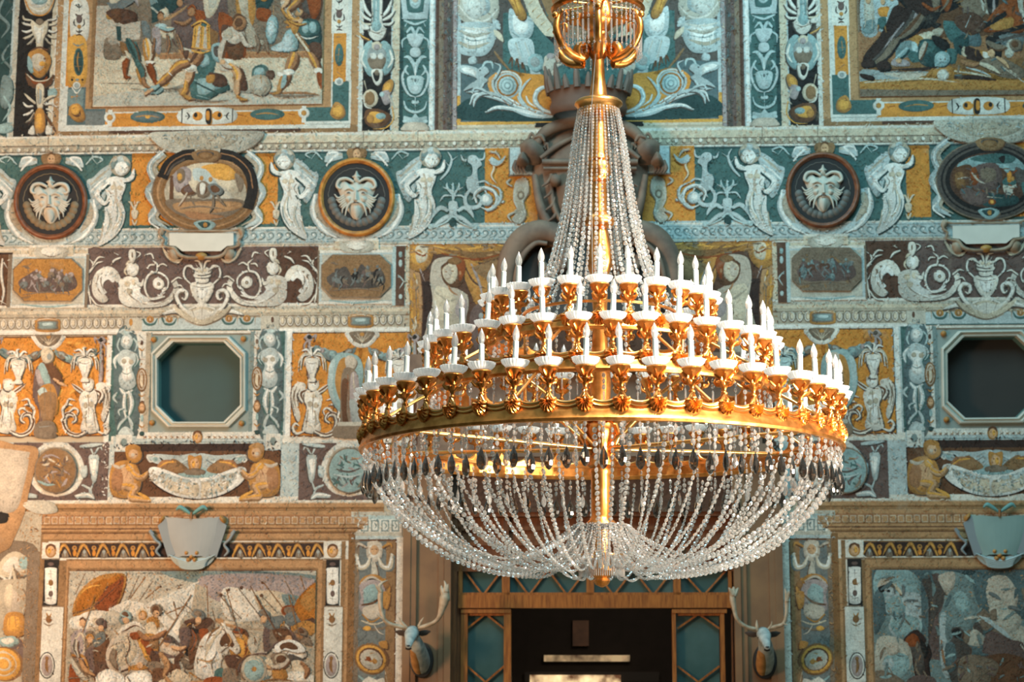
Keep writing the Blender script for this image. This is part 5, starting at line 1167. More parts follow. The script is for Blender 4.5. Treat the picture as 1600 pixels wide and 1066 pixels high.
# ------------------------------------------------------------------ great murals
def mural_soldiers(p):
    p.dsl('''R c 150,-60 510,170; R s 150,-60 510,84; R q 150,10 190,90; P b 240,84 505,80 505,92 240,90; R F 250,86 505,90; B h 156,150 300,138 500,150 503,166 156,166; L s 1.4 160,131 230,132; P s 230,140 300,138 300,144; S F 4 400,148 470,146 502,150
    B s 166,60 186,70 190,92 164,92; B q 166,28 186,30 190,60 172,70; E y 172 26 6 6; R s 330,-40 350,60; B v 280,-20 310,0 300,80 268,60; P v 312,-60 350,-60 360,50 340,90 300,88
    B a 230,-10 262,-10 268,12 250,22 236,16; B T 236,10 262,4 272,14 256,30 234,36; B T 240,-40 300,-30 272,20 250,10; L h 3 237,12 254,27; B c 250,18 262,14 264,26 252,28; S b 5 250,32 262,30 280,20 296,8
    B L 244,40 258,38 262,48 246,50; B c 252,46 272,44 274,60 256,60; S i 5 260,46 266,64 264,84; S s 5 272,50 276,66 284,82; S i 5 240,60 238,76 242,84; B p 238,48 250,46 252,82 244,82; S c 3 262,84 272,84
    B k 178,-6 206,-10 214,2 196,14 176,16; P G 168,6 206,-12 224,-4 190,16 176,18; B c 176,-10 196,-8 182,6 172,4; B d 166,20 186,14 214,22 212,40 190,38 178,32; B e 174,18 188,16 190,34 180,36; P q 190,40 220,34 220,62 192,66; S s 1.4 196,46 214,44; S s 1.4 196,54 214,52; S p 8 208,-8 222,14 228,40; B s 216,-8 232,-6 238,36 224,44; B G 222,34 234,40 236,62 226,62; P T 182,42 190,42 190,66 184,64
    B B 188,66 200,72 204,82 192,84; B c 196,80 206,88 202,96; P t 196,66 214,66 222,90 224,120 214,106 206,88; B T 214,70 222,90 222,112 216,100; Q ys 6 214,108 220,124 222,132; S b 5 220,132 232,136; B y 224,66 236,64 240,100 228,100; S q 3 230,68 234,96; Q re 7 230,100 236,116 244,130; B r 192,98 202,96 200,120 194,120; B c 226,98 238,97 236,103 228,103
    B v 280,40 308,30 306,60 286,64; B r 304,18 322,20 320,34 310,38; B c 318,-20 330,-30 346,-10 336,22 322,26; B h 326,-6 340,-4 336,12 328,12; B r 344,20 376,40 384,70 382,92 350,90 344,60; B e 352,60 378,56 380,90 360,92; B d 348,40 372,50 368,72 350,70
    P x 300,76 304,40 316,36 328,40 330,80; P q 306,74 311,42 314,42 312,76; P q 318,76 320,42 323,42 324,78; P t 318,32 326,36 322,44 314,40; P B 328,44 342,52 340,80 330,78; B b 282,78 330,78 330,82 286,84; S h 4 282,74 304,82 328,80
    Q Fe 12 312,82 304,96 296,112; S f 4 308,84 302,96; E z 299 112 9 7; Q ye 8 296,118 292,136 288,146; B b 282,140 296,138 304,150 296,156 282,150; B d 286,82 296,80 292,94
    Q ye 11 292,98 276,104 262,124; B x 256,118 268,116 264,134 248,134; S y 5 262,128 250,136 240,140; K lTa 226,140 246,134 256,140 246,148 230,146; B t 306,84 330,82 338,100 330,120 312,118; B l 310,90 324,86 328,100 316,106; K tTl 300,120 326,116 352,126 358,140 340,148 320,158 300,154; S T 3 306,130 326,140 340,146; S l 4 304,126 324,132; S l 3 308,150 330,156; B d 326,116 350,118 356,134 336,136; B y 324,120 336,118 334,130 324,130
    B q 348,52 366,42 382,50 380,64 366,70 350,62; B i 350,50 362,46 364,60 352,60; K lan 332,72 344,68 352,76 348,90 340,98 332,88; B z 350,96 362,94 368,104 354,112; B q 344,104 352,100 356,112 346,112; B c 358,100 382,100 372,120 370,140 378,150 366,152 364,126; S b 8 368,106 370,130 376,148; S F 4 376,104 372,128; B d 374,110 382,112 388,140 376,140
    B y 372,-40 392,-30 400,8 396,40 380,44 370,20; B i 372,-10 386,-10 390,30 402,50 420,58 414,70 392,72 384,50; B s 398,40 412,44 418,60 404,62; B T 400,-20 424,-26 430,-8 420,16 402,14; B r 404,14 424,18 420,34 402,30; K lmj 418,36 424,26 432,28 434,46 428,66 420,68 416,54; S b 4 428,10 428,28
    B q 440,0 456,-6 452,14 462,28 454,32 442,16; S F 3 456,-4 464,14 470,24; K den 464,-20 500,-30 504,0 496,34 476,34 466,14; B r 480,-10 500,-14 500,20 488,30; B b 466,16 474,18 470,26 462,24; B a 460,0 470,20 464,16; B T 468,34 498,34 502,70 476,70 464,56; B t 470,36 496,36 498,52 472,56; B l 472,36 480,36 482,50 474,52; E l 489 44 6 9; S L 2 474,38 474,50; K lTj 424,76 440,66 448,50 460,48 466,66 462,80 440,82; S L 2.4 446,54 456,62; S L 2.4 442,60 452,66; B j 424,78 440,72 462,78 440,82
    S y 4 444,34 454,40 462,48; S o 2.4 448,32 454,42 446,44; B y 456,32 470,30 464,54 456,50; L B 8 464,54 498,100; L c 3.4 463,54 496,100; Q Fe 10 458,82 452,100 446,116; S b 4 452,84 446,110; B z 434,114 450,116 448,122 436,120; Q ye 8 442,120 438,136 434,146; S l 3 444,122 440,136; S q 4 434,146 426,150; Q Fe 8 488,84 496,100 500,112; B z 494,112 502,112 502,120; S G 5 500,120 504,140; B d 484,70 502,70 502,96 488,92
    K tTl 394,120 396,108 408,102 418,106 420,118 408,122 398,126; B d 418,112 428,112 430,122 422,126 416,120; K inh 392,124 404,118 418,122 424,136 414,150 398,148 392,140; S y 2.4 408,118 410,134; S i 4 404,148 412,154; P s 420,146 440,142 440,146''')
    # legs, boots and arms drawn over the groups
    p.dsl("""Q teT 12 200,62 208,80 216,96; Q te 9 214,94 222,112 224,126; Q Fe 6 224,122 226,132 236,138; Q cex 12 230,62 234,80 235,96; Q ze 6 228,98 235,99 242,98; Q re 9 234,100 238,114 242,124; Q re 6 240,122 244,130 252,133; Q re 8 200,92 196,104 196,118; Q re 5 195,116 198,122 205,121
    Q Fed 14 314,80 306,92 298,104; Q fe 11 300,100 296,118 292,134; E z 299 108 10 6; S i 2 291,109 299,112 308,108; Q yex 8 292,128 290,142 284,150; Q ye 6 286,148 294,154 304,156; Q Fex 12 296,98 280,102 268,114; Q Fex 10 270,112 258,124 246,134; S z 4 264,114 270,120; Q lT 6 250,134 240,140 228,144; Q fe 5 240,140 230,146 226,150
    Q fex 12 360,102 372,116 372,130; Q fe 9 372,126 370,140 372,150; Q ye 5 370,150 378,156 388,157; Q qe 9 352,62 346,78 344,96; Q qe 8 344,92 352,102 364,108; Q qe 7 376,52 384,70 396,74; E f 349 98 5 4; K Fne 366,34 372,26 382,28 386,38 380,48 370,48 364,42; S e 4 364,34 372,24 386,30; E e 372 38 1.4 1; S e 1.4 369,44 376,45
    Q Fex 13 462,84 458,98 452,112; Q Fe 10 452,110 448,124 444,136; E z 452 114 9 5; Q le 8 446,118 444,130 440,140; Q ye 5 440,140 434,146 426,148; Q Fex 12 484,84 492,98 497,110; E z 498 112 7 5; Q re 9 498,114 501,126 503,140; Q Fex 9 478,-10 462,6 450,18; Q fex 7 450,18 456,30 468,34; Q fe 7 442,-20 450,0 440,16; Q ye 4 440,14 448,26 460,36; E f 470 34 4 4
    Q Fen 5 262,56 264,70 262,84; Q Fen 5 276,54 282,70 286,84; Q Fen 4 242,60 240,74 238,86; Q le 5 250,44 262,48 274,46; E F 252 28 5 6; S e 3 247,24 252,20 258,25; E F 300 20 6 7; S r 4 294,16 302,10 308,18; Q Fe 5 300,30 288,38 272,34; E y 413 -4 7 8; Q se 5 400,56 404,70 402,84; Q se 5 414,58 416,70 420,84; E F 282 6 5 6
    S e 1.6 306,46 305,76; S e 1.6 316,44 315,76; S e 1.6 326,44 326,76; S x 3 300,80 316,84 330,80; Q xe 3 300,42 316,34 330,42; S z 2 470,58 482,62 498,58; Q yex 3 452,34 466,40 480,38; S s 3 300,156 330,160 360,158; S s 4 430,150 450,152 500,150; S s 3 206,140 232,142""")

def mural_battle(p):
    p.dsl('''R i 106,880 496,1110; B h 110,890 300,890 500,890 500,960 110,960; B a 250,886 360,890 495,900 490,920 300,910; B p 320,900 490,905 480,960 340,940; B z 350,920 420,930 440,960 360,970; B c 400,925 450,930 440,965 410,960; B a 440,930 490,940 470,970''')
    for k, (x, y, x2, y2) in enumerate(((118, 930, 134, 896), (150, 950, 162, 900), (200, 940, 218, 900), (204, 936, 228, 902), (218, 940, 240, 908), (228, 936, 252, 916), (176, 950, 200, 896), (326, 970, 324, 916), (338, 925, 378, 968), (354, 920, 368, 970), (372, 918, 412, 970), (392, 916, 420, 972), (408, 930, 434, 958), (412, 910, 442, 950), (446, 908, 466, 946), (470, 900, 482, 940), (332, 950, 338, 975))):
        p.stroke('B' if k % 2 else 's', 1.8, [(x, y), (x2, y2)], taper=False)
    p.dsl('''E d 378 919 3 3; E d 346 930 3 3; E d 358 922 2.4 3; E e 411 911 3 2.4; E e 409 931 3 3; S d 4 278,916 288,914; S d 3 278,920 288,919; E d 252 917 2 2; E d 262 922 2 2
    K yen 114,956 122,930 142,908 164,898 190,896 198,904 192,930 180,952 168,956 150,952 120,964; B O 118,954 130,926 150,910 170,906 160,930 140,950; B r 166,922 180,904 194,902 190,930 178,950 162,956 148,948; B O 160,912 180,900 190,898 186,906 170,916; S d 2 114,960 150,946 196,904; S x 3 124,930 140,918 160,914
    P z 170,952 200,938 230,944 312,908 300,950 282,972 284,1000 262,986 250,968 220,960 184,970; P w 236,944 306,912 290,956 270,966; S i 4 250,944 262,960 276,972; S s 1.6 284,940 306,960 276,950; L B 1.8 272,940 278,966; L B 1.8 260,960 292,946; S h 8 172,978 192,960 206,942; S w 4 178,976 206,944; P i 306,912 300,952 320,960 324,920
    B w 112,966 140,960 160,958 160,970 140,980 112,982; B z 120,968 138,956 168,956 170,972 150,980 124,984; B h 160,962 176,954 190,962 184,976 168,976; S s 2 130,966 150,972; E c 150 971 5 6; E G 163 981 5 7; S q 5 164,974 176,986 186,994; S s 3 140,976 150,984; E a 196 968 10 9 20; E p 198 968 7 6; B c 214,956 226,950 232,962 226,974 216,970; E y 224 962 7 8; E f 223 963 5 6; B h 178,990 200,974 224,976 234,988 222,998 196,1000; Q ze 6 184,990 210,974 228,984; B y 230,968 246,964 250,980 236,984; B c 228,978 240,972 246,984 244,1000 232,998; E y 243 968 5 5
    B p 112,996 126,984 142,988 150,1002 146,1024 134,1038 116,1040; S c 4 118,1000 128,990 134,1010 126,1030; B s 134,990 150,990 148,1020 136,1030; B v 134,1020 150,1010 160,1040 150,1060 134,1046; B e 150,996 168,992 176,1024 164,1060 148,1040; B G 146,1000 160,986 166,1000 150,1012; S s 6 112,1020 124,1040 140,1060; Q ye 5 112,1024 130,1026 140,1046; B r 110,1040 122,1044 126,1080 110,1090; Q hs 8 112,1030 124,1052 146,1072; B d 150,1040 168,1036 166,1070 150,1070
    K qsz 170,1010 182,992 206,986 222,996 234,1020 226,1044 204,1052 184,1056 170,1042 166,1026; B c 176,1010 194,992 212,1000 214,1024 196,1040 178,1036; S i 4 190,1000 196,1020 186,1040; B h 180,1000 196,992 190,1020; S s 2 206,992 218,1020; K yer 214,996 234,990 246,996 248,1020 242,1034 228,1030 220,1010; S x 6 218,1004 226,1018 230,1032; S x 4 226,1000 240,1000; B d 236,1018 250,1020 250,1038 238,1036; B r 204,990 222,988 220,998 208,1000; B u 234,994 248,998 246,1014 236,1012
    K sek 282,980 300,966 330,966 334,980 324,1000 310,1024 300,1044 284,1040 276,1010 280,992; B d 290,970 326,966 334,972 320,984 296,980; B e 296,1000 318,990 310,1020 298,1040; B r 312,984 326,984 322,1000 314,998; B v 282,984 298,984 296,1010 284,1010; B w 246,988 262,980 282,1000 276,1006 252,998; S n 8 250,992 268,998 284,1012; S v 7 244,1020 268,1026 284,1030; B q 252,1002 276,1008 290,1018 284,1026 258,1020; B s 234,1036 252,1036 266,1058 250,1070 236,1056; K hse 264,1030 284,1036 290,1060 276,1070 262,1056; B c 270,1050 286,1046 300,1060 290,1074 270,1070; S n 6 288,1048 296,1056; S y 5 296,1050 318,1066
    K zsW 150,1066 156,1052 170,1046 184,1050 196,1056 210,1050 224,1048 238,1054 240,1070 236,1100 150,1100; B W 158,1056 172,1049 184,1056 180,1072 160,1074; B W 206,1056 222,1051 236,1058 236,1076 208,1076; S e 3 196,1056 196,1076; S d 4 190,1050 210,1044 232,1046 242,1062; B y 200,1044 220,1038 232,1044 214,1048
    K zsW 308,1020 318,996 334,986 352,978 362,984 364,1000 356,1020 346,1034 346,1056 334,1062 312,1060 304,1046; B W 320,1000 340,990 346,1010 336,1040 318,1050; S i 4 314,1030 330,1036 344,1030; E q 325 1012 5 6; S e 2 334,992 350,988; S B 3 330,994 346,990; E d 362 1000 2 2; S q 3 350,980 356,990; S y 2 308,1030 326,1034 340,1026
    S b 8 338,968 352,974 372,982; S c 6 350,972 380,976 412,984; S i 10 370,980 392,978 416,982; S s 3 360,984 400,990; B e 370,982 384,984 390,996 380,1000; K yer 364,1000 378,990 390,1000 396,1018 388,1034 372,1034 360,1020; B x 370,1000 380,996 384,1020 374,1026; B d 352,1026 372,1024 384,1036 376,1052 358,1044; B h 388,1000 404,996 402,1018 392,1020; S B 4 398,996 404,1010
    K vns 414,980 440,968 458,980 470,1000 452,1012 430,1010 414,1020; B e 426,984 450,984 458,1000 440,1008; B G 410,972 440,962 450,976 424,984
    K res 440,956 444,948 456,946 468,952 462,962 450,966; B G 448,960 466,956 474,970 460,980 446,972; B O 462,942 490,912 500,920 500,960 480,976 466,964; B y 470,940 490,918 496,940 484,956; B d 466,976 490,966 494,980 474,992; B y 456,980 480,970 496,980 486,994 462,990; B s 460,986 480,990 490,1010 470,1004
    K znW 426,1018 440,1006 458,1004 474,1010 480,1024 470,1030 452,1028 438,1022; B W 436,1012 454,1007 468,1014 452,1020; B s 424,1024 444,1020 456,1030 450,1044 430,1040; B n 452,1022 474,1030 472,1036 456,1034; B i 430,1026 446,1022 450,1040 436,1044; B c 456,1034 476,1034 484,1048 466,1054; B a 388,1040 410,1026 424,1040 420,1062 396,1066; B l 394,1050 410,1040 416,1060 398,1066; B c 410,1036 424,1030 428,1050 420,1056; B z 454,1050 480,1052 494,1060 480,1072 450,1062; S F 3 430,1056 460,1060; C v 4 374,1066 372,1046 384,1030 402,1022 418,1022; C q 1.6 372,1062 372,1044 384,1028 402,1020 418,1020; B s 380,1036 400,1026 406,1036 390,1060 378,1060; B y 426,1046 444,1044 450,1060 430,1062; B t 336,1050 350,1046 354,1076 340,1080; B r 320,1062 350,1060 348,1090 320,1090; B s 350,1046 374,1050 372,1080 352,1080
    S B 3 390,1070 430,1062 470,1066; B e 240,1046 262,1050 258,1080 242,1080; B c 250,1064 290,1060 300,1090 250,1090; B b 290,1070 318,1066 320,1100 290,1100; B q 430,1070 490,1066 490,1100 420,1100''')
    p.daubs(['c', 'q', 'h', 's', 'y', 'F', 'i'], 120, 975, 485, 1066, 70, 4)
    p.dsl("""K zse 352,984 346,974 352,976 356,984 364,990 372,1004 376,1016 370,1022 362,1016 354,1012 344,1020 338,1010 342,996; E k 359 996 2 1.6; E e 371 1015 1.6 1.2; S e 2 362,1004 354,1010 346,1006; S c 5 346,984 336,996 326,1014 320,1034; S B 3 344,980 332,988 322,1006; S s 2 340,1020 332,1036 334,1054; Q be 3 356,990 362,1002 356,1012
    Q be 9 250,1020 262,1038 256,1056; Q be 6 256,1054 264,1064 276,1070; Q Fe 7 216,986 226,996 238,998; Q Fe 6 238,998 250,992 262,984; K sne 236,950 244,944 252,948 254,958 248,962 238,960; E f 245 960 5 6; E k 247 959 1 1; K lne 188,960 196,954 204,958 206,968 196,966; E f 198 970 5 5; K ven 150,972 158,966 166,970 166,980 156,978; E f 159 982 4.6 5; E f 130 974 5 6; S e 3 125,970 131,966 136,972; E f 142 1000 5 6; S y 4 136,998 142,992 149,999
    K Gns 300,960 308,952 318,956 320,966 310,968; E f 311 970 5 6; S e 1.6 308,974 314,974; E f 372 990 5 6; K ren 365,988 370,980 380,984 378,990; K Gns 404,958 412,952 420,956 422,966 410,964; E f 413 968 5 6; E f 452 1000 6 7; E F 470 992 6 7; K sne 462,988 470,980 480,986 478,994; Q qe 8 452,1030 440,1040 424,1044; Q fe 6 424,1044 412,1040 402,1046; E f 262 1004 5 6; K vne 255,1002 261,995 269,999 268,1004; Q fe 6 268,1010 280,1014 292,1010; E f 220 1040 5 5
    Q hen 8 120,1000 118,1014 124,1028; Q be 7 126,1030 134,1046 150,1056; Q se 9 180,1014 176,1030 184,1046; S q 3 172,1010 190,1002 206,1006; S e 2 200,990 204,1010 198,1030 206,1046; Q ren 5 300,984 306,1000 300,1018; Q de 6 286,1020 276,1032 282,1046; L B 2 250,1010 300,930; L e 2 440,1000 400,930; L B 2 470,1000 452,930; L B 1.6 130,990 150,930; L s 1.6 380,1000 350,930
    C e 3 372,1056 372,1040 386,1026 404,1024; E i 398 1046 20 22; E l 398 1046 16 18; E y 398 1046 4 4; S c 2 386,1034 398,1030 410,1036; K Wse 430,1010 442,1002 456,1000 470,1006 478,1018 462,1020 446,1016 434,1020; E e 440 1030 8 6; Q Fe 7 470,1034 480,1046 476,1060; S s 3 110,1060 150,1058; S s 2 200,1058 206,1070 200,1080""")

def mural_horse(p):
    p.dsl('''R s 1330,-60 1700,180; R e 1340,-60 1700,60; B F 1340,52 1400,48 1480,60 1700,50 1700,100 1340,100; R B 1340,96 1700,112; B g 1346,110 1400,114 1440,112 1480,118 1440,130 1346,134; B q 1380,116 1440,114 1470,118 1430,126; B y 1346,128 1500,122 1700,126 1700,140 1346,140; S c 3 1350,130 1440,124 1500,130
    B j 1346,-20 1366,-20 1372,50 1346,52; B h 1350,0 1362,-4 1366,40 1352,44; B j 1370,-10 1400,-10 1400,30 1384,50 1370,44; B o 1372,14 1388,12 1388,26 1374,26; B t 1372,30 1384,28 1382,46 1372,44; B L 1388,18 1402,14 1396,36 1386,42; B a 1350,36 1366,32 1364,52 1348,52
    B k 1346,-30 1440,-40 1500,-30 1500,10 1450,26 1420,18 1400,0; B D 1410,-30 1490,-30 1480,14 1440,28 1416,12; B s 1452,-30 1468,-30 1466,20 1458,14; B r 1470,-20 1490,-20 1484,14 1474,16
    B D 1398,10 1420,20 1412,44 1392,58 1376,76 1366,100 1348,102 1352,84 1372,60 1384,38; B s 1410,34 1424,36 1400,66 1378,96 1364,102 1362,92 1380,66 1396,48; B D 1420,22 1452,30 1446,44 1420,56 1404,74 1392,88 1388,80 1400,58 1412,42; B p 1424,16 1438,28 1452,34 1440,38 1426,30; B k 1446,26 1470,20 1456,42 1440,46; S D 4 1350,100 1366,104 1372,100; K Dk 1372,104 1386,98 1390,110 1374,112
    B c 1432,58 1450,50 1460,54 1450,64 1440,72; B y 1420,60 1436,56 1446,68 1434,76; B a 1402,72 1422,64 1430,76 1438,96 1420,90 1400,94; B L 1424,66 1432,70 1436,90 1426,82; B t 1416,80 1436,84 1440,96 1424,98; B T 1436,66 1452,62 1470,72 1480,92 1468,108 1444,104 1434,92; B t 1438,68 1456,66 1464,82 1440,84; B k 1456,56 1478,64 1484,76 1474,80 1460,70; B t 1474,34 1500,40 1510,60 1496,72 1480,60; B m 1506,40 1528,50 1532,72 1512,72 1500,60; B T 1490,62 1512,56 1510,84 1494,84; B t 1480,78 1494,80 1492,100 1478,98
    B i 1456,50 1466,44 1474,48 1466,58; B k 1452,38 1470,38 1462,46; B j 1466,86 1472,82 1482,86 1480,98 1466,104 1460,106; B y 1462,104 1484,104 1488,112 1478,126 1464,120 1448,118 1452,112; E q 1473 118 9.5 9; E z 1473 118 7.5 7.6; E k 1466 94 1.2 1; S l 5 1464,108 1462,96 1472,86; B p 1392,98 1400,92 1418,96 1420,104 1396,104; S s 2 1392,106 1430,104; S r 3 1402,90 1420,88; K Dk 1344,116 1364,120 1362,126 1346,122; P D 1376,110 1480,104 1440,112
    S k 5 1498,72 1512,86 1520,96; B D 1506,74 1530,80 1550,90 1556,100 1530,102 1512,96; S c 5 1506,74 1504,84 1510,90; B y 1530,80 1550,84 1554,92 1540,94; B z 1536,82 1548,86 1544,92 1536,90; B B 1496,92 1530,98 1560,104 1550,114 1510,112; S j 3 1508,106 1530,112 1548,120; S D 7 1490,122 1520,122 1556,126; S c 3 1490,112 1520,116 1550,122; B G 1558,56 1580,52 1600,60 1590,80 1564,78; B h 1572,70 1580,62 1588,72 1580,90 1570,88; B k 1540,60 1560,58 1564,90 1546,84; S q 3 1562,94 1580,102 1590,110; B s 1530,98 1560,90 1600,110 1600,124 1560,120; S c 4 1576,110 1590,120; S w 2.4 1542,100 1546,112
    B s 1500,-20 1540,-30 1546,10 1520,40 1506,26; B k 1540,-30 1560,-30 1556,24 1544,20; S h 7 1532,-30 1536,10 1544,24; S p 5 1552,0 1552,22 1546,28; B r 1560,10 1600,0 1600,50 1562,50 1536,48; B y 1548,36 1580,28 1580,44 1552,48; L k 8 1534,44 1572,22; L k 7 1552,56 1600,42; L n 5 1556,66 1600,54; S h 8 1592,-20 1594,10 1600,36; B d 1490,30 1520,20 1540,40 1520,56 1500,48; S j 2 1508,44 1516,26; L q 1.6 1566,106 1600,130''')
    p.daubs(['s', 'e', 'd', 'B', 'm', 'v'], 1490, 0, 1640, 120, 50, 5)
    p.dsl("""Q Dn 16 1422,14 1404,38 1388,58; Q Dn 10 1388,56 1372,78 1358,96; K Dk 1346,98 1362,94 1366,104 1348,106; Q ske 14 1440,24 1424,44 1404,62; Q sk 9 1404,60 1386,84 1372,98; K Dk 1370,100 1386,96 1390,108 1372,110; S p 3 1412,36 1396,56 1380,78; S r 6 1440,6 1456,16 1470,10; S s 4 1484,-20 1480,4 1468,20
    Q lTL 7 1418,76 1408,86 1398,94; E f 1404 96 5 4; Q qe 7 1446,66 1440,80 1436,94; K lTL 1460,90 1468,82 1480,84 1484,94 1476,104 1464,104; E e 1469 94 1.3 1; E e 1476 94 1.3 1; S m 1.5 1468,99 1475,100; Q Fe 7 1500,96 1516,102 1530,100; Q ce 7 1530,100 1546,106 1562,116; E f 1548 84 6 7; S e 3 1543,80 1549,76 1554,82; Q fe 6 1556,90 1568,98 1576,108; K sne 1576,70 1584,62 1594,66 1594,78 1582,80; Q se 9 1540,66 1556,74 1572,74; S q 2 1350,44 1356,20; S q 2 1362,46 1364,14; E f 1356 2 4 5; E f 1379 4 4 5; E f 1393 -2 4 5; Q ye 3 1372,40 1370,50; Q ye 3 1382,42 1384,52""")

def mural_clouds(p):
    p.dsl('''R a 1350,880 1700,1110; B m 1366,886 1500,890 1700,880 1700,960 1366,960; B l 1370,890 1420,892 1440,920 1420,950 1370,940; B a 1440,900 1500,896 1540,930 1530,980 1480,990 1450,960; B h 1490,940 1540,960 1600,980 1640,1020 1540,1000; B m 1520,900 1550,890 1560,960 1530,950
    B j 1382,940 1388,930 1410,926 1434,928 1442,944 1438,976 1424,990 1400,996 1388,980 1392,964 1382,954; B l 1384,944 1392,934 1410,932 1414,954 1400,964 1388,960; B l 1390,976 1400,964 1420,962 1436,970 1424,992 1402,994; B j 1408,936 1430,934 1438,950 1424,958; C G 1.6 1390,960 1402,964 1414,960
    B m 1366,930 1378,924 1384,960 1376,980 1366,990; B q 1370,916 1380,902 1394,912 1400,918 1376,918; B k 1372,918 1392,912 1400,920 1384,924 1376,926; B j 1382,920 1396,918 1398,930 1386,932; S c 5 1394,912 1404,922 1410,932; S x 3 1396,916 1406,928; E k 1388 924 3 2.4; E e 1407 930 2 1.6
    P m 1438,898 1452,900 1452,1040 1444,1034 1440,990; P v 1450,898 1466,896 1476,920 1474,950 1466,960 1468,1032 1450,1030; B n 1440,906 1466,912 1474,940 1462,962 1450,1000 1450,940; S y 2 1448,900 1456,900; B n 1460,906 1482,928 1474,930 1464,920
    B q 1466,900 1490,894 1490,920 1480,930 1468,912; B a 1480,930 1500,920 1530,950 1520,980 1500,1000 1480,1000 1468,970; B l 1490,930 1506,926 1516,950 1500,960; B j 1468,966 1478,960 1476,990 1484,1020 1480,1060 1470,1040; S F 4 1470,1000 1474,1030 1484,1056; B q 1540,910 1570,900 1590,930 1580,960 1550,960; B h 1548,940 1576,950 1596,970 1580,990 1550,980; B m 1500,1000 1540,980 1560,1030 1520,1050 1484,1030
    B s 1526,962 1532,950 1544,958 1548,972 1536,966; B s 1546,956 1556,952 1556,970 1548,968; P j 1528,962 1544,966 1570,986 1582,1000 1566,994 1540,980; P s 1530,964 1580,1002 1574,1012 1530,980; B n 1520,978 1528,972 1536,990 1526,996; B h 1512,992 1524,984 1540,1000 1530,1010 1510,1006; B v 1540,990 1580,1000 1600,1010 1600,1070 1540,1070; B e 1536,1030 1600,1030 1640,1100 1530,1100; B s 1500,996 1516,984 1512,1006 1504,1010
    K Dkn 1412,998 1430,984 1444,996 1454,1020 1450,1036 1452,1066 1434,1080 1430,1060 1424,1030 1414,1010; B r 1414,1000 1426,990 1436,1000 1432,1010 1418,1010; S s 4 1432,1030 1430,1044 1440,1060; S F 4 1438,1024 1434,1036; B k 1436,998 1450,1014 1444,1030
    K ne 1488,996 1486,984 1496,980 1504,986 1504,1000 1516,1014 1512,1040 1520,1060 1490,1070 1480,1040 1478,1012; B m 1476,1010 1490,1006 1494,1040 1480,1050; B s 1500,1030 1530,1024 1560,1040 1540,1070 1500,1070; B k 1486,988 1496,982 1502,992 1494,998
    B h 1370,1000 1400,996 1420,1010 1424,1040 1400,1060 1370,1060; B l 1380,1030 1400,1020 1418,1026 1420,1044 1406,1060 1386,1050; B j 1378,1036 1392,1028 1396,1040 1384,1050; L s 1.6 1386,1040 1402,1066; B s 1366,1050 1400,1056 1420,1080 1366,1100; B q 1384,1008 1400,1004 1404,1020 1388,1024; B v 1420,1060 1460,1060 1460,1100 1410,1100''')
    p.daubs(['a', 'm', 'h', 's', 'l', 'G'], 1372, 900, 1640, 1060, 80, 8)
    p.daubs(['v', 's', 'e', 'G'], 1480, 1030, 1640, 1070, 40, 6)

def thing_paint(name, fn, label, cat, base=16.0, mir=False, clip=None, clipm=False, name2=None, frame=None):
    random.seed(11)
    p = Paint(base, mir)
    if clip: p.cliprect(*clip, mirrored=clipm)
    fn(p); p.impasto(8, 1.5 if base < 20 else 1.4, None, 0.16); o = p.build(name); tag(o, label, cat)
    if frame:
        f = Paint(4.5); frame(f); f.impasto(40, 2.0); f = f.mirrored() if clipm else f; fo = f.build('painted_frame', o)
    return o

thing_paint('soldier_mural', mural_soldiers, 'fresco of booted soldiers in a painted gilt frame, upper left of the wall', 'mural', clip=(155, -58, 503, 163), frame=frame_upper)
thing_paint('battle_mural', mural_battle, 'pale battle fresco with white banner, lances and white horses, lower left', 'mural', clip=(109.6, 893, 490, 1108), frame=frame_lower)
thing_paint('horse_mural', mural_horse, 'fresco of brown horse legs over fallen men beside blue-green drapery, upper right', 'mural', clip=(155, -58, 503, 163), clipm=True, frame=frame_upper)
thing_paint('cloud_mural', mural_clouds, 'dim grey-green fresco of clouds, towers and dark figures, lower right', 'mural', clip=(109.6, 893, 490, 1108), clipm=True, frame=frame_lower)

# fixed wall painting
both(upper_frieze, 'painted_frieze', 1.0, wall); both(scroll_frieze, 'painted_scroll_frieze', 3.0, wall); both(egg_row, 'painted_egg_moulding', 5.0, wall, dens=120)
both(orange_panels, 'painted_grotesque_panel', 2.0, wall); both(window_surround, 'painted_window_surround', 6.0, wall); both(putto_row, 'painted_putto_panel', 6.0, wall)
both(upper_strips, 'painted_trophy_strip', 1.0, wall); both(lower_strips, 'painted_pilaster_strip', 8.0, wall); both(centre_panel, 'painted_heraldic_panel', 1.0, wall); both(curtain, 'painted_curtain', 1.0, wall)

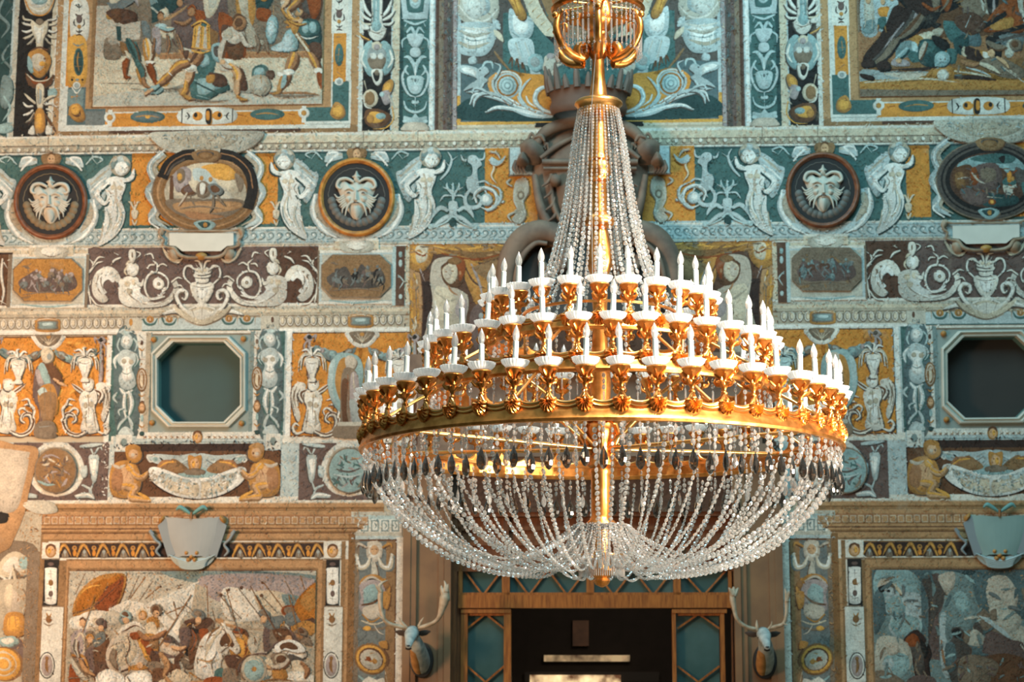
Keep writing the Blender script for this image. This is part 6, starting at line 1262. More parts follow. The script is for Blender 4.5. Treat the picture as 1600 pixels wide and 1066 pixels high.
# ------------------------------------------------------------------ small pictures
def oct_clip(p, cx, cy, rx, ry, k=14):
    p.poly('s', [(cx - rx + k, cy - ry - 1), (cx + rx - k, cy - ry - 1), (cx + rx + 1, cy - ry + k), (cx + rx + 1, cy + ry - k), (cx + rx - k, cy + ry + 1), (cx - rx + k, cy + ry + 1), (cx - rx - 1, cy + ry - k), (cx - rx - 1, cy - ry + k)])
def small_battle(cx, cy, sky, tones, seed):
    def fn(p):
        P8 = [(cx - 36, cy - 32), (cx + 36, cy - 32), (cx + 53, cy - 16), (cx + 53, cy + 16), (cx + 36, cy + 33), (cx - 36, cy + 33), (cx - 53, cy + 16), (cx - 53, cy - 16)]
        p.poly('s', [(cx + (x - cx) * 1.03, cy + (y - cy) * 1.04) for x, y in P8]); p.poly(sky, P8)
        p.daubs([sky, 's', 'u'], cx - 38, cy - 24, cx + 38, cy + 28, 30, 7)
        p.blob(tones[0], [(cx - 46, cy + 4), (cx - 30, cy - 8), (cx - 16, cy - 14), (cx - 4, cy + 2), (cx + 8, cy - 18), (cx + 22, cy - 6), (cx + 38, cy - 10), (cx + 46, cy + 8), (cx + 34, cy + 18), (cx, cy + 20), (cx - 34, cy + 18)])
        random.seed(seed)
        for _ in range(26):
            x = cx + random.uniform(-40, 40); y = cy + random.uniform(-8, 12)
            p.ell(random.choice(tones), x, y, random.uniform(3, 7), random.uniform(3, 6), random.uniform(0, 180)); p.stroke(random.choice(tones[1:]), 2.4, [(x, y), (x + random.uniform(-6, 6), y + random.uniform(2, 8)), (x + random.uniform(-8, 8), y + 14)])
            if random.random() < .5: p.ell(tones[2], x, y - 7, 2.2, 2.6)
        p.stroke('s', 2, [(cx - 40, cy + 24), (cx, cy + 20), (cx + 42, cy + 24)])
    return fn
thing_paint('octagonal_picture', small_battle(76, 438, 'y', ['v', 'n', 'p', 's', 'G'], 3), 'small octagonal battle picture on ochre ground below the leftmost roundel', 'picture', 30)
thing_paint('octagonal_picture', small_battle(557, 432, 'u', ['n', 'v', 'G', 'k', 's'], 5), 'small octagonal picture of dark reclining figures below the gold-rimmed roundel', 'picture', 30)
thing_paint('octagonal_picture', small_battle(1291, 421, 's', ['v', 'm', 'a', 'd', 'G'], 9), 'small octagonal picture of dancing figures below the right-hand red-rimmed roundel', 'picture', 30)

def oval_scene(cx, cy, kind):
    def fn(p):
        E = lambda c, a, b: p.ell(c, cx, cy, a, b, 0, 48)
        p.dsl('''S j 18 -66,-62 -84,-40 -76,-16 -86,0 -74,22 -84,40 -60,56; S j 18 66,-62 84,-40 76,-16 86,0 74,22 84,40 60,56; S i 8 -62,-58 -80,-40 -72,-16 -82,0 -70,22 -76,40 -56,52; S i 8 62,-58 80,-40 72,-16 82,0 70,22 76,40 56,52; C W 2.4 -64,-66 -84,-48 -86,-30 -78,-20; C W 2.4 64,-66 84,-48 86,-30 78,-20; C W 2.4 -88,0 -78,28 -88,44 -70,58; C W 2.4 88,0 78,28 88,44 70,58
        S a 1.3 -80,-40 -68,-34; S a 1.3 -78,-46 -66,-40; S a 1.3 -74,-52 -64,-46; S a 1.3 80,-40 68,-34; S a 1.3 78,-46 66,-40; S a 1.3 74,-52 64,-46; E j -80 0 5 5; E a -80 0 2.6 2.6; E j 80 0 5 5; E a 80 0 2.6 2.6; K hsi -87,-92 -50,-95 0,-97 50,-96 90,-94 76,-74 48,-62 20,-58 -20,-58 -48,-62 -72,-72''', (cx, cy, 1, False, 0))
        p.daubs(['h', 'a', 's', 'c', 'i', 'j'], cx - 70, cy - 92, cx + 74, cy - 64, 120, 2.6)
        E('s', 84, 63); E('B' if kind else 'n', 82, 61); E('b' if kind else 'k', 76, 56); E('u' if kind else 'n', 73, 53.5); E('B' if kind else 'k', 69, 50)
        if kind:
            p.dsl('C k 17 -67,-22 -57,-43 -34,-57 -16,-59; C k 17 22,-60 46,-54 66,-36 74,-8 66,26; C F 1.6 -64,-28 -54,-46 -34,-58 -18,-60; C F 1.6 24,-61 48,-54 68,-34 74,-6; C n 3 -60,-26 -50,-42 -32,-52; C B 2 -76,10 -64,36 -36,52 0,58', (cx, cy, 1, False, 0))
        p.dsl('K uen -22,-60 -10,-66 12,-66 24,-60 14,-48 -12,-48; E B 0 -57 12 6; E u 0 -57 8 4', (cx, cy, 1, False, 0))
        if kind:
            E('i', 64, 45)
            p.dsl('''B c -56,-12 -30,-40 10,-46 40,-36 58,-14 50,0 0,6 -50,4; B x -6,-40 30,-44 50,-26 36,-18 10,-24; B j -20,-34 0,-36 14,-20 30,0 40,14 10,18 -10,0; B h 14,-14 36,-2 44,12 30,18 12,6; R e -55,-26 -50,20; B p -50,-26 -34,-40 -22,-32 -26,-10 -44,0; B s -44,-34 -34,-36 -32,-20 -42,-14; E x -40 -24 4 6; B s -60,12 0,10 58,12 50,30 20,42 -20,42 -50,30; B b -50,18 0,14 54,16 44,28 -30,34; B F -30,30 10,34 30,38 0,43 -24,40
            K esv -38,-4 -28,-12 -16,-14 -10,-4 -20,4 -34,4; B c -26,-16 -12,-18 -6,-6 -16,0; Q qe 3 -28,0 -34,10 -42,22; S s 3 -24,4 -20,14 -14,24; K she -14,-10 -4,-18 6,-12 8,2 -2,10 -12,6; B w -8,-14 0,-12 -2,2 -8,2; K Gke 4,-10 16,-14 28,-4 24,4 10,4; Q sk 4 12,4 12,20 6,32; Q sk 4 18,4 24,14 32,22; E y -6 -22 3.4 4; E y 8 -20 3.4 4; S s 2 44,-20 54,-16 50,6; B s 46,-30 60,-18 56,0 50,-8; S s 3 -40,26 -10,22 30,26''', (cx, cy, 1, False, 0))
        else:
            E('d', 62, 43)
            p.dsl('''B l -50,-24 -20,-38 30,-40 56,-20 40,-14 0,-22 -40,-12; B t -30,-34 10,-42 40,-36 30,-26 -10,-28; B e -56,-16 -30,-24 -24,0 -36,20 -54,10; B B -54,-8 -42,-12 -38,8 -50,12; B v -24,-20 10,-26 20,0 0,20 -30,10; B s -14,-16 6,-18 10,-4 -8,4; B r -30,-14 -22,-20 -16,0 -26,8; S q 3 -28,-12 -18,0 -6,6; S q 2 -50,-2 -36,-4 -28,0; B h 22,6 34,0 42,8 36,16 38,24 28,24 22,16; B t 20,2 30,-6 42,2 38,8 24,8; B o 28,-14 34,-12 34,2 28,2; B l 22,-24 32,-22 30,-12 24,-14; B T -10,20 20,22 44,26 40,38 0,42 -14,34; B v -44,14 -10,14 0,30 -20,40 -40,30; B k 14,-34 24,-38 22,-26; B n 40,-20 58,-10 56,14 44,6; E y 36 -2 3 4; S c 2 -4,26 20,28; B t 50,4 62,8 54,24; E r 4 34 6 5; E x 4 34 3 3''', (cx, cy, 1, False, 0))
            random.seed(4); p.daubs(['e', 'v', 's', 'k', 'r', 'm'], cx - 44, cy - 20, cx + 44, cy + 26, 50, 4)
        p.dsl('K lsT -18,48 -6,44 6,44 16,50 6,60 -6,60; E y 0 51 3.4 4', (cx, cy, 1, False, 0))
    return fn
thing_paint('oval_picture', oval_scene(322, 302, True), 'oval picture of duelling figures by a hill inside a black and ochre ring', 'picture', 30)
thing_paint('oval_picture', oval_scene(1545, 283, False), 'dark oval battle picture inside a black ring near the right edge', 'picture', 30)
def roundel_scene(cx, cy, sea):
    def fn(p):
        p.ell('s', cx, cy, 33, 36); p.ell('l' if sea else 'u', cx, cy, 31, 34)
        random.seed(8)
        if sea: p.daubs(['m', 'p', 't', 's', 'v', 'l'], cx - 22, cy - 20, cx + 22, cy + 24, 50, 5); p.dsl('S j 3 -24,6 0,10 22,4; S y 3 4,-20 16,-18; S n 3 -20,-2 0,2 20,-4', (cx, cy, 1, False, 0))
        else: p.daubs(['v', 'n', 's', 'p', 'B', 'y', 'c'], cx - 22, cy - 22, cx + 18, cy + 22, 60, 5); p.dsl('S l 4 -28,16 -14,22 0,22; S p 3 -20,-20 -6,-24 8,-18', (cx, cy, 1, False, 0))
    return fn
thing_paint('round_picture', roundel_scene(88, 736, False), 'round faded landscape picture in a pale strapwork ring, lower left', 'picture', 30)
thing_paint('round_picture', roundel_scene(546, 736, True), 'round seascape picture beside the left side of the chandelier basket', 'picture', 30)
thing_paint('round_picture', roundel_scene(1322, 736, True), 'round dark seascape picture beside the right side of the chandelier basket', 'picture', 30)

# ------------------------------------------------------------------ roundels with carved masks
Relief.B = 0.022
BLACKM = mat('black_roundel', '2a2725', 0.8, noise=0.15, nscale=6); GILTR = mat('gilt_rim', 'd08e3c', 0.4, nscale=20, dark='a0642a', bump=0.3); REDR = mat('red_brown_rim', '8a5230', 0.45, nscale=20, dark='643820', bump=0.3)
MASKM = mat('pale_carved_mask', 'd0c8b6', 0.7, noise=0.15, nscale=14, bump=0.2); SHELLM = mat('grey_shell', '6e6a62', 0.6, noise=0.2); SHELLB = mat('ochre_shell', '8a7658', 0.6, noise=0.2)
def roundel(cx, cy, R, rimm, shellm, label, warm=False):
    e = wempty('mask_roundel', cx, cy + R); tag(e, label, 'roundel')
    r = Relief(); C = [(cx + R * cos(2 * pi * k / 48), cy + R * 1.03 * sin(2 * pi * k / 48)) for k in range(48)]
    r.wtube([(cx + (x - cx) * 0.95, cy + (y - cy) * 0.95) for x, y in C], 0.020, 0.028, 8, True, smooth=False)
    r.wtube([(cx + (x - cx) * 0.99, cy + (y - cy) * 0.99) for x, y in C], 0.010, 0.022, 6, True, smooth=False)
    r.wtube([(cx + (x - cx) * 0.90, cy + (y - cy) * 0.90) for x, y in C], 0.010, 0.022, 6, True, smooth=False)
    r.put('ring', rimm, e)
    d = Relief(False); d.wprism([(cx + (x - cx) * 0.96, cy + (y - cy) * 0.96) for x, y in C], 0.010, 0.018); d.put('disc', BLACKM, e)
    sh = Relief(False); n = 14       # scalloped shell dish behind the mask
    for k in range(n):
        a = radians(8 + 164 * k / (n - 1)); x, y = cx + R * .66 * cos(a), cy + R * .68 * sin(a)
        sh.wdome([(x + R * .11 * cos(b), y + R * .11 * sin(b)) for b in [2 * pi * q / 8 for q in range(8)]], 0.018, 0.016)
    sh.put('shell_dish', shellm, e)
    ln = Relief(); ln.wtube([(cx + R * (.74 + .012 * (k % 2)) * cos(radians(180 + 180 * k / 26)), cy + R * (.76 + .012 * (k % 2)) * sin(radians(180 + 180 * k / 26))) for k in range(27)], 0.0035, 0.019, 5); ln.put('scalloped_line', shellm, e)
    m_ = Relief(); s_ = R / 57.0; q = lambda L: [(cx + x * s_, cy + y * s_) for x, y in L]
    m_.wdome(q([(-10, -20), (0, -24), (10, -20), (20, -26), (29, -18), (26, -6), (22, 2), (20, 12), (12, 22), (6, 31), (0, 35), (-6, 31), (-12, 22), (-20, 12), (-22, 2), (-26, -6), (-29, -18), (-20, -26)]), 0.018, 0.055, power=2.6)
    m_.wdome(q([(-4, -28), (-7, -31), (-3, -34), (0, -40), (3, -34), (7, -31), (4, -28), (5, -22), (-5, -22)]), 0.02, 0.035)
    for sx in (-1, 1):
        m_.wtube(q([(sx * 4, -22), (sx * 14, -27), (sx * 25, -25), (sx * 29, -16), (sx * 24, -12), (sx * 20, -16)]), [0.012, .016, .018, .016, .012, .006], 0.045)
        m_.wtube(q([(sx * 3, -8), (sx * 10, -11), (sx * 18, -8)]), [0.006, .011, .006], 0.078)
        m_.wdome(q([(sx * 6, -4), (sx * 11, -7), (sx * 16, -4), (sx * 11, -1)]), 0.066, 0.012)
        m_.wtube(q([(sx * 3, 9), (sx * 10, 12), (sx * 14, 20), (sx * 16, 30)]), [0.012, .013, .010, .004], 0.070)
        for k in range(6):
            t = k / 5; m_.wtube(q([(sx * (18 - 5 * t), -2 + 14 * t), (sx * (27 - 7 * t), 2 + 16 * t), (sx * (33 - 12 * t), -4 + 26 * t + 3 * (k % 2))]), [0.012, .010, .003], 0.045)
        m_.wdome(q([(sx * 6, 2), (sx * 12, 0), (sx * 16, 5), (sx * 10, 9)]), 0.062, 0.020)
    m_.wtube(q([(0, -8), (0, 0), (0, 7)]), [0.008, .012, .017], 0.088)
    m_.wdome(q([(-5, 14), (0, 12), (5, 14), (6, 24), (0, 34), (-6, 24)]), 0.055, 0.030)
    for k in range(9):
        a = radians(-150 + 15 * k); m_.wdome(q([(26 * cos(a) + 3 * cos(b), -6 + 22 * sin(a) + 3 * sin(b)) for b in [2 * pi * z / 6 for z in range(6)]]), 0.02, 0.012) if False else None
    m_.put('mask', MASKM, e)
    mo = Relief(); mo.wtube(q([(-4, 11), (0, 10.4), (4, 11)]), 0.006, 0.090, 6)
    for sx in (-1, 1): mo.wdome(q([(sx * 8, -4), (sx * 11, -6), (sx * 14, -4), (sx * 11, -3)]), 0.076, 0.004)
    mo.put('mouth_and_eyes', mat('dark_recess', '5a5048', 0.8), e)
    return e
roundel(81, 317, 57, REDR, SHELLB, 'red-brown rimmed roundel with a tan bearded mask, leftmost of the round masks')
roundel(558, 310, 59, GILTR, SHELLM, 'gold-rimmed roundel with a pale whiskered mask, left of the central coat of arms')
roundel(1285, 299, 57, REDR, SHELLM, 'red-rimmed roundel with a pale crowned mask, right of the central coat of arms')

# ------------------------------------------------------------------ blank tablets and paper scroll cartouches
TABM = mat('white_tablet', 'dcd6c6', 0.7, noise=0.1, nscale=5); TABF = mat('ochre_grey_strapwork', 'a8967e', 0.65, nscale=10, dark='86684a', bump=0.2)
for mir, lab in ((False, 'blank white tablet in curled strapwork under the left oval picture'), (True, 'blank pale tablet in curled strapwork under the dark oval picture')):
    e = wempty('blank_tablet', 316, 400, mir=mir); tag(e, lab, 'tablet')
    r = Relief(False); r.wprism([(266, 366), (366, 366), (366, 385), (356, 386), (346, 394), (286, 394), (276, 386), (266, 385)], 0.010, 0.020, mir); fixnorm(r.put('tablet_face', TABM, e))
    r = Relief()
    r.wtube([(262, 363), (370, 362)], 0.010, 0.02, 8, mir=mir, smooth=False)
    for sx in (-1, 1):
        X = lambda x: 316 + sx * x
        r.wtube([(X(50), 362), (X(62), 360), (X(64), 370), (X(58), 376), (X(60), 384), (X(52), 388)], [.01, .014, .012, .01, .012, .01], 0.022, mir=mir)
        r.wtube([(X(52), 388), (X(42), 390), (X(34), 400), (X(20), 404), (0 + 316, 404)], [.012, .020, .02, .016, .014], 0.022, mir=mir)
        r.wdome([(X(38), 392), (X(46), 388), (X(52), 396), (X(46), 406), (X(36), 404)], 0.012, 0.03, mir=mir)
        r.wdome([(X(56), 358), (X(64), 356), (X(68), 364), (X(62), 370)], 0.012, 0.025, mir=mir)
    r.put('strapwork', TABF, e)
    r = Relief(); r.wdome([(308, 399), (316, 396), (324, 399), (324, 405), (316, 408), (308, 405)], 0.02, 0.03, mir=mir); r.put('knot', mat('ochre_knot', 'b8843e', 0.5, noise=0.2), e)

BLUEM = mat('blue_grey_scroll', 'a3a6a2', 0.65, noise=0.1, nscale=4); BLUED = mat('blue_grey_fold', '8d9596', 0.65, noise=0.12, nscale=4); RIBM = mat('teal_ribbon', '6fa39e', 0.6, noise=0.2); PALEB = mat('pale_blue_drape', 'b4c4c2', 0.6, noise=0.15)
for mir, lab in ((False, 'blank blue-grey scroll shield with teal bow hanging over the left battle mural'), (True, 'blank scroll shield tinted for cool light with teal bow at the right edge of the picture')):
    e = wempty('scroll_cartouche', 302, 892, mir=mir); tag(e, lab, 'cartouche')
    r = Relief(False)   # curved sheet: centre panel and two folded wings
    def P(x, y, o):
        u, v = uv(x, y); u = 2 * U0 - u if mir else u; return tuple(wpb(u, v, o))
    sheet = []; N = 10
    for j in range(9):
        t = j / 8; hw = 43 - 17 * t + 4 * sin(pi * t); y = 812 + 58 * t
        for i in range(N + 1):
            s_ = i / N * 2 - 1; sheet.append(P(302 + hw * s_, y - 6 * (1 - t) * abs(s_) ** 2 + (0 if abs(s_) < .8 else 2), 0.055 - 0.03 * s_ * s_))
    b = len(sheet); sheet += [P(302, 812, 0.014)] * 0
    fs = [(j * (N + 1) + i, j * (N + 1) + i + 1, (j + 1) * (N + 1) + i + 1, (j + 1) * (N + 1) + i) for j in range(8) for i in range(N)]
    r.add(sheet, fs); r.add([tuple(Vector(v) + WN * 0.014) for v in sheet], [tuple(reversed(f)) for f in fs])
    edge = [i for i in range(N + 1)] + [(j * (N + 1) + N) for j in range(1, 9)] + [8 * (N + 1) + i for i in range(N - 1, -1, -1)] + [j * (N + 1) for j in range(7, 0, -1)]
    nb = len(sheet)
    for k in range(len(edge)): a_, b_ = edge[k], edge[(k + 1) % len(edge)]; r.f.append((a_, b_, b_ + nb, a_ + nb))
    fixnorm(r.put('sheet', BLUEM if not mir else mat('cool_lit_scroll', '8fa79f', 0.65, noise=0.12, nscale=4), e))  # right sheet: cool light of that side put into the colour
    for sx in (-1, 1):
        X = lambda x: 302 + sx * x
        r = Relief(False); r.wprism([(X(41), 810), (X(54), 822), (X(38), 872), (X(25), 868)] if sx > 0 else [(X(25), 868), (X(38), 872), (X(54), 822), (X(41), 810)], 0.012, 0.03, mir, 0.02); fixnorm(r.put('folded_edge', BLUED, e))
        r = Relief(); r.wtube([(X(60), 836), (X(66), 830), (X(58), 844), (X(50), 852), (X(56), 862), (X(50), 870)], [.01, .016, .014, .012, .014, .008], 0.025, mir=mir); r.put('curled_edge', BLUED, e)
        r = Relief(); r.wtube([(302, 806), (X(8), 800), (X(18), 794), (X(24), 798)], [.008, .018, .022, .008], 0.05, mir=mir); r.put('ribbon_bow', RIBM, e)
        r = Relief(); r.wdome([(X(44), 806), (X(52), 812), (X(50), 820), (X(42), 812)], 0.02, 0.03, mir=mir); r.put('ochre_corner', mat('ochre_corner', 'b07c3c', .5, noise=.2), e)
    r = Relief()
    for k in range(5): r.wtube([(266 + k * 4, 868 + k * 1.2), (284, 876 + k * 2.6), (302, 880 + k * 2.4), (320, 876 + k * 2.6), (338 - k * 4, 868 + k * 1.2)], [.004, .012, .013, .012, .004], 0.04 - 0.003 * k, mir=mir)
    r.wdome([(268, 868), (302, 872), (336, 868), (326, 884), (302, 891), (278, 884)], 0.012, 0.03, mir=mir); r.put('draped_foot', PALEB, e)
    r = Relief()
    for x, y in ((302, 871), (294, 865), (310, 865), (297, 876), (307, 876)): r.wdome([(x + 4 * cos(q), y + 4 * sin(q)) for q in [2 * pi * z / 8 for z in range(8)]], 0.04, 0.03, mir=mir)
    r.put('ochre_rosette', mat('ochre_rosette', 'c08a4a', .5, noise=.2), e)
    r = Relief(); r.wtube([(302, 802), (302, 812)], [.012, .014], 0.06, mir=mir, smooth=False); r.put('ring_knot', mat('brown_ring', '8a5c34', .5), e)

Relief.B = 0.0
# ------------------------------------------------------------------ stone arms over the door
e = wempty('stone_coat_of_arms', 922, 385); tag(e, 'brown carved stone coat of arms with lion scrolls on the wall behind the crystal cone', 'coat of arms')
def mirx(L, c=922): return [(2 * c - x, y) for x, y in L]
r = Relief()
r.wdome([(832, 255), (838, 232), (850, 214), (880, 200), (922, 194), (964, 200), (994, 214), (1006, 232), (1012, 255), (1010, 300), (1000, 345), (975, 372), (922, 392), (869, 372), (844, 345), (834, 300)], 0.03, 0.16, power=4)
r.put('shield_field', STONE, e)
r = Relief()
r.wtube([(836, 250), (842, 228), (856, 212), (884, 201), (922, 197), (960, 201), (988, 212), (1002, 228), (1008, 250)], [.03, .05, .06, .06, .06, .06, .06, .05, .03], 0.16)
r.wtube([(848, 262), (996, 262)], 0.03, 0.2, smooth=False); r.wtube([(850, 272), (994, 272)], 0.018, 0.2, smooth=False)
for s_ in (0, 1):
    f = mirx if s_ else (lambda L: L)
    r.wtube(f([(846, 256), (870, 238), (900, 222)]), [.02, .03, .02], 0.2); r.wtube(f([(836, 280), (846, 330), (866, 368), (890, 384)]), [.03, .045, .045, .03], 0.15)
    r.wtube(f([(862, 280), (866, 330), (886, 366)]), [.02, .025, .02], 0.19)
    for k in range(4): r.wtube(f([(848 + k * 3, 300 + k * 18), (858 + k * 3, 292 + k * 18), (862 + k * 3, 280 + k * 18)]), [.008, .018, .006], 0.2)
r.put('shield_rim', STONE, e)
r = Relief(); r.wdome([(868, 300), (880, 274), (904, 258), (922, 254), (940, 258), (964, 274), (976, 300), (968, 335), (946, 358), (922, 364), (898, 358), (876, 335)], 0.17, 0.10); r.put('oval_boss', mat('warm_stone', '7d5f4a', .7, noise=.2), e)
for x, y in ((869, 292), (975, 292), (922, 340)):
    r = Relief(); r.wloft([(x, y, .2, 9, 9), (x, y, .26, 9, 9), (x, y, .29, 6, 6), (x, y, .30, 1, 1)], 16); fixnorm(r.put('stone_ball', STONE, e))
for s_ in (0, 1):   # lion heads at the shoulders
    f = mirx if s_ else (lambda L: L)
    r = Relief(); r.wdome(f([(814, 232), (824, 222), (840, 222), (852, 236), (852, 252), (842, 262), (826, 262), (816, 250)]), 0.12, 0.14)
    r.wdome(f([(820, 244), (812, 250), (808, 262), (816, 268), (828, 262)]), 0.16, 0.10); r.wtube(f([(836, 224), (846, 222), (852, 230)]), [.012, .026, .012], 0.2)
    for k in range(4): r.wtube(f([(808 + k * 5, 256), (804 + k * 5, 268), (808 + k * 5, 276)]), [.02, .022, .008], 0.12)
    for k in range(5): r.wtube(f([(826 + k * 6, 226 + k * 3), (832 + k * 6, 216 + k * 4), (838 + k * 5, 226 + k * 5)]), [.012, .018, .006], 0.16)
    r.put('lion_head', STONE, e)
# crown
e = wempty('crown_sculpture', 920, 196); tag(e, 'spiked brown stone crown standing above the coat of arms', 'crown')
def ringpts(cx, cy, rx, ry, n=32): return [(cx + rx * cos(2 * pi * k / n), cy + ry * sin(2 * pi * k / n)) for k in range(n)]
r = Relief(); n = 40; vs = []; fs = []
prof = [(54, 193, .02), (58, 190, .02), (60, 182, .02), (57, 172, .02), (60, 160, .02), (65, 156, .02), (60, 157, .02), (50, 172, .02)]
for rx, y, _ in prof:
    for k in range(n):
        a = 2 * pi * k / n; u, v = uv(920 + rx * cos(a), y); vs.append(tuple(wp(u, v - 0.03 * sin(a) * 0, 0.26 - 0.22 * sin(a) * rx / 60)))
for j in range(len(prof) - 1):
    for k in range(n): fs.append((j * n + k, j * n + (k + 1) % n, (j + 1) * n + (k + 1) % n, (j + 1) * n + k))
r.add(vs, fs); r.put('crown_band', mat('red_brown_stone', '6e5040', .7, noise=.25), e)
r = Relief()
for k in range(22):
    a = pi + 2 * pi * (k + .5) / 22; x = 920 + 60 * cos(a); o = 0.26 - 0.22 * sin(a)
    tall = random.uniform(20, 30) if k % 2 else random.uniform(34, 46)
    r.wtube([(x, 160), (x + 5 * cos(a), 160 - tall * .6), (x + 8 * cos(a), 160 - tall)], [.038, .030, .010], o, 6)
r.put('crown_spike', mat('dusty_stone', '7a6152', .7, noise=.25), e)
# broken pediment volutes over the door
for s_ in (0, 1):
    f = mirx if s_ else (lambda L: L)
    e = wempty('pediment_volute', f([(850, 470)])[0][0], 470); tag(e, ('grey-brown stone volute of the door pediment, ' + ('right' if s_ else 'left') + ' of the crystal cone'), 'volute')
    r = Relief(); r.wtube(f([(790, 480), (792, 440), (800, 405), (820, 378), (850, 368), (874, 378), (884, 400), (878, 420), (862, 428), (848, 418), (848, 404)]), [.10, .10, .11, .12, .12, .11, .09, .07, .055, .04, .03], 0.14, 10); r.put('volute_scroll', STONE, e)
    r = Relief(); r.wtube(f([(806, 480), (808, 440), (818, 410), (838, 390), (856, 390)]), [.02, .025, .03, .025, .02], 0.25, 8); r.put('volute_fillet', STONE, e)
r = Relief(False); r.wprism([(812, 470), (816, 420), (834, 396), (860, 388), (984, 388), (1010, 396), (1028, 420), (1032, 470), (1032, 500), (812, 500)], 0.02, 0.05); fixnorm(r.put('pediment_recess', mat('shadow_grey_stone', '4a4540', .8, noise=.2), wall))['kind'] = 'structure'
# stone door surround: cornice, piers
r = Relief(False)
r.wbox(640, 560, 1204, 585, 0.02, 0.22); r.wbox(655, 590, 1190, 700, 0.02, 0.10); r.wbox(640, 700, 1204, 716, 0.02, 0.2); r.wbox(648, 716, 1196, 726, 0.02, 0.14)
r.put('trim_1', STONE)['kind'] = 'structure'
for mir, nm in ((False, 'trim_2'), (True, 'trim_3')):
    r = Relief(False)
    r.wbox(633, 726, 704, 1160, 0.0, 0.06, mir); r.wbox(633, 726, 640, 1160, 0.06, 0.10, mir); r.wbox(644, 740, 649, 1160, 0.06, 0.09, mir); r.wbox(688, 740, 693, 1160, 0.06, 0.09, mir); r.wbox(697, 726, 704, 1160, 0.06, 0.11, mir)
    o = r.put(nm, mat('brown_door_pier', '8e6a48', .6, nscale=2.5, dark='74553c', bump=.15)); o['kind'] = 'structure'
# ------------------------------------------------------------------ the glazed wooden door screen
OFF0, OFF1 = -0.16, -0.04
r = Relief(False)
def bar(x0, y0, x1, y1, o1=OFF1, o0=OFF0): r.wbox(x0, y0, x1, y1, o0, o1)
for x0, x1 in ((702, 712), (712, 718)): bar(x0, 726, x1, 1180, OFF1 if x0 == 702 else -0.07)
for x0, x1 in ((1147, 1157), (1141, 1147)): bar(x0, 726, x1, 1180, OFF1 if x0 == 1147 else -0.07)
bar(700, 726, 1158, 757); bar(700, 788, 1158, 800); bar(700, 800, 1158, 806, -0.02); bar(700, 806, 1158, 884, -0.10); bar(700, 878, 1158, 892)
for y in (822, 846, 866): bar(700, y, 1158, y + 5, -0.07)
for x in (786, 918, 930, 1058): bar(x, 757, x + 8, 884, -0.06)
scr = r.put('door_1', WOODD); scr['kind'] = 'structure'
r = Relief(False)
bar(716, 930, 1144, 950, -0.01); bar(716, 926, 1144, 931, -0.03); bar(716, 884, 722, 930); bar(1138, 884, 1144, 930)
for x in (784, 916, 1052): bar(x, 888, x + 12, 930, -0.03)
r.put('transom_rail', WOOD, scr)
for x0, x1, in ((720, 798), (1050, 1136)):
    r = Relief(False); bar(x0, 952, x1, 958, -0.02); bar(x0, 952, x0 + 9, 1180, -0.03); bar(x1 - 11, 952, x1, 1180, -0.03); bar(x0 + 9, 958, x1 - 11, 962, -0.05)
    r.put('side_stile', WOOD, scr)
def lattice(x0, y0, x1, y1, kind):
    q = Relief(False); xc = (x0 + x1) / 2
    def stick(ax, ay, bx, by): q.wtube([(ax, ay), (bx, by)], 0.012, -0.075, 4, smooth=False)
    if kind == 'x':
        n = max(1, round((x1 - x0) / 66))
        w_ = (x1 - x0) / n
        for k in range(n): a = x0 + k * w_; stick(a, y0, a + w_ / 2, y1); stick(a + w_ / 2, y1, a + w_, y0)
    else:
        stick(x0, 982, xc, 959); stick(xc, 959, x1, 982); stick(x0, 1041, xc, 1066); stick(xc, 1066, x1, 1041); stick(x0, 1092, xc, 1066); stick(xc, 1066, x1, 1092)
    return q.put('lattice_bar', WOOD, scr)
lattice(724, 890, 784, 930, 'x'); lattice(796, 890, 916, 930, 'x'); lattice(928, 890, 1052, 930, 'x'); lattice(1064, 890, 1136, 930, 'x')
lattice(729, 958, 787, 1066, 'd'); lattice(1059, 958, 1125, 1066, 'd')
for x0, y0, x1, y1 in ((724, 888, 784, 930), (796, 888, 916, 930), (928, 888, 1052, 930), (1064, 888, 1136, 930), (729, 960, 787, 1180), (1059, 960, 1125, 1180), (718, 757, 786, 788), (794, 757, 918, 788), (938, 757, 1058, 788), (1066, 757, 1141, 788)):
    q = Relief(False); q.wbox(x0 - 3, y0 - 3, x1 + 3, y1 + 3, -0.115, -0.105); q.put('glass_pane', PANE, scr)
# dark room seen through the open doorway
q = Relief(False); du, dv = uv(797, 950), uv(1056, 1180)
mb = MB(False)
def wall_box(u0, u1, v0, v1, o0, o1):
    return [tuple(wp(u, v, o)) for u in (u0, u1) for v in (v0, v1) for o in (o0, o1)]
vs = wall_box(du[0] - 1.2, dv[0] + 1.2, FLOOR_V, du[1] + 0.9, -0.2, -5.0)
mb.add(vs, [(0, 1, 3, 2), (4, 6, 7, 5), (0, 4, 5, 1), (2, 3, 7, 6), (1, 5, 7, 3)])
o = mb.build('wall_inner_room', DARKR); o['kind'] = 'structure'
def inner(x0, y0, x1, y1, o, depth=0.04):
    k = (WD - o) / WD       # same sight lines, further back
    P = []
    for x, y in ((x0, y1), (x1, y1), (x1, y0), (x0, y0)):
        u, v = uv(x, y); P.append((u, v))
    c = uv(800, 1060)
    return [(u * k, v * k) for u, v in P]
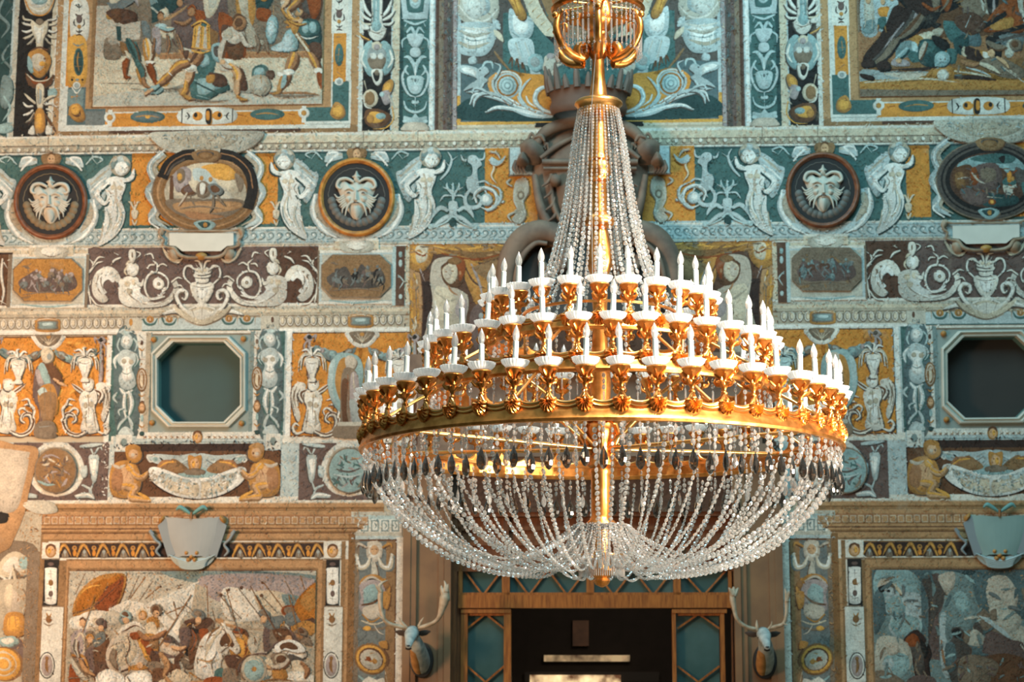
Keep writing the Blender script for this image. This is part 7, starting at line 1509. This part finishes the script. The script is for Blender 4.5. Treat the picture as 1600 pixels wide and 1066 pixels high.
def innerbox(name, mat_, x0, y0, x1, y1, o, d, label=None, cat=None):
    P = inner(x0, y0, x1, y1, o); m_ = MB(False)
    m_.add([tuple(wp(u, v, o)) for u, v in P] + [tuple(wp(u, v, o + d)) for u, v in P], [(3, 2, 1, 0), (4, 5, 6, 7), (0, 1, 5, 4), (1, 2, 6, 5), (2, 3, 7, 6), (3, 0, 4, 7)])
    q = Relief(False); q.v = m_.v; q.f = m_.f; ob = q.put(name, mat_)
    if label: tag(ob, label, cat)
    return ob
innerbox('hanging_picture', mat('dim_brown_panel', '7a5238', .6, nscale=4, dark='4a3426'), 895, 970, 920, 1010, -4.9, .05, 'small dim brown upright picture on the dark inner wall above the lintel', 'picture')
lintel = innerbox('window_3', mat('inner_dark_frame', '2c2824', .7), 820, 1050, 1030, 1066, -4.9, .03); lintel['kind'] = 'structure'
def litglass(name, x0, y0, x1, y1, em):
    ob = innerbox(name, None, x0, y0, x1, y1, -4.85, .01)
    M_ = mat(name + '_glass', 'f0cf9c', .4, nscale=4.5, dark='4a2c18'); t = M_.node_tree; p = t.nodes['Principled BSDF']
    src = p.inputs['Base Color'].links[0].from_socket; t.links.new(src, p.inputs['Emission Color']); p.inputs['Emission Strength'].default_value = em
    ob.data.materials.clear(); ob.data.materials.append(M_); ob.parent = lintel; ob.matrix_parent_inverse = lintel.matrix_world.inverted(); return ob
bpy.context.view_layer.update()
il = area('inner_room_fill', wp(0.2, 1.35, -1.2), wp(0.4, 0.6, -4.9), 0.8, 22, (1.0, 0.8, 0.6), 160)  # added fill to lift the dark interior, not a real lamp
litglass('upper_light', 850, 1024, 984, 1034, 0.35)
lg = litglass('lower_light', 828, 1055, 970, 1100, 1.6)

# ------------------------------------------------------------------ mounted deer heads
FUR = mat('pale_grey_fur', 'b9bcb4', 0.85, nscale=18, dark='8d9490', bump=.3); BELLY = mat('tan_throat_fur', 'c08c50', .85, nscale=18, dark='a06f3c', bump=.3)
HORN = mat('pale_antler', 'c9b69c', .55, nscale=14, dark='a18b70', bump=.2); DARKF = mat('dark_muzzle', '2a2522', .5); EARM = mat('dark_ear_fur', '4a3c33', .85, noise=.3)
PLQ = mat('black_wood_shield', '272321', .4, noise=.3)
def deer(cx, cy, turn, label, ant):
    "cx, cy = pixel of the forehead; turn = sideways lean of the muzzle in px"
    e = wempty('mounted_deer_head', cx, cy + 70, 0.05); tag(e, label, 'deer head')
    r = Relief(); r.wloft([(cx + 8, cy + 42, .06, 17, 25), (cx + 8, cy + 42, .085, 19, 28), (cx + 8, cy + 42, .10, 18, 27), (cx + 8, cy + 42, .105, 14, 22)], 28); fixnorm(r.put('wall_shield', PLQ, e))
    r = Relief(); r.wloft([(cx + 8, cy + 44, .10, 13.5, 20), (cx + 8, cy + 40, .18, 13.5, 19), (cx + 7, cy + 31, .28, 12.5, 16), (cx + 5, cy + 20, .38, 11, 13), (cx + 2, cy + 10, .44, 9, 10)], 24); fixnorm(r.put('neck', FUR, e))
    r = Relief(); r.wloft([(cx + 4, cy + 46, .11, 10.5, 18.6), (cx + 3.4, cy + 41, .19, 10.5, 18.4), (cx + 3, cy + 32, .29, 9.5, 15.2), (cx + 1, cy + 24, .38, 6, 10), (cx, cy + 20, .40, 2, 4)], 20); fixnorm(r.put('throat', BELLY, e))
    t = turn
    r = Relief(); r.wloft([(cx, cy + 2, .40, 7, 7), (cx + t * .1, cy + 1, .46, 10.5, 10.5), (cx + t * .25, cy + 4, .53, 10.5, 10), (cx + t * .45, cy + 9, .59, 8.5, 8.5), (cx + t * .7, cy + 15, .64, 6.4, 6.4), (cx + t * .9, cy + 20, .68, 5.4, 5.2), (cx + t, cy + 22, .70, 4.2, 4), (cx + t, cy + 23, .71, 1, 1)], 24); fixnorm(r.put('head', FUR, e))
    r = Relief(); r.wdome([(cx + t - 4.6, cy + 21), (cx + t, cy + 19.4), (cx + t + 4.6, cy + 21), (cx + t + 3, cy + 25), (cx + t - 3, cy + 25)], .685, .03); r.wtube([(cx + t - 4.5, cy + 26), (cx + t, cy + 27.4), (cx + t + 4.5, cy + 26)], .008, .68); r.put('nose', DARKF, e)
    for sx in (-1, 1):
        x = cx + t * .35 + sx * 8.4
        r = Relief(); r.wdome([(x - 2.4, cy + 7), (x, cy + 5), (x + 2.4, cy + 7), (x, cy + 9.6)], .545, .02); r.put('eye', DARKF, e)
        r = Relief(); r.wloft([(cx + sx * 9, cy + 2, .44, 3, 3), (cx + sx * 14, cy + 2, .44, 3.6, 4.6), (cx + sx * 20, cy + 1, .43, 3, 4.4), (cx + sx * 27, cy - 1, .42, .6, .8)], 12); fixnorm(r.put('ear', EARM, e))
    for k, A in enumerate(ant):
        r = Relief(); main, w_, tines = A
        r.wtube([(cx + x, cy + y, .46 + .002 * abs(x)) for x, y in main], w_, .5, 8)
        for T_, tw in tines: r.wtube([(cx + x, cy + y, .47 + .002 * abs(x)) for x, y in T_], tw, .5, 7)
        r.put('antler', HORN, e)
aL = ([(-8, -6), (-20, -8), (-34, -12), (-42, -20), (-46, -36), (-47, -52), (-46, -64)], [.018, .02, .018, .018, .02, .026, .022], [([(-8, -6), (-15, -14), (-20, -22)], [.014, .012, .003]), ([(-46, -60), (-48, -68), (-44, -74), (-36, -78)], [.02, .018, .01, .003]), ([(-47, -62), (-52, -68), (-53, -72)], [.02, .01, .003]), ([(-40, -17), (-50, -24)], [.01, .003])])
aR = ([(10, -6), (22, -9), (34, -14), (42, -22), (47, -36), (51, -50), (53, -62)], [.018, .02, .018, .022, .036, .052, .03], [([(10, -8), (14, -16), (18, -22)], [.014, .01, .003]), ([(53, -60), (52, -70), (50, -77)], [.03, .014, .003]), ([(50, -56), (46, -66), (46, -70)], [.03, .014, .003]), ([(54, -56), (55, -66), (56, -72)], [.02, .012, .003])])
bL = ([(-10, -6), (-22, -8), (-34, -14), (-42, -24), (-45, -38), (-47, -50), (-47, -60)], [.016, .018, .018, .018, .022, .03, .03], [([(-9, -4), (-10, -12), (-10, -20)], [.014, .012, .003]), ([(-47, -58), (-52, -66), (-54, -68)], [.03, .012, .003]), ([(-47, -58), (-46, -68), (-46, -70)], [.03, .012, .003]), ([(-46, -56), (-40, -66), (-38, -68)], [.03, .012, .003])])
bR = ([(10, -8), (20, -10), (30, -14), (34, -26), (35, -38), (35, -48)], [.016, .018, .016, .016, .018, .022], [([(8, -6), (12, -12), (13, -18)], [.012, .01, .003]), ([(35, -48), (34, -60), (32, -68)], [.02, .014, .003]), ([(35, -50), (38, -60), (38, -64)], [.02, .012, .003]), ([(30, -14), (36, -12)], [.01, .003])])
deer(652, 990, -2, 'antlered deer head with tan throat on a dark shield, left of the doorway', (aL, aR))
deer(1186, 992, 3, 'antlered deer head on a dark shield, right of the doorway', (bL, bR))

# ------------------------------------------------------------------ groups of like things
GROUPS = {'mask_roundel': 'carved mask roundels on the frieze', 'octagonal_picture': 'small octagonal pictures under the roundels', 'oval_picture': 'oval pictures on the frieze',
          'round_picture': 'round landscape pictures beside the swags', 'blank_tablet': 'blank tablets under the oval pictures', 'scroll_cartouche': 'scroll shields over the lower murals',
          'mounted_deer_head': 'deer heads beside the doorway', 'pediment_volute': 'stone volutes of the door pediment'}
for o in list(SC.objects):
    k = o.name.split('.')[0]
    if k in GROUPS and o.parent is None: o['group'] = GROUPS[k]
